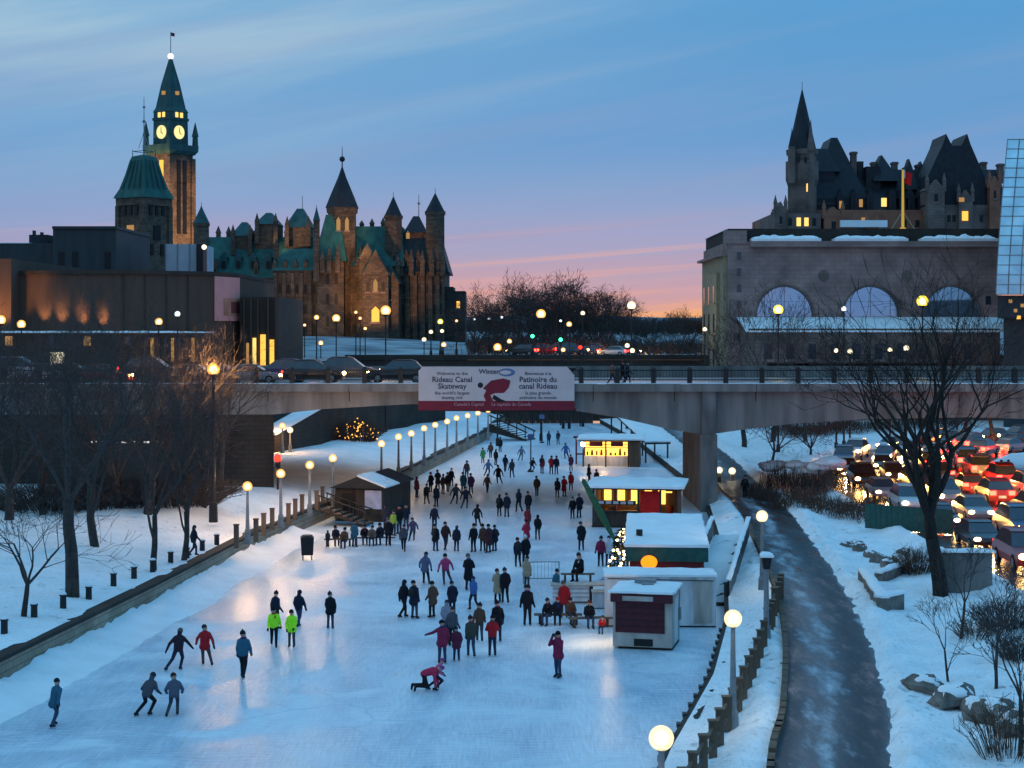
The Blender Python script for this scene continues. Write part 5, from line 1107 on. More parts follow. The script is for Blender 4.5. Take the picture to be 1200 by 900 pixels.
hedge('rounded dark hedge with a snowy back, under the right bridge span', [(19.8, 131), (22, 128.5), (24.3, 126.5)], 3.4, 2.5, 2, True, 'twig')
hedge('dark hedge behind the snowy-backed one, nearer the pier', [(17.8, 127.5), (19.2, 123.6)], 1.4, 1.2, 4, False, 'twig')
hedge('brown brushwood strip along the far side of the road bend', [(30, 190), (40, 200), (56, 210)], 3, 2.2, 5, False)
for x, y, w_, h, lb, sd in ((1180, 735, 2.8, 1.6, 'dark dense shrub by the right edge, beside the block wall', 3), (1198, 768, 2.2, 1.2, 'dark shrub at the right edge above the rock line', 4), (1075, 668, 2.2, 1.5, 'pinkish brown twiggy shrub left of the large bare tree', 5), (1180, 880, 2.4, 1.8, 'loose upright shrub in the bottom right corner', 6), (1140, 742, 2.0, .9, 'low twiggy shrub in the snow below the block wall', 7)):
    p = gnd(x, y, 1.2); t = thing('shrub', lb, 'shrub', (p.x, p.y, hR(p.x, p.y) - .05)); shrub_mesh(sd, w_, h, 240 if sd < 6 else 110, .013).build('stems', M['brown_twig' if sd in (5, 6, 7) else 'twig'], t)
p = (Xp(420, 176), 176); t = thing('shrub', 'shrub hung with golden lights in front of the terrace wall', 'shrub', (p[0], p[1], 1.8)); shrub_mesh(9, 5, 2.6, 300, .03).build('stems', M['twig'], t)
rnd = random.Random(2); g = MB()
for i in range(70): a = rnd.uniform(0, 6.28); q = rnd.random(); g.ball((math.cos(a) * 2.2 * q, math.sin(a) * 2.2 * q - .3, rnd.uniform(.5, 2.5) * (1 - .4 * q)), .07, 6, 4)
g.build('string_lights', M['kiosk_light'], t)
for x, y, w_, lb, sd in ((60, 598, 8, 'dark scrub along the foot of the abutment at the far left', 11), (130, 600, 8, 'dark scrub along the foot of the abutment, behind the trees', 12), (210, 598, 7, 'dark scrub along the foot of the abutment, nearest the orange lamp', 13)):
    p = gnd(x, y, 1.9); p.y = min(p.y, 122); t = thing('shrub', lb, 'shrub', (p.x, p.y, hL(p.x, p.y) - .05)); o = shrub_mesh(sd, w_, 2.2, 700, .022).build('stems', M['twig'], t); 

# ---------------------------------------------------------------- bollards, fences
g = MB(); g.cone((0, 0), .15, .14, -.2, .52, 8); g.cone((0, 0), .17, .17, .52, .58, 8); BOL = g.mesh('post', M['dark_iron']); g = MB(); g.ball((0, 0, .60), .16, 10, 6, 1, 1, .55); CAP = g.mesh('snow_cap', M['snow'], True)
BP = [(5, 740), (40, 722), (74, 711), (104, 697), (133, 685), (157, 675), (179, 668), (200, 657), (219, 651), (237, 642), (254, 636)]
for i, (x, y) in enumerate(BP):
    p = gnd(x, y, 1.35); t = thing('bollard', ('%s dark bollard from the left edge, poking from the snow above the wall' % ORD[i]), 'bollard', (p.x, p.y, hL(p.x, p.y)), 0, 'bollards along the left bank')
    for me, nm in ((BOL, 'post'), (CAP, 'snow_cap')): o = bpy.data.objects.new(nm, me); COL.objects.link(o); o.parent = t
g = MB(); g.box((0, 0, .45), (.26, .26, 1.3)); g.box((0, 0, 1.13), (.32, .32, .07)); FP = g.mesh('wood_post', M['brown_wood'])
for i, x in enumerate((277, 300, 309, 319, 338, 346, 354, 371, 378)):
    Y = 97 + i * 2.9; X = Xp(x, Y); zb = hL(X, Y); t = bpy.data.objects.new('timber_post', FP); COL.objects.link(t); t.location = (X, Y, zb); tag(t, '%s squat timber post from the near end, between the left bank lamps' % ORD[i], 'post', 'timber posts on the left bank')
# low timber fence by the right path
t = thing('fence', 'low fence of stout brown posts stepping along the right canal bank', 'fence', (6, 50, 0))
pts = resample([(4.3, 45), (6.05, 51.4), (8.0, 59), (9.6, 66), (10.75, 71), (12.6, 80)], 1.45)
po = None
for x, y, *_ in pts:
    if po is None: g = MB(); g.box((0, 0, .5), (.24, .24, 1.3)); g.box((0, 0, 1.17), (.3, .3, .06)); po = g.build('post', M['brown_wood'], t); c = po
    else: c = po.copy(); COL.objects.link(c)
    c.location = (x - 6, y - 50, hR(x, y) - .05)
g = MB()
for a, b in zip(pts, pts[1:]):
    for dz in (.45, .9): g.tube((a[0] - 6, a[1] - 50, hR(a[0], a[1]) + dz), (b[0] - 6, b[1] - 50, hR(b[0], b[1]) + dz), .06, .06, 6)
g.build('rails', M['brown_wood'], t)
t = thing('kerb_edging', 'rough brown stone edging along the left side of the wet footpath', 'kerb', (8, 50, 0))
g = MB(); i = 0
for a in PATH:
    if a[1] < 40 or a[1] > 112: continue
    j = PATH.index(a); b = PATH[min(len(PATH) - 1, j + 1)]; d = Vector((b[0] - a[0], b[1] - a[1], 0)).normalized(); n_ = Vector((-d.y, d.x, 0)); p = Vector((a[0], a[1], 0)) + n_ * (PW + .22 + .06 * nz(i, 3))
    g.box((p.x - 8, p.y - 50, ZP + .10 + .04 * nz(i, 1)), (.22, .98, .32), math.atan2(d.y, d.x) - math.pi / 2 + .06 * nz(i, 9)); i += 1
g.build('stones', M['brown_wood'], t)
# walls and rocks in the right-hand snow
def lowwall(lb, pts, h, wd=.5, m='rock'):
    t = thing('low_wall', lb, 'wall', (pts[0][0], pts[0][1], hR(*pts[0]))); g = MB(); s = MB(); z0 = hR(*pts[0])
    for k, (a, b) in enumerate(zip(pts, pts[1:])):
        d = Vector((b[0] - a[0], b[1] - a[1], 0)); ln = d.length; an = math.atan2(d.y, d.x); c = ((a[0] + b[0]) / 2 - pts[0][0], (a[1] + b[1]) / 2 - pts[0][1], h / 2 - .15)
        g.box(c, (ln + wd * (.98 if k == 0 else -.04), wd - .004 * k, h + .3 + .003 * k), an)
        q = MB(); q.snowslab(-ln / 2 - wd / 2, ln / 2 + wd / 2, -wd / 2, wd / 2, 0, .16, k, nx=10, ny=4, lip=.02); ca, sa = math.cos(an), math.sin(an)
        s.add([(c[0] + x * ca - y * sa, c[1] + x * sa + y * ca, h + .01 + z) for x, y, z in q.v], q.f)
    g.build('masonry', M[m], t); s.build('snow_cap', M['snow'], t, True); return t
def pg(x, y): p = gnd(x, y, 1.2); return (p.x, p.y)
lowwall('low dark L-shaped stone bench wall with snowy seat beside the path', [pg(1012, 679), pg(1034, 711), pg(1054, 706)], .55)
lowwall('curved low stone wall with snow cap by the twiggy shrub', [pg(1030, 676), pg(1052, 668), pg(1070, 655), pg(1072, 645)], .4, .35)
t = thing('block_wall', 'short grey block wall panel behind the large bare tree', 'wall', (*pg(1133, 690), 1.3), R(-6)); g = MB(); g.box((0, 0, .7), (2.3, .35, 1.9)); g.build('masonry', M['pier_concrete'], t); g = MB(); g.snowslab(-1.15, 1.15, -.2, .2, 1.66, .14, 2); g.build('snow_cap', M['snow'], t, True)
t = thing('board_fence', 'dark green board fence between the tree and the lit road', 'fence', (*pg(1068, 622), 1.2), R(-38)); g = MB()
for i in range(16): g.box((i * .36 - 2.9, 0, .7), (.34, .06, 1.5))
g.build('boards', M['green_paint'], t); g = MB(); g.box((-.2, .08, .4), (5.9, .08, .12)); g.box((-.2, .08, 1.2), (5.9, .08, .12)); g.build('rails', M['wood'], t)
rk = [(994, 637, .3), (1008, 640, .38), (1020, 646, .34), (1030, 652, .4), (1040, 660, .42), (1052, 655, .36), (1060, 646, .34), (1046, 668, .3), (1081, 806, .5), (1118, 818, .62), (1142, 826, .45), (1165, 838, .66), (1196, 854, .6), (1180, 846, .4)]
RL = ['leftmost small rock of the snowy arc by the path bend', 'second rock of the snowy arc by the path bend', 'third rock of the snowy arc, half buried', 'fourth rock of the snowy arc', 'largest rock of the snowy arc', 'rock inside the curve of the snowy arc', 'rightmost rock of the snowy arc', 'rock at the foot of the arc by the curved wall', 'blocky grey rock at the left end of the front rock line', 'broad flat rock, second of the front rock line', 'small rock between the broad flat ones in front', 'largest rock of the front rock line', 'rock of the front line touching the right edge', 'small dark rock wedged near the right edge']
for i, ((x, y, r), lb) in enumerate(zip(rk, RL)):
    p = pg(x, y); z0 = hR(*p); t = thing('rock', lb, 'rock', (*p, z0), i * 1.1, 'snow-capped rocks on the right bank'); g = MB(); g.ball((0, 0, r * .35), r, 10, 7, 1.5, 1., .8, .5, i); g.build('stone', M['rock'], t)
    g = MB(); g.ball((0, 0, r * .62), r * .88, 12, 8, 1.42, .95, .62, .3, i); g.build('snow_cap', M['snow'], t, True)

t = thing('strip_light', 'broken row of white strip lights on the dark abutment behind the left trees', 'strip light', (Xp(150, BY0), BY0 + .08, Zp(518, BY0)))
g = MB(); g.bx(-2.9, 2.9, -.02, .06, .06, .14); g.build('rail', M['dark_iron'], t)
for x, w_ in ((-2.3, .42), (-1.5, .26), (-.5, .46), (.45, .3), (1.35, .2), (2.0, .2)): g = MB(); g.bx(x - w_, x + w_, -.1, .02, -.07, .05); g.build('tube', emis('strip_tube', (.95, .9, .9), 1.1), t)
# ---------------------------------------------------------------- huts and furniture on the ice
def lamp_fix(par, loc, size, m, name='lamp'):
    g = MB(); g.box((0, 0, 0), size); o = g.build(name, m, par); o.location = loc; return o
# front hut: pale cabin with maroon shutter
t = thing('ticket_hut', 'small pale hut with closed maroon shutter, nearest the viewer on the ice', 'hut', (5.75, 72.9, 0), R(-13))
w_, d_, h_ = 2.5, 2.5, 2.42
g = MB(); g.bx(-w_ / 2, w_ / 2, -d_ / 2, d_ / 2, .12, h_); g.build('walls', M['beige'], t)
g = MB(); g.bx(-w_ / 2 + .12, w_ / 2 - .30, -d_ / 2 - .05, -d_ / 2 + .02, .72, 2.0); g.build('shutter', M['maroon'], t)
g = MB()
for z in (.98, 1.24, 1.5, 1.76): g.bx(-w_ / 2 + .12, w_ / 2 - .30, -d_ / 2 - .062, -d_ / 2 - .051, z, z + .018)
g.build('shutter_ribs', M['black'], t)
g = MB(); g.bx(-w_ / 2 - .06, w_ / 2 + .06, -d_ / 2 - .28, -d_ / 2 - .003, 2.02, 2.36); g.build('fascia', M['maroon'], t)
g = MB(); g.bx(-w_ / 2 + .2, w_ / 2, -d_ / 2 + .15, d_ / 2 - .1, -.02, .115); g.build('skids', M['wood'], t)
g = MB(); g.bx(-.35, .45, -d_ / 2 - .02, -d_ / 2 + .05, .16, .46); g.build('vent_hole', M['black'], t)
g = MB(); g.bx(w_ / 2 - .02, w_ / 2 + .04, -.5, .45, .2, 2.1); g.build('side_door', M['white_panel'], t)
g = MB(); g.snowslab(-w_ / 2, w_ / 2, -d_ / 2 - .2, d_ / 2, h_, .15, 3, nx=14, ny=14); g.build('roof_snow', M['snow'], t, True)
g = MB(); g.box((-.1, .35, h_ + .2), (.9, .35, .22)); g.box((.1, -.25, h_ + .17), (.5, .3, .16)); g.build('roof_vents', M['grey_metal'], t)
lamp_fix(t, (-w_ / 2 - .14, -.3, 2.0), (.14, .5, .2), emis('side_lamp_glow', (1., .66, .34), 170), 'side_lamp')
g = MB(); g.bx(w_ / 2 + .003, w_ / 2 + .12, .6, .95, 1.0, 1.5); g.tube((w_ / 2 + .06, .78, 1.5), (w_ / 2 + .06, .78, 2.4), .02, .02); g.build('power_box', M['grey_metal'], t)
g = MB(); g.bx(-.8, .5, -d_ / 2 - .302, -d_ / 2 - .283, 2.09, 2.29); g.build('name_board', M['beige'], t)
# white container
t = thing('container', 'long white box container behind the maroon-shuttered hut', 'container', (6.75, 78.2, 0), R(-2))
g = MB(); g.bx(-2.5, 2.5, -1.1, 1.0, .08, 2.3); g.build('body', M['white_panel'], t)
g = MB()
for i in range(22): g.bx(-2.45 + i * .23, -2.38 + i * .23, -1.125, -1.097, .15, 2.25)
g.build('corrugation', M['white_panel'], t); g = MB(); g.bx(-1.2, -.2, -1.14, -1.128, .5, 1.5); g.build('notice_board', M['sign_blue'], t); g = MB(); g.bx(1.5, 2.3, -1.15, -1.128, .2, 2.1); g.build('door', M['beige'], t); g = MB(); g.tube((-2.4, -1.16, 2.2), (2.4, -1.16, 2.12), .02, .02); g.build('cable', M['black'], t); g = MB(); g.bx(-2.5, 2.5, -1.0, .9, -.05, .075); g.build('skids', M['black'], t)
g = MB(); g.snowslab(-2.5, 2.5, -1.1, 1.0, 2.3, .16, 8, nx=20, ny=10, lip=.05); g.build('roof_snow', M['snow'], t, True)
# green and red shop hut
t = thing('refreshment_hut', 'red hut with dark green fascia and big snow-covered flat roof', 'hut', (7.75, 86.2, 0), R(-4.5))
g = MB(); g.bx(-1.75, 1.75, -5.5, 5.6, 0, 3.0); g.build('walls', M['red_paint'], t)
g = MB(); g.bx(-1.95, 1.95, -5.72, -5.5, 2.5, 3.24); g.bx(-1.95, -1.75, -5.499, 5.7, 2.5, 3.24); g.bx(1.75, 1.95, -5.499, 5.7, 2.5, 3.24); g.bx(-1.749, 1.749, 5.6, 5.8, 2.5, 3.24); g.build('fascia', M['green_paint'], t)
g = MB(); g.snowslab(-1.93, 1.93, -5.7, 5.75, 3.2, .22, 5, .02, 14, 30, .06); g.build('roof_snow', M['snow'], t, True)
g = MB(); g.cone((-1.3, -3.5), .16, .16, 3.25, 3.75, 8); g.build('vent_pipe', M['dark_iron'], t)
g = MB(); g.bx(-1.79, -1.74, -4, -1.5, 1.0, 2.2); o = g.build('serving_window', M['lit_amber'], t); g = MB(); g.bx(-2.15, -1.76, -4.1, -1.4, .9, .98); g.build('counter', M['brown_wood'], o)
g = MB(); g.bx(-1.79, -1.74, 1, 3.4, 1.0, 2.2); o = g.build('serving_window', M['lit_amber'], t); g = MB(); g.bx(-2.15, -1.76, .9, 3.5, .9, .98); g.build('counter', M['brown_wood'], o)
g = MB(); g.bx(1.74, 1.8, -5.2, -4.3, .1, 2.1); g.build('door', M['brown_wood'], t)
t = thing('globe_lantern', 'glowing orange ball lantern hung under the green fascia', 'lantern', (6.42, 79.95, 2.55)); g = MB(); g.ball((0, 0, 0), .34, 16, 12, 1.15, 1, .95); g.build('shade', M['lit_orange'], t, True); g = MB(); g.tube((0, 0, .3), (0, .35, .62), .02, .02); g.build('hanger', M['dark_iron'], t)
# lit kiosk before the bridge pier
t = thing('food_kiosk', 'warm-lit open kiosk with snowy roof and bright red banner, before the bridge pier', 'kiosk', (8.6, 117.5, 0), R(-9))
g = MB(); g.bx(-2.9, 2.9, -2, 2.6, 0, .12); g.build('floor', M['wood'], t)
g = MB(); g.bx(-2.9, 2.9, 2.4, 2.6, .12, 2.6); g.bx(2.75, 2.9, .2, 2.4, .12, 2.6); g.bx(-2.9, -2.75, .6, 2.4, .12, 2.6); g.build('back_walls', M['brown_wood'], t)
g = MB(); g.bx(-2.7, .2, -2.05, -1.75, .12, 1.1); g.bx(-2.85, .3, -2.2, -1.7, 1.1, 1.17); g.build('counter', M['wood'], t)
for i, x in enumerate((-2.8, -1.3, .25, 1.75, 2.8)): g = MB(); g.box((x, -1.9, 1.33), (.14, .14, 2.5)); g.build('post', M['wood'], t)
g = MB(); g.bx(.4, 1.68, -1.98, -1.88, .5, 2.5); g.build('red_banner', M['red_cloth'], t)
g = MB(); g.bx(-2.6, .1, -1.97, -1.9, 1.55, 1.85); g.build('menu_board', M['black'], t)
g = MB()
for i in range(5): g.bx(-2.45 + i * .5, -2.08 + i * .5, -1.992, -1.972, 1.6, 1.80)
g.build('menu_sheets', M['sign_white'], t)
lamp_fix(t, (2.2, -1.4, 2.4), (.6, .12, .08), M['kiosk_light'], 'ceiling_lamp')
l = bpy.data.lights.new('kiosk_glow', 'POINT'); l.energy = 160; l.color = (1, .5, .15); l.shadow_soft_size = .3; q = bpy.data.objects.new('kiosk_glow', l); COL.objects.link(q); q.parent = t; q.location = (-.2, -.9, 2.2)
g = MB()
for i in range(5): g.bx(-2.5 + i * .95, -2.0 + i * .95, 2.3, 2.39, 1.2, 2.2)
g.build('lit_shelf_panels', M['kiosk_light'], t)
for x in (-1.9, -.4, 2.2): lamp_fix(t, (x, .4, 2.45), (.5, .12, .08), M['kiosk_light'], 'ceiling_lamp')
g = MB()
for i in range(6): g.cone((-2.3 + i * .9, 1.6), .22, .18, .12, .9 + .3 * (i % 2), 8)
g.build('goods', M['red_paint'], t)
g = MB(); g.prof([(-3.3, 2.62), (3.3, 2.62), (3.3, 2.74), (-3.3, 2.74)], -2.6, 3.0); g.build('roof', M['dark_stone'], t)
g = MB(); g.snowslab(-3.3, 3.3, -2.6, 3.0, 2.745, .26, 4, .015, 24, 20, .08); g.build('roof_snow', M['snow'], t, True)
t = thing('leaning_banner', 'long dark green furled banner leaning diagonally beside the lit kiosk', 'banner', (5.55, 106.5, 0), 0)
a_ = Vector((1.0, -1.2, .05)); b_ = Vector((-.95, 4.5, 3.7)); g = MB(); g.tube(a_, b_, .06, .05, 8); g.build('pole', M['wood'], t); g = MB(); g.tube(a_.lerp(b_, .06), a_.lerp(b_, .5), .1, .26, 8); g.tube(a_.lerp(b_, .5), a_.lerp(b_, .97), .26, .16, 8); g.build('cloth', M['leaf_green'], t)
# farther lit kiosk, red frame, stair roof under the bridge
t = thing('food_kiosk', 'farther kiosk glowing yellow under its roof edge, seen under the bridge', 'kiosk', (9.6, 168, 0), R(-6))
g = MB(); g.bx(-2.6, 3.0, .6, 2.6, 0, 2.5); g.bx(2.0, 3.0, -1.5, .6, 0, 2.5); g.build('walls', M['brown_wood'], t)
g = MB(); g.bx(-2.4, 1.9, .5, .62, .9, 2.3); g.build('lit_front', M['kiosk_light'], t)
g = MB(); rnd = random.Random(3)
for i in range(9): x = -2.2 + i * .46; g.cone((x, .38), .10 + .05 * (i % 2), .08, 1.0, 1.25 + .5 * rnd.random(), 8)
for z in (1.72, 2.02): g.bx(-2.4, 1.9, .3, .48, z, z + .05)
g.build('shelves', M['wood'], t)
g = MB(); g.bx(-1.9, -.6, -1.55, -1.48, 2.0, 2.45); g.bx(.2, 1.4, -1.55, -1.48, 2.0, 2.45); g.build('hanging_sign', M['red_paint'], t)
g = MB(); g.bx(-2.5, 1.9, -.6, -.4, 0, 1.0); g.build('counter', M['white_panel'], t)
for x in (-2.5, -.3, 1.9): g = MB(); g.box((x, -1.4, 1.25), (.14, .14, 2.5)); g.build('post', M['wood'], t)
g = MB(); g.bx(-3.0, 3.3, -1.8, 2.9, 2.52, 2.64); g.build('roof', M['dark_stone'], t); g = MB(); g.snowslab(-3.0, 3.3, -1.8, 2.9, 2.645, .24, 2, .03, 20, 14); g.build('roof_snow', M['snow'], t, True)
lamp_fix(t, (-2.5, -1.65, 2.2), (.35, .3, .35), M['kiosk_white'], 'corner_lamp')
l = bpy.data.lights.new('kiosk_glow', 'POINT'); l.energy = 260; l.color = (1, .55, .2); l.shadow_soft_size = .3; q = bpy.data.objects.new('kiosk_glow', l); COL.objects.link(q); q.parent = t; q.location = (-.5, -1.0, 2.2)
t = thing('timber_portal', 'dark red timber portal frame left of the farther lit kiosk', 'frame', (7.2, 170, 0)); g = MB()
for x in (-.8, .9): g.box((x, 0, 1.3), (.16, .16, 2.6))
g.box((0.05, 0, 2.68), (2.3, .2, .22)); g.box((.05, 0, 1.0), (1.6, .1, .14)); g.build('beams', M['red_paint'], t)
t = thing('stair_shelter', 'sloping snow-covered stair roof climbing from the ice behind the farther kiosk', 'stair', (13.2, 178, 0), R(12)); g = MB(); g.prof([(-1.3, 2.0), (1.3, 2.0), (1.3, 2.2), (-1.3, 2.2)], -.1, .1)
g = MB(); vs = [(-1.3, -7, 1.9), (1.3, -7, 1.9), (1.3, 7, 4.6), (-1.3, 7, 4.6)]; g.add(vs + [(x, y, z + .2) for x, y, z in vs], [(3, 2, 1, 0), (4, 5, 6, 7), (0, 1, 5, 4), (1, 2, 6, 5), (2, 3, 7, 6), (3, 0, 4, 7)]); g.build('roof', M['wood'], t)
g = MB(); g.snowslab(-1.3, 1.3, -7, 7, 2.12, .2, 3, 2.7 / 14, 8, 20, .04); g.build('roof_snow', M['snow'], t, True)
g = MB()
for y in (-6.5, -2, 2.5, 6.5):
    for x in (-1.15, 1.15): g.box((x, y, (1.9 + (y + 7) * .193) / 2), (.14, .14, 1.9 + (y + 7) * .193 - .01))
g.build('posts_frame', M['wood'], t)
# black-sided ramp from the path down to the ice by the red hut
t = thing('ramp', 'snowy ramp with black side rails beside the red hut', 'ramp', (11.2, 92, 0), R(-11)); g = MB()
g.add([(-.9, -9, .15), (.9, -9, .15), (.9, 9, 1.3), (-.9, 9, 1.3), (-.9, -9, -.2), (.9, -9, -.2), (.9, 9, .5), (-.9, 9, .5)], [(0, 1, 2, 3), (7, 6, 5, 4), (0, 4, 5, 1), (1, 5, 6, 2), (2, 6, 7, 3), (3, 7, 4, 0)]); g.build('deck', M['wood'], t)
for s in (-1, 1):
    g = MB(); g.add([(s * 1.0, -9, .2), (s * 1.0, 9, 1.3), (s * 1.0, 9, 2.35), (s * 1.0, -9, 1.25), (s * 1.1, -9, .2), (s * 1.1, 9, 1.3), (s * 1.1, 9, 2.35), (s * 1.1, -9, 1.25)], [(0, 1, 2, 3), (7, 6, 5, 4), (0, 3, 7, 4), (1, 5, 6, 2), (3, 2, 6, 7), (0, 4, 5, 1)]); g.build('side_panel', M['black'], t)
    g = MB(); q = MB(); q.snowslab(s * 1.05 - .1, s * 1.05 + .1, -9, 9, 1.26, .1, s, 1.1 / 18, 4, 20, .03); q.build('rail_snow', M['snow'], t, True)
g = MB(); g.grid(lambda u, v: (-.9 + 1.8 * u, -8.9 + 17.8 * v, .17 + 1.14 * v + .06 * nz(u * 3, v * 20)), frange(0, 1, .2), frange(0, 1, .05)); g.build('trodden_snow', M['snow'], t, True)
# strings of bulbs by the red hut: a decorated stand
t = thing('lit_bush', 'small dark fir hung with white and gold bulbs left of the red hut', 'decorated tree', (5.7, 88.5, 0)); g = MB(); rnd = random.Random(8)
for i in range(420):
    z = rnd.uniform(.2, 3.1); q = (3.3 - z) * .32 * math.sqrt(rnd.random()); a = rnd.uniform(0, 6.28); p = Vector((q * math.cos(a), q * math.sin(a), z)); g.tube(p, p + Vector((math.cos(a) * .3, math.sin(a) * .3, -.08)), .035, .008, 4, False)
g.build('needles', mat('fir_needles', (.012, .03, .018), .9, .3, 5), t); g = MB(); g.cone((0, 0), .08, .03, 0, 3.2, 6); g.build('trunk', M['bark'], t)
g = MB()
for i in range(46): z = rnd.uniform(.4, 3.1); q = (3.3 - z) * .34; a = rnd.uniform(0, 6.28); g.ball((q * math.cos(a), q * math.sin(a), z), .075, 6, 4)
g.build('bulbs', emis('bulb_light', (1., .72, .38), 7), t)
# barricade, tables, bench, bin
t = thing('barricade', 'grey tube barricade fence standing alone on the ice', 'barricade', (1.55, 90.5, 0), R(4)); g = MB()
for x in (-.95, .95): g.tube((x, 0, .05), (x, 0, 1.15), .03, .03); g.tube((x, -.3, .03), (x, .3, .03), .03, .03)
for z in (.25, 1.12): g.tube((-.95, 0, z), (.95, 0, z), .03, .03)
for i in range(9): g.tube((-.76 + i * .19, 0, .25), (-.76 + i * .19, 0, 1.12), .012, .012, 4)
g.build('frame', M['grey_metal'], t)
t = thing('counter_stand', 'white serving stand with pinkish lit top beside the white container', 'stand', (2.95, 84.2, 0)); g = MB(); g.bx(-.95, .85, -.4, .4, .1, .85); g.build('front_panel', M['white_panel'], t); g = MB(); g.bx(-1.05, 1.6, -.5, .5, .86, .93); g.build('top', M['beige'], t); g = MB(); g.bx(.87, 1.03, -.42, .42, 0, .84); g.build('side_post', M['dark_iron'], t)
g = MB()
for z in (.3, .5, .7): g.bx(-.95, .85, -.425, -.402, z, z + .03)
g.build('slats', M['grey_metal'], t)
t = thing('counter_stand', 'white low box stand touching the container left end', 'stand', (4.6, 82.6, 0)); g = MB(); g.bx(-.7, .5, -.4, .4, .05, .75); g.build('front_panel', M['white_panel'], t); g = MB(); g.bx(-.75, .55, -.46, .46, .752, .82); g.build('top', M['beige'], t)
BENCH = {}
g = MB(); g.bx(-1.0, 1.0, -.2, .2, .40, .46); BENCH['seat'] = g.mesh('seat', M['brown_wood']); g = MB(); g.bx(-.06, .06, -.16, .16, 0, .398); BENCH['leg'] = g.mesh('leg', M['wood'])
def bench(lb, x, y, rz=0, s=1.):
    t = thing('bench', lb, 'bench', (x, y, 0), rz, 'plain timber benches on the ice'); t.scale = (s, 1, 1)
    for nm, dx in (('seat', 0), ('leg', -.75), ('leg', .75)): o = bpy.data.objects.new(nm, BENCH[nm]); COL.objects.link(o); o.parent = t; o.location.x = dx
    return t
def ice(x, y): p = gnd(x, y, 0); return p.x, p.y
bench('bench under the seated group left of the white container', *ice(654, 731), 0, 1.1); bench('bench in front of the white container left end', *ice(692, 735), R(8))
bench('bench by the serving stand under the seated dark figure', *ice(677, 682), 0, .9); bench('bench near the black bin on the left', *ice(397, 640), R(4), .9); bench('bench with the seated crowd below the dark shed', *ice(437, 638), R(4), 1.4)
t = thing('litter_bin', 'black rubbish bin on pale legs beside the left snow bank', 'bin', (*ice(360, 656), 0), R(8)); g = MB()
for sx in (-.25, .25):
    for sy in (-.25, .25): g.box((sx, sy, .15), (.08, .08, .3))
g.build('stand', M['beige'], t); g = MB(); g.sq((0, 0), .66, .78, .3, 1.35); g.build('body', M['black'], t); g = MB(); g.cone((0, 0), .36, .3, 1.352, 1.45, 12); g.build('lid', M['dark_iron'], t)
# dark shed and timber stair from the left wall down to the ice
t = thing('changing_shed', 'dark timber changing shed against the left canal wall with light poster on its end', 'shed', (-10.3, 121.5, 0), R(-12))
g = MB(); g.bx(-1.7, 1.8, -2.2, 5, 0, 2.3); g.build('walls', M['wood'], t); g = MB(); g.add([(-2, -2.6, 2.35), (2.1, -2.6, 2.35), (2.1, 5.4, 2.35), (-2, 5.4, 2.35), (0, -2.6, 3.15), (0, 5.4, 3.15)], [(3, 2, 1, 0), (0, 1, 4), (1, 2, 5, 4), (2, 3, 5), (3, 0, 4, 5)]); g.build('roof', M['slate'], t)
g = MB(); g.bx(.5, 1.7, -2.26, -2.19, .9, 2.2); g.build('poster', mat('pale_poster', (.42, .45, .62), .7, .2, 2), t); g = MB(); g.bx(-1.2, -.2, -2.24, -2.19, .1, 2.0); g.build('door', M['black'], t)
g = MB(); g.add([(.05, -2.6, 3.17), (2.1, -2.6, 2.4), (2.1, 1, 2.4), (.05, 1, 3.17), (.05, -2.6, 3.3), (2.1, -2.6, 2.52), (2.1, 1, 2.5), (.05, 1, 3.28)], [(4, 5, 6, 7), (0, 1, 5, 4), (1, 2, 6, 5), (2, 3, 7, 6), (3, 0, 4, 7)]); g.build('roof_snow', M['bank_snow'], t)
t = thing('timber_stair', 'dark timber stair and handrail dropping from the left wall to the ice', 'stair', (-13.2, 117.6, 0), R(-10)); g = MB()
for i in range(7): g.bx(.3 + i * .45, .8 + i * .45, -.9, .9, 1.1 - i * .16, 1.18 - i * .16)
g.build('treads', M['brown_wood'], t)
for s in (-1, 1):
    g = MB(); g.tube((.1, s * .95, 2.1), (3.5, s * .95, 1.0), .06, .06); g.tube((.1, s * .95, 1.1), (3.5, s * .95, .05), .09, .09)
    for k in range(5): x = .2 + k * .8; g.tube((x, s * .95, max(0, 1.1 - x * .31)), (x, s * .95, 2.07 - x * .32), .045, .045)
    g.build('handrail', M['wood'], t)
t = thing('timber_stair', 'far dark stair with snowy steps at the left canal wall, near the lock', 'stair', (-2.2, 208, 0), R(-20)); g = MB()
for i in range(9): g.bx(.2 + i * .5, .75 + i * .5, -1.5, 1.5, 1.9 - i * .2, 2.0 - i * .2)
g.build('treads', M['snow'], t)
for s in (-1, 1):
    g = MB(); g.tube((0, s * 1.55, 3.0), (4.8, s * 1.55, 1.0), .1, .1); g.prof([(0, 2.0), (4.8, .1), (4.8, -.1), (0, 1.0)], s * 1.55 - .08, s * 1.55 + .08)
    for k in range(5): x = .2 + k * 1.1; g.tube((x, s * 1.55, max(0, 1.7 - x * .36)), (x, s * 1.55, 2.95 - x * .42), .07, .07)
    g.build('handrail', M['wood'], t)
for x, y, hh, lb in ((622, 553, 3.6, 'thin dark signpost on the ice nearer the kiosks'), (635, 519, 3.4, 'thin dark signpost farther up the ice')):
    X, Y = ice(x, y); t = thing('signpost', lb, 'signpost', (X, Y, 0)); g = MB(); g.cone((0, 0), .07, .05, 0, hh, 6); g.cone((0, 0), .3, .25, 0, .15, 8); g.build('pole', M['dark_iron'], t); g = MB(); g.bx(-.3, .3, -.07, -.03, hh - .55, hh - .05); g.build('plate', M['sign_blue'], t)
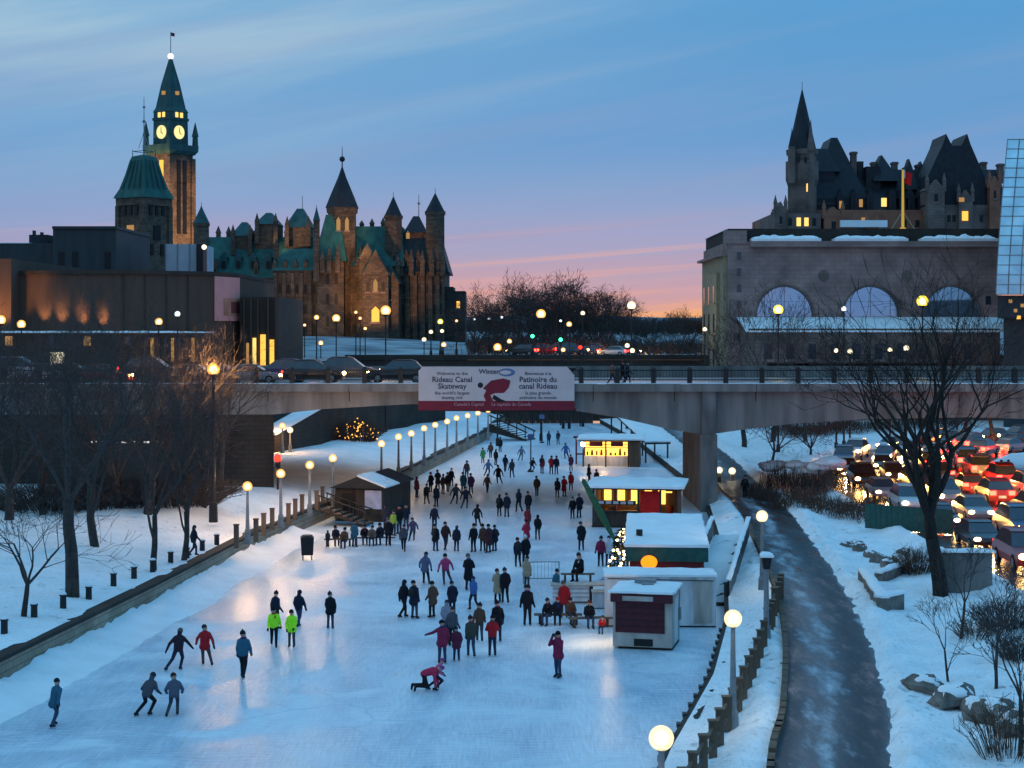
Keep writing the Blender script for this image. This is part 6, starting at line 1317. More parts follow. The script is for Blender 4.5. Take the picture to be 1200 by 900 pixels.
# lit bus shelter and vehicles are in the next section
# ---------------------------------------------------------------- people
def pose_joints(kind, rnd):
    j_ = lambda s: Vector((rnd.uniform(-s, s), rnd.uniform(-s, s), rnd.uniform(-s, s)))
    """joints of a 1.72 m figure facing -y"""
    V = Vector; J = {}
    lean = {'stand': .02, 'walk': .06, 'skl': .24, 'skr': .24, 'bent': .62, 'sit': .14, 'crawl': 1.25, 'photo': -.02, 'pair': .05, 'reach': .2}[kind]
    hip = V((0, 0, .93)); 
    if kind in ('skl', 'skr'): hip.z = .84
    if kind == 'bent': hip.z = .76
    if kind == 'sit': hip.z = .52
    if kind == 'crawl': hip.z = .55
    up = V((0, -math.sin(lean), math.cos(lean))); J['hip'] = hip; J['chest'] = hip + up * .36; J['neck'] = hip + up * .52
    hd = (up + V((0, -.02, .5 if kind in ('bent', 'crawl', 'skl', 'skr') else .1))).normalized()
    if kind == 'crawl': hd = V((0, -.9, .35)).normalized()
    hd = (hd + Vector((rnd.uniform(-.18, .18), rnd.uniform(-.16, .05), 0))).normalized()
    J['head'] = J['neck'] + hd * .16; s = J['hip'] + up * .475
    for sd in (-1, 1):
        k = 'l' if sd < 0 else 'r'; J['sh' + k] = s + V((sd * .165, 0, -.035)); J['hp' + k] = hip + V((sd * .095, 0, -.02))
        swing = 0.; st_ = rnd.uniform(-.09, .09)
        if kind in ('walk', 'skl', 'skr'): swing = .36 * sd * (1 if kind != 'skr' else -1)
        if kind == 'sit':
            J['kn' + k] = V((sd * .12, -.42, .50)); J['an' + k] = V((sd * .12, -.40, .10)); J['el' + k] = J['sh' + k] + V((sd * .07, -.08, -.27)); J['wr' + k] = V((sd * .12, -.34, .62))
        elif kind == 'crawl':
            J['kn' + k] = V((sd * .13, -.06 + .1 * sd, .09)); J['an' + k] = V((sd * .14, .36 + .1 * sd, .08)); J['el' + k] = J['sh' + k] + V((sd * .04, -.02, -.25)); J['wr' + k] = V((J['sh' + k].x + sd * .03, J['sh' + k].y - .05, .10))
        else:
            fw = 1 if (kind == 'skl') == (sd < 0) else -1
            if kind in ('skl', 'skr'):
                if fw > 0: J['kn' + k] = V((sd * .10, -.20, .47)); J['an' + k] = V((sd * .07, -.02, .10))
                else: J['kn' + k] = V((sd * .20, .10, .46)); J['an' + k] = V((sd * .34, .48, .14))
            elif kind == 'bent':
                J['kn' + k] = V((sd * .12, -.24 + .12 * sd, .46)); J['an' + k] = V((sd * (.12 if sd < 0 else .26), .02 + .3 * (sd > 0), .10))
            elif kind == 'walk': J['kn' + k] = V((sd * .09, -.08 - swing * .35, .50)); J['an' + k] = V((sd * .09, .08 - swing * .8, .10 + (.06 if swing < 0 else 0)))
            else: J['kn' + k] = V((sd * .10, -.03 + st_ * .5, .50)); J['an' + k] = V((sd * .12, .02 + st_, .10))
            if kind == 'photo': J['el' + k] = J['sh' + k] + V((sd * .10, -.20, -.14)); J['wr' + k] = J['head'] + V((sd * .07, -.24, -.04))
            elif kind in ('skl', 'skr'): J['el' + k] = J['sh' + k] + V((sd * .16, .06 + swing * .5, -.22)); J['wr' + k] = J['el' + k] + V((sd * .06, -.06 + swing * .45, -.20))
            elif kind == 'bent': J['el' + k] = J['sh' + k] + V((sd * .14, .10, -.22)); J['wr' + k] = J['el' + k] + V((sd * -.02, -.2, -.12))
            elif kind == 'reach' and sd > 0: J['el' + k] = J['sh' + k] + V((.22, -.06, -.14)); J['wr' + k] = J['el' + k] + V((.22, -.06, -.08))
            elif kind == 'pair': J['el' + k] = J['sh' + k] + V((sd * .09, -.05, -.25)); J['wr' + k] = J['el' + k] + V((sd * -.12, -.2, -.02))
            else: J['el' + k] = J['sh' + k] + V((sd * .07, .03 + swing * .2, -.27)) + j_(.035); J['wr' + k] = J['el' + k] + V((sd * rnd.choice((.02, -.05)), -.06 + swing * .35 - rnd.choice((0, .08, .16)), -.22)) + j_(.03)
    return J, up
def capsule(mb, p, q, r0, r1, n=10):
    p = Vector(p); q = Vector(q); d = q - p; L_ = d.length; d = d.normalized() if L_ > 1e-6 else Vector((0, 0, 1)); u = d.orthogonal().normalized(); w_ = d.cross(u); rings = []
    for k in (90, 60, 30): rings.append((p - d * (r0 * math.sin(R(k))), max(.002, r0 * math.cos(R(k)))))
    rings.append((p, r0)); rings.append((q, r1))
    for k in (30, 60, 90): rings.append((q + d * (r1 * math.sin(R(k))), max(.002, r1 * math.cos(R(k)))))
    vs = [c + u * (r * math.cos(2 * math.pi * i / n)) + w_ * (r * math.sin(2 * math.pi * i / n)) for c, r in rings for i in range(n)]
    fs = [(j * n + i, j * n + (i + 1) % n, (j + 1) * n + (i + 1) % n, (j + 1) * n + i) for j in range(len(rings) - 1) for i in range(n)]
    mb.add(vs, fs + [tuple(range(n - 1, -1, -1)), tuple(range((len(rings) - 1) * n, len(rings) * n))])
def person_mesh(kind, coat=0., seed=0):
    J, up = pose_joints(kind, random.Random(seed)); C = []       # (p, q, r0, r1, slot): 0 skin 1 jacket 2 trousers 3 boots/gloves
    def c(a, b, r0, r1, s): C.append((Vector(a), Vector(b), r0, r1, s))
    for o in (-.06, .06):
        x = Vector((o, 0, 0)); c(J['hip'] + x, J['chest'] + x, .135, .15, 1); c(J['chest'] + x, J['chest'] + x * .8 + up * .07, .15, .12, 1)
    c(J['shl'] + Vector((.04, 0, .0)), J['shr'] - Vector((.04, 0, 0)), .085, .085, 1)
    for k in 'lr': c(J['neck'] + up * .01, J['sh' + k] + up * .0, .075, .07, 1)
    if seed % 3 == 1: c(J['neck'] - Vector((0, -.03, 0)), J['head'] + Vector((0, .055, 0)), .09, .085, 1)
    if coat:
        for sd in (-.05, .05): c(J['hip'] + Vector((sd, 0, 0)), J['hip'] + Vector((sd * 1.4, .02, -coat)), .15, .17, 1)
    c(J['neck'] - up * .05, J['neck'] + up * .06, .07, .06, 1)
    hd = (J['head'] - J['neck']).normalized(); c(J['head'] - hd * .03, J['head'] + hd * .035, .092, .10, 0)
    f = Vector((0, -1, 0)); f = (f - hd * f.dot(hd)).normalized()
    if kind == 'crawl': f = Vector((0, -.6, -.6)).normalized()
    c(J['head'] + f * .085 - hd * .012, J['head'] + f * .112 - hd * .03, .016, .02, 0)     # nose
    c(J['head'] + f * .06 - hd * .085, J['head'] + f * .075 - hd * .085, .04, .03, 0)     # chin
    for sd in (-1, 1): c(J['head'] + Vector((sd * .095, 0, 0)) - hd * .03, J['head'] + Vector((sd * .10, .01, 0)) + hd * .02, .02, .02, 0)
    for k, sd in (('l', -1), ('r', 1)):
        c(J['sh' + k], J['el' + k], .078, .064, 1); c(J['el' + k], J['wr' + k], .064, .05, 1); d = (J['wr' + k] - J['el' + k]).normalized()
        c(J['wr' + k], J['wr' + k] + d * .09, .043, .045, 3)
        side = d.cross(Vector((0, 0, 1))).normalized() if abs(d.z) < .9 else Vector((1, 0, 0)); fo = d.cross(side).normalized()
        for i in range(4): b = J['wr' + k] + d * .10 + side * (.022 * (i - 1.5)); c(b, b + d * (.06 + .015 * (i in (1, 2))) + fo * .02, .016, .012, 3)
        c(J['wr' + k] + d * .03 + side * .035, J['wr' + k] + d * .085 + side * .065, .018, .014, 3)
        c(J['hp' + k], J['kn' + k], .098, .072, 2); c(J['kn' + k], J['an' + k], .070, .055, 2)
        an = J['an' + k]; ft = Vector((0, -1, 0)) if kind != 'crawl' else Vector((0, .35, -.6)).normalized()
        c(an + Vector((0, .04, -.0)), an + ft * .15 + Vector((0, 0, -.045)), .06, .045, 3)
    mb = MB()
    for p, q, r0, r1, s in C: capsule(mb, p, q, r0, r1)
    tmp = mb.build('tmp', M['jacket']); md = tmp.modifiers.new('r', 'REMESH'); md.mode = 'VOXEL'; md.voxel_size = .024; sm_ = tmp.modifiers.new('s', 'SMOOTH'); sm_.iterations = 2; sm_.factor = .4
    dg = bpy.context.evaluated_depsgraph_get(); me = bpy.data.meshes.new_from_object(tmp.evaluated_get(dg)); bpy.data.objects.remove(tmp)
    me.materials.clear()
    for s in ('skin', 'jacket', 'trousers', 'boot'): me.materials.append(M[s])
    idx = []
    for pl in me.polygons:
        x = pl.center; best = (1e9, 1)
        for p, q, r0, r1, s in C:
            d = q - p; l2 = d.length_squared; t_ = max(0, min(1, (x - p).dot(d) / l2)) if l2 else 0; v = (x - p - d * t_).length - (r0 + (r1 - r0) * t_)
            if v < best[0]: best = (v, s)
        idx.append(best[1])
    me.polygons.foreach_set('material_index', idx); me.polygons.foreach_set('use_smooth', [True] * len(idx)); me.name = 'person'; me.update()
    hat = MB(); n = 12; rg = []
    u = f; w_ = hd.cross(u); oc = J['head'] + hd * .02 - f * .012
    for a in (-12, 10, 35, 60, 80): rg.append((oc + hd * (.125 * math.sin(R(a)) + .015), .114 * math.cos(R(a))))
    vs = [c_ + u * (r * math.cos(2 * math.pi * i / n)) + w_ * (r * math.sin(2 * math.pi * i / n)) for c_, r in rg for i in range(n)]
    hat.add(vs, [(j * n + i, (j) * n + (i + 1) % n, (j + 1) * n + (i + 1) % n, (j + 1) * n + i) for j in range(len(rg) - 1) for i in range(n)] + [tuple(range((len(rg) - 1) * n, len(rg) * n))]); (hat.ball(oc + hd * .15, .03, 8, 6) if seed % 3 == 0 else None)
    eyes = MB()
    for sd in (-1, 1): eyes.ball(J['head'] + f * .088 + Vector((sd * .036, 0, 0)) + hd * .012, .011, 6, 4)
    sk = []
    for k in 'lr':
        g = MB(); an = J['an' + k]; g.box((an.x, an.y - .04, an.z - .092), (.012, .30, .03)); g.box((an.x, an.y - .04, an.z - .068), (.04, .22, .02)); sk.append(g.mesh('skate', M['steel']))
    bp = MB(); bc = J['chest'] - up * .06 + Vector((0, .19, 0)); bp.ball(bc, .17, 10, 8, .95, .6, 1.25)
    sf = MB(); cN = J['neck'] + hd * .035 + f * .005; uu = hd.orthogonal().normalized(); vv = hd.cross(uu); ring = [cN + (uu * math.cos(a) + vv * math.sin(a)) * .088 for a in [2 * math.pi * i / 10 for i in range(10)]]
    for i in range(10): sf.tube(ring[i], ring[(i + 1) % 10], .034, .034, 6, False)
    sf.tube(ring[0] + f * .03, J['chest'] + f * .17 + Vector((.04, 0, .02)), .03, .034, 6)
    zmin = min(v.co.z for v in me.vertices)
    return dict(me=me, hat=hat.mesh('hat', M['hat'], True), eyes=eyes.mesh('eyes', M['black']), skates=sk, z=zmin, scarf=sf.mesh('scarf', M['hat'], True), pack=bp.mesh('backpack', M['boot'], True))
PM = {k: [person_mesh(k, c_ * q, s_) for s_, q in (((0, 1), (1, .6), (2, 1.4), (3, 0), (4, 1)) if k in ('stand', 'walk', 'pair') else ((1, 1), (2, 1)))] for k, c_ in (('stand', .12), ('walk', .0), ('skl', .0), ('skr', .08), ('bent', 0.), ('sit', 0.), ('crawl', 0.), ('photo', .1), ('pair', .22), ('reach', .10))}
K, N_, G_, RD, MR, TN, BL, TE, WH, YL, PK, BR = (.009, .010, .015), (.012, .017, .036), (.07, .072, .09), (.42, .015, .022), (.22, .02, .06), (.34, .26, .18), (.05, .13, .34), (.03, .11, .17), (.62, .62, .68), (.45, .95, .03), (.55, .12, .24), (.09, .05, .035)
def person(lb, x, y, kind, rz, col, s=1., hat=None, z=0., group=None, skates=None, at_=None):
    pm = random.choice(PM[kind]); rz = int(rz + (random.uniform(-35, 35) if kind in ('stand', 'walk', 'pair') and y < 750 else 0)); s = s * random.uniform(.93, 1.05)
    p = Vector(at_) if at_ else gnd(x, y, z); o = bpy.data.objects.new('person', pm['me']); COL.objects.link(o)
    near = y > 655; sk = near and kind not in ('crawl',) and z == 0 if skates is None else skates
    o.location = (p.x, p.y, z + (0.012 if sk else 0.) - pm['z'] * s); o.rotation_euler = (0, 0, R(rz)); o.scale = (s, s, s); o.color = (*col, 1); tag(o, lb, 'person', group)
    h = bpy.data.objects.new('hat', pm['hat']); COL.objects.link(h); h.parent = o; hc = hat or random.choice(((.008, .008, .010), (.012, .012, .018), (.03, .03, .04), (.06, .015, .02), (.012, .016, .035), (.10, .09, .09))); h.color = (*hc, 1)
    if near and rz in range(-80, 81): e = bpy.data.objects.new('eyes', pm['eyes']); COL.objects.link(e); e.parent = o
    if kind not in ('crawl', 'bent') and random.random() < .4: b = bpy.data.objects.new('scarf', pm['scarf']); COL.objects.link(b); b.parent = o; b.color = (*random.choice(((.35, .02, .03), (.45, .42, .40), (.03, .06, .2), (.3, .2, .05), (.05, .05, .06), (.12, .03, .12))), 1)
    if kind in ('stand', 'walk') and random.random() < .22: b = bpy.data.objects.new('backpack', pm['pack']); COL.objects.link(b); b.parent = o
    if sk:
        for me in pm['skates']: b = bpy.data.objects.new('skate', me); COL.objects.link(b); b.parent = o
    return o
random.seed(12)
P_ = person
# foreground skaters
P_('blurry teal-coated skater gliding alone in the near left corner of the ice', 64, 850, 'skr', 150, TE, 1.0)
P_('crouching grey skater, left of the two bent low in the near left', 172, 838, 'bent', 160, G_)
P_('crouching grey skater, right of the two bent low in the near left', 204, 838, 'bent', 190, (.09, .09, .13))
P_('black-jacketed skater striding left of the red-jacketed one', 209, 785, 'skl', 170, (.03, .02, .03))
P_('skater in bright red jacket between the black and teal skaters on the left', 240, 779, 'skr', 185, RD)
P_('tall dark teal skater upright with narrow stance, right of the red-jacketed one', 285, 795, 'walk', 175, TE, 1.06)
P_('patroller in lime-yellow jacket, left of the matching pair', 321, 758, 'walk', 10, YL, .95, (.01, .01, .01))
P_('patroller in lime-yellow jacket, right of the matching pair', 342, 758, 'stand', -5, YL, .95, (.01, .01, .01))
P_('dark skater right behind the left lime-yellow patroller', 323, 737, 'stand', 170, N_, 1.0)
P_('navy skater right behind the right lime-yellow patroller', 350, 735, 'walk', 185, N_, .95)
P_('lone black-coated skater right of the lime-yellow pair', 387, 737, 'stand', 180, K, .98)
P_('person in maroon top holding hands up to the face, alone before the hut', 654, 794, 'photo', -40, MR, 1.02)
P_('person in red crouched on hands and knees on the near ice', 497, 810, 'crawl', 78, (.48, .03, .08), 1.0, (.3, .05, .2))
P_('small pink-jacketed child leaning over the crouched red person', 509, 809, 'bent', 100, PK, .78, (.25, .05, .2))
P_('dark maroon skater at the left of the hand-holding group', 518, 778, 'reach', 175, MR, 1.0)
P_('child in maroon held by the hand in the near group', 535, 775, 'stand', 180, (.12, .02, .05), .84)
P_('olive-coated skater in the middle of the near group', 552, 770, 'walk', 190, (.06, .06, .05), 1.0)
P_('person in wide bright red coat at the right of the near group', 577, 769, 'pair', 185, RD, 1.04, (.01, .01, .01))
P_('black skater close behind the red coat', 583, 752, 'stand', 170, K)
P_('grey-hooded skater behind the hand-holding group', 530, 757, 'stand', 160, G_)
P_('pale grey skater at the back left of the near group', 523, 748, 'walk', 175, (.25, .24, .3))
P_('dark skater at the back of the near group, between olive and red coats', 562, 752, 'walk', 185, BR)
# row to the left of the serving stand
P_('dark skater with bulky back, leftmost of the standing row', 473, 724, 'walk', 160, K)
P_('navy skater, second of the standing row', 485, 725, 'stand', 170, N_)
P_('black skater in brown jacket standing third of the row', 507, 724, 'stand', 185, BR)
P_('dark skater standing fourth of the row', 530, 720, 'stand', 175, N_, .95)
P_('big dark-coated person behind the fourth of the row', 549, 692, 'pair', 180, K, 1.05)
P_('blue-jacketed skater with tan trousers below the big dark coat', 555, 715, 'walk', 190, BL, .96)
P_('grey-blue skater gliding above the standing row, left', 498, 684, 'skr', 170, (.10, .11, .18))
P_('skater in rose-red jacket with arms out above the standing row', 522, 685, 'skl', 5, (.42, .05, .14))
P_('tan-coated skater left of the dark companion, right of the row', 583, 706, 'pair', 180, TN)
P_('dark companion beside the tan-coated skater', 592, 707, 'walk', 185, K)
P_('tan skater close by the barricade, behind a dark one', 617, 690, 'stand', 175, TN)
P_('dark blue skater at the left of the pair by the barricade', 607, 665, 'walk', 180, N_)
P_('black skater with white hat by the barricade', 616, 664, 'stand', 180, K, 1., (.6, .6, .65))
P_('tall black-coated person standing before the bench group', 618, 733, 'stand', 150, K, 1.05)
P_('dark slim person standing at the left end of the serving stand', 652, 704, 'stand', 120, TE, .96)
# seated and standing around benches on the right
P_('person in black seated leaning forward, left end of the bench group', 643, 732, 'sit', -30, K, 1., None, .0, None, False)
P_('person with red hat seated second in the bench group', 653, 731, 'sit', 0, N_, 1., (.4, .02, .03), .0, None, False)
P_('person in red jacket standing behind the bench group', 661, 724, 'stand', 160, RD, .98)
P_('dark hunched person seated at the right of the bench group', 668, 731, 'sit', 20, BR, 1., None, .0, None, False)
P_('person seated in dark jacket on the bench before the white container', 690, 735, 'sit', 10, K, 1., (.08, .02, .02), .0, None, False)
P_('child in red sitting low beside the container bench', 706, 742, 'sit', -20, RD, .62, None, .0, None, False)
P_('bulky black figure seated by the serving stand', 680, 681, 'sit', -40, K, 1.12, None, .0, None, False)
P_('person in maroon standing behind the serving stand', 704, 664, 'stand', 200, MR)
P_('person in white jacket with the crowd by the bulb-hung fir', 713, 663, 'stand', 170, WH)
P_('person in black at the right of the white jacket', 722, 662, 'stand', 190, K)
P_('person in dark red near the bulb-hung fir', 733, 668, 'stand', 150, (.2, .03, .03))
P_('black figure alone on the shaded ice under the bridge edge, right', 681, 645, 'stand', 180, K)
# middle rows
rows = [
 (510, 646, 'stand', 180, K, 'black skater left of the trio in line below the bridge shadow'), (522, 645, 'walk', 178, (.05, .02, .02), 'skater with dark red jacket in the middle of the trio below the bridge shadow'), (535, 646, 'stand', 184, N_, 'navy skater right of the trio below the bridge shadow'),
 (509, 621, 'stand', 175, N_, 'dark skater directly behind the left of the trio'), (555, 647, 'stand', 180, K, 'slim skater left of the tight group of three'), (566, 646, 'stand', 170, BR, 'skater left in the tight group of three'), (573, 648, 'pair', 182, (.06, .02, .025), 'skater in the middle of the tight group of three'), (580, 646, 'stand', 190, N_, 'skater right in the tight group of three'),
 (559, 617, 'skr', 175, K, 'dark skater alone above the tight group of three'), (546, 596, 'skl', 180, N_, 'navy skater pushing off above the lone dark skater'), (617, 641, 'pair', 178, (.36, .02, .05), 'child-sized red-coated skater in the middle of the ice'), (618, 622, 'stand', 180, (.16, .02, .03), 'dark red jacketed skater behind the red-coated one'), (630, 633, 'walk', 186, K, 'black skater right of the red-coated one'),
 (671, 608, 'stand', 170, K, 'black-coated skater left of the pair beside the leaning green banner'), (679, 607, 'stand', 190, N_, 'navy skater right of the pair beside the leaning green banner'), (585, 605, 'stand', 180, K, 'dark skater left of the upright pair at mid-ice'), (594, 606, 'stand', 176, N_, 'dark skater right of the upright pair at mid-ice'), (608, 600, 'walk', 180, N_, 'navy skater left of the second pair at mid-ice'), (619, 603, 'stand', 184, K, 'black skater right of the second pair at mid-ice'),
 (629, 582, 'walk', 180, (.06, .03, .02), 'lone brown-jacketed skater at mid-ice under the bridge'), (653, 583, 'stand', 180, N_, 'navy skater left of the red pair near the kiosk'), (661, 582, 'pair', 175, RD, 'red-jacketed skater left of the red pair near the kiosk'), (669, 575, 'stand', 190, (.4, .03, .03), 'red-jacketed skater right of the red pair near the kiosk'),
 (473, 646, 'walk', 10, G_, 'grey coated person walking beside the dark shed crowd'), (484, 634, 'skl', 190, (.09, .06, .12), 'mauve skater passing the dark shed crowd'),
 (488, 583, 'stand', 160, (.10, .02, .03), 'dark red jacketed skater at the left end of the far crowd'), (500, 591, 'walk', 170, K, 'black skater second from left in the far crowd'), (511, 594, 'stand', 180, N_, 'navy skater standing before the far crowd'), (505, 577, 'stand', 190, K, 'black skater behind the left of the far crowd'), (513, 574, 'pair', 175, (.02, .03, .04), 'wide dark skater in the middle of the far crowd'), (519, 579, 'stand', 165, (.05, .02, .02), 'brown skater in the middle of the far crowd'), (525, 577, 'walk', 200, N_, 'navy skater right of the middle of the far crowd'), (529, 570, 'stand', 180, K, 'black skater at the back of the far crowd'), (534, 591, 'skl', 175, (.04, .04, .05), 'grey skater leaving the far crowd on the right'),
 (543, 578, 'stand', 180, TE, 'teal skater left of the trio under the bridge edge'), (552, 579, 'stand', 175, (.08, .03, .1), 'purple jacketed skater right of the trio under the bridge edge'), (547, 562, 'walk', 185, G_, 'grey skater behind the trio under the bridge edge'), (571, 578, 'walk', 180, (.08, .05, .05), 'lone brown skater between the trio and the mid-ice pair'),
 (584, 567, 'skr', 180, K, 'black skater under the middle of the banner'), (592, 553, 'walk', 178, N_, 'slim dark skater farther under the banner'), (581, 545, 'stand', 182, K, 'dark skater in the far file under the banner'), (586, 530, 'stand', 175, N_, 'last dark skater of the far file under the banner'), (575, 537, 'walk', 190, BR, 'brown skater by the far stair'), (566, 543, 'stand', 180, (.06, .30, .10), 'skater in green jacket near the far stair'), (572, 558, 'skl', 175, (.10, .2, .4), 'light blue skater near the left wall under the bridge'),
 (623, 553, 'bent', 150, K, 'person bending beside the nearer thin signpost'), (635, 555, 'stand', 175, (.2, .03, .05), 'skater in red and black right of the nearer signpost'), (646, 556, 'pair', 180, RD, 'red-jacketed skater in the far pair before the kiosks'), (652, 556, 'stand', 185, N_, 'navy skater in the far pair before the kiosks'), (669, 552, 'stand', 170, (.15, .03, .06), 'dark red skater at the far kiosk'), (663, 538, 'skr', 180, BL, 'blue skater gliding before the farther kiosk'), (643, 522, 'stand', 180, (.03, .05, .09), 'distant dark skater by the farther signpost'), (654, 521, 'walk', 175, TE, 'faint teal skater farthest up the ice on the right'), (611, 540, 'skl', 180, (.12, .16, .25), 'pale blue skater alone far up the ice'),
 (690, 566, 'stand', 90, K, 'person at the left corner post of the lit kiosk'), (699, 572, 'stand', 60, BR, 'customer at the counter of the lit kiosk'), (600, 560, 'walk', 176, (.07, .07, .09), 'grey skater right of the far file under the banner')]
for x, y, k, rz, c_, lb in rows: P_(lb, x, y, k, rz, c_, .97)
# crowd by the shed on the left
for x, y, k, rz, c_, lb, s in ((393, 639, 'sit', 20, N_, 'navy person seated nearest the black bin', 1.), (404, 642, 'sit', -10, BR, 'brown-coated person seated on the bench right of the bin', 1.), (415, 641, 'stand', 160, TE, 'teal person standing between the two left benches', 1.), (427, 638, 'sit', 10, K, 'person in black seated at the left of the shed bench', 1.), (436, 639, 'sit', 0, (.14, .10, .08), 'person in tan brown seated in the middle of the shed bench', 1.), (446, 638, 'sit', -15, N_, 'navy person seated at the right of the shed bench', 1.), (455, 640, 'stand', 170, K, 'dark person standing at the right of the shed bench', 1.), (461, 628, 'stand', 160, (.25, .38, .06), 'person in olive-green vest in the shed crowd', 1.), (468, 626, 'stand', 190, K, 'tall black figure right of the green vest', 1.08), (476, 622, 'pair', 175, N_, 'navy coated figure at the right of the shed crowd', 1.), (452, 622, 'stand', 150, (.03, .03, .05), 'dark figure in front of the pale poster', 1.), (384, 641, 'stand', 200, N_, 'small child standing just right of the black bin', .6)):
    P_(lb, x, y, k, rz, c_, s, None, 0., None, False)
def land(lb, x, y, zf, z0, k, rz, c_, s=1.):
    p = gnd(x, y, z0); P_(lb, x, y, k, rz, c_, s, None, zf(p.x, p.y), None, False, (p.x, p.y, 0))
land('lone walker in dark jacket with reddish hat on the left bank snow', 227, 643, hL, 1.6, 'walk', 120, N_)
land('walker on the far footpath beside the bridge pier', 873, 584, lambda x, y: ZP, ZP, 'walk', 170, K)
land('pedestrian left of the pair standing by the traffic', 1173, 562, lambda x, y: hR(x, y), 1.2, 'stand', 80, K); land('pedestrian right of the pair standing by the traffic', 1182, 562, lambda x, y: hR(x, y), 1.2, 'stand', 100, BR)
for x, lb, c_ in ((717, 'person in orange-brown coat on the bridge under the white lamp', (.2, .09, .05)), (729, 'dark person on the bridge, right of the orange-brown coat', K), (735, 'dark person on the bridge nearest the sunset gap', N_)):
    Y = 127.6; P_(lb, x, 0, 'walk', 90, c_, 1., None, 9.3, None, False, (Xp(x, Y), Y, 0))

# ---------------------------------------------------------------- vehicles
def car_src():
    L_, w_ = 4.4, .88; t = thing('car', 'x', 'car'); P = MB()
    def sect(mb, prof, ws):      # prof: (y, z) outline; ws: half width as function of z
        for s in (-1, 1): pass
        n = len(prof); vs = [(-ws(z), y, z) for y, z in prof] + [(ws(z), y, z) for y, z in prof]
        mb.add(vs, [(k, (k + 1) % n, n + (k + 1) % n, n + k) for k in range(n)] + [tuple(range(n - 1, -1, -1)), tuple(range(n, 2 * n))])
    sect(P, [(-2.15, .28), (-2.2, .5), (-2.12, .70), (-1.6, .82), (-1.0, .90), (1.75, .93), (2.12, .88), (2.2, .6), (2.15, .28)], lambda z: w_ * (1 - .06 * abs(z - .6) / .35)); P.build('body', M['car_paint'], t, False)
    P = MB(); sect(P, [(-1.15, .89), (-.35, 1.40), (.0, 1.46), (1.0, 1.45), (1.35, 1.36), (1.85, .92)], lambda z: w_ * (.95 - .26 * (z - .9) / .55)); P.build('windows', M['glass'], t)
    P = MB(); sect(P, [(-.42, 1.405), (.0, 1.475), (1.0, 1.468), (1.4, 1.37), (1.38, 1.34), (1.0, 1.42), (0, 1.43), (-.4, 1.38)], lambda z: w_ * .745); P.build('roof', M['car_paint'], t)
    P = MB(); P.tube((0, 0, 0), (0, 0, .01), .01, .01)
    g = MB(); g.tube((-.1, 0, 0), (.1, 0, 0), .32, .32, 14); W = g.mesh('wheel', M['tyre']); g = MB(); g.tube((-.105, 0, 0), (.105, 0, 0), .19, .19, 10); RM = g.mesh('rim', M['grey_metal'])
    for sx in (-.79, .79):
        for sy in (-1.38, 1.38):
            o = bpy.data.objects.new('wheel', W); COL.objects.link(o); o.parent = t; o.location = (sx, sy, .32); q = bpy.data.objects.new('rim', RM); COL.objects.link(q); q.parent = o
    g = MB(); g.ball((0, 0, 0), .15, 10, 6, 1.25, .5, .75); HM = g.mesh('headlight', M['headlight']); g = MB(); g.box((0, 0, 0), (.40, .12, .24)); TM = g.mesh('tail_light', M['taillight'])
    for sx in (-.62, .62): o = bpy.data.objects.new('headlight', HM); COL.objects.link(o); o.parent = t; o.location = (sx, -2.17, .62)
    for sx in (-.62, .62): o = bpy.data.objects.new('tail_light', TM); COL.objects.link(o); o.parent = t; o.location = (sx, 2.19, .72)
    g = MB(); g.box((0, 2.18, .5), (.5, .06, .14)); g.build('number_plate', M['white_panel'], t); return t
CAR = car_src(); PAINT = ((.02, .02, .022), (.25, .26, .28), (.05, .06, .08), (.30, .02, .02), (.6, .6, .6), (.03, .05, .14), (.12, .12, .12)); PN = ('black', 'silver', 'dark grey', 'red', 'white', 'navy', 'grey')
rnd = random.Random(4); first = True; ncar = 0
def place_car(x, y, z, rz, lb, ci, group, beam=0):
    global first
    if first: o = CAR; first = False
    else: o = copy_tree(CAR, (0, 0, 0), 0)
    if beam < 0:
        l = bpy.data.lights.new('tail_glow', 'SPOT'); l.energy = -beam; l.spot_size = R(140); l.spot_blend = .8; l.color = (1, .03, .02); l.shadow_soft_size = .15; q = bpy.data.objects.new('tail_glow', l); COL.objects.link(q); q.parent = o; q.location = (0, 2.32, .75); q.rotation_euler = (R(78), 0, 0)
    if beam > 0:
        l = bpy.data.lights.new('headlight_beam', 'SPOT'); l.energy = beam; l.spot_size = R(76); l.spot_blend = .8; l.color = (1, .46, .11); l.shadow_soft_size = .12; q = bpy.data.objects.new('headlight_beam', l); COL.objects.link(q); q.parent = o; q.location = (0, -2.3, .68); q.rotation_euler = (R(78), 0, R(180))
    o.location = (x, y, z); o.rotation_euler = (0, 0, rz); tag(o, lb, 'car', group); o.scale = rnd.choice(((1, 1, 1), (1, 1, 1), (1.06, 1.06, 1.24), (1.04, 1.12, 1.36), (.95, .9, 1.0)))
    for k in [o] + list(o.children): k.color = (*PAINT[ci], 1)
    return o
S = [0.]
for a, b in zip(ROAD, ROAD[1:]): S.append(S[-1] + math.dist(a, b))
def on_road(s, off):
    i = max(0, min(len(ROAD) - 2, next((k for k, v in enumerate(S) if v > s), len(S) - 1) - 1)); a, b = ROAD[i], ROAD[i + 1]; d = Vector((b[0] - a[0], b[1] - a[1])).normalized(); f = s - S[i]
    return a[0] + d.x * f + d.y * off, a[1] + d.y * f - d.x * off, math.atan2(d.y, d.x) - math.pi / 2
def near_word(i): return ORD[i] if i < len(ORD) else 'far'
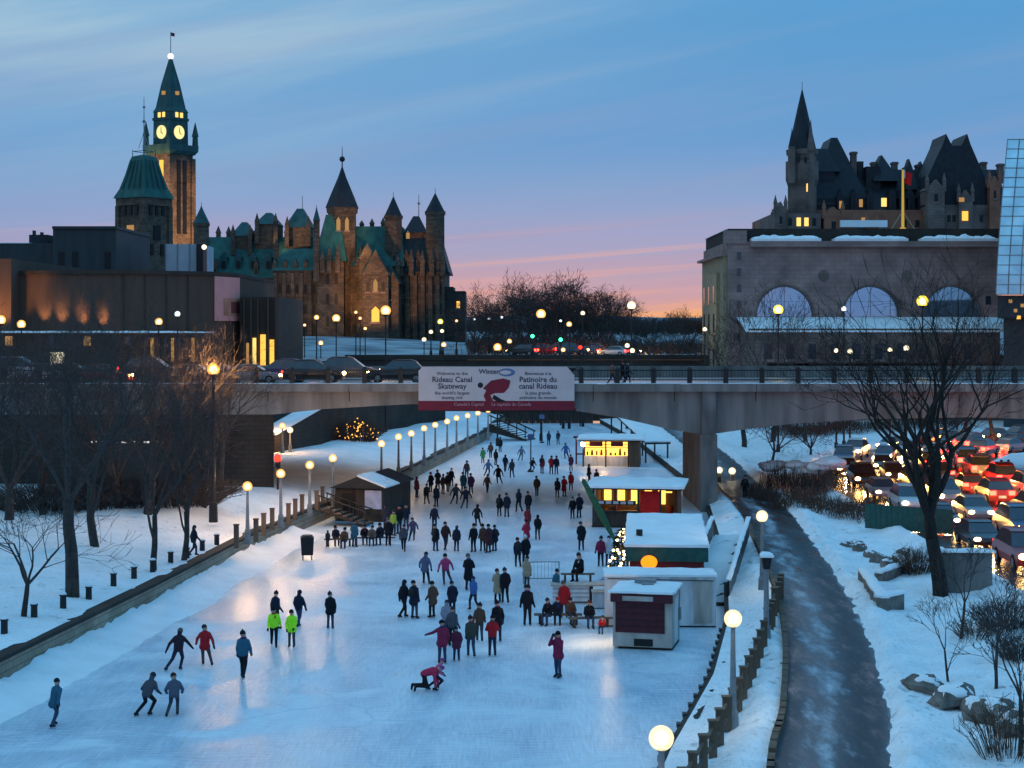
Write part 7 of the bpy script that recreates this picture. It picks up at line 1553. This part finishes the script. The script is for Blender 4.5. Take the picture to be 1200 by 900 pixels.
for lane, off in (('kerb', -5.3), ('inner', -2.0)):
    s = 70. + (off > -3) * 2.5; i = 0
    while s < 225:
        x, y, a = on_road(s, off); ci = rnd.randrange(7); place_car(x, y, ZR, a, '%s car with blazing headlights, %s from the near end of the %s lane' % (PN[ci], near_word(i), lane), ci, 'oncoming cars with headlights on the lit road', 1100); i += 1; s += rnd.uniform(8.2, 11.5)
for lane, off in (('inner', 2.0), ('outer', 5.3)):
    s = 92. + (off > 3) * 3; i = 0
    while s < 205:
        x, y, a = on_road(s, off); ci = rnd.randrange(7); place_car(x, y, ZR, a + math.pi, '%s car with red tail lights, %s from the near end of the %s lane' % (PN[ci], near_word(i), lane), ci, 'departing cars with red tail lights on the road', -160); i += 1; s += rnd.uniform(7.4, 11)
for i, (x, ci, fl) in enumerate(((120, 3, 0), (178, 0, 0), (215, 6, 1), (258, 2, 0), (296, 1, 0), (330, 5, 1), (368, 0, 0), (408, 2, 0), (466, 0, 1))):
    Y = 131 + (3.4 if i % 2 else 0); place_car(Xp(x, Y), Y, 9.3, R(90 if not fl else -90), '%s car crossing the bridge, %s from the left behind the rail' % (PN[ci], ORD[i]), ci, 'cars crossing the bridge', 700)
for i, (x, ci) in enumerate(((22, 4), (52, 1), (84, 4))):
    Y = 134.; place_car(Xp(x, Y), Y, 9.3, R(90), '%s car queuing on the bridge before the podium, %s from the left edge' % (PN[ci], ORD[i]), ci, 'cars queuing at the left end of the bridge')
for i, x in enumerate((612, 640, 655, 670, 686, 702, 718, 734)):
    Y = 262 + (i % 3) * 4; ci = (i * 3) % 7; place_car(Xp(x, Y), Y, hill_z(Xp(x, Y), Y), R(90 if i % 2 else 250), '%s car in the square under the distant trees, %s from the left' % (PN[ci], ORD[i]), ci, 'cars in the distant square')
# lit shelter at the far left
Y = 138.; t = thing('bus_shelter', 'small white-lit advertising shelter on the bridge at the far left', 'bus shelter', (Xp(44, Y), Y + 6, 9.3)); g = MB(); g.bx(-.55, .55, -.12, .12, .3, 2.2); g.build('lit_panel', emis('lit_panel', (1., .9, .62), 1.6), t)
g = MB(); g.bx(-1.1, 1.1, -.5, 1.0, 2.45, 2.6); 
for x in (-1., 1.): g.box((x, .8, 1.22), (.1, .1, 2.44)); g.box((x, -.3, 1.22), (.1, .1, 2.44))
g.build('frame', M['dark_iron'], t)
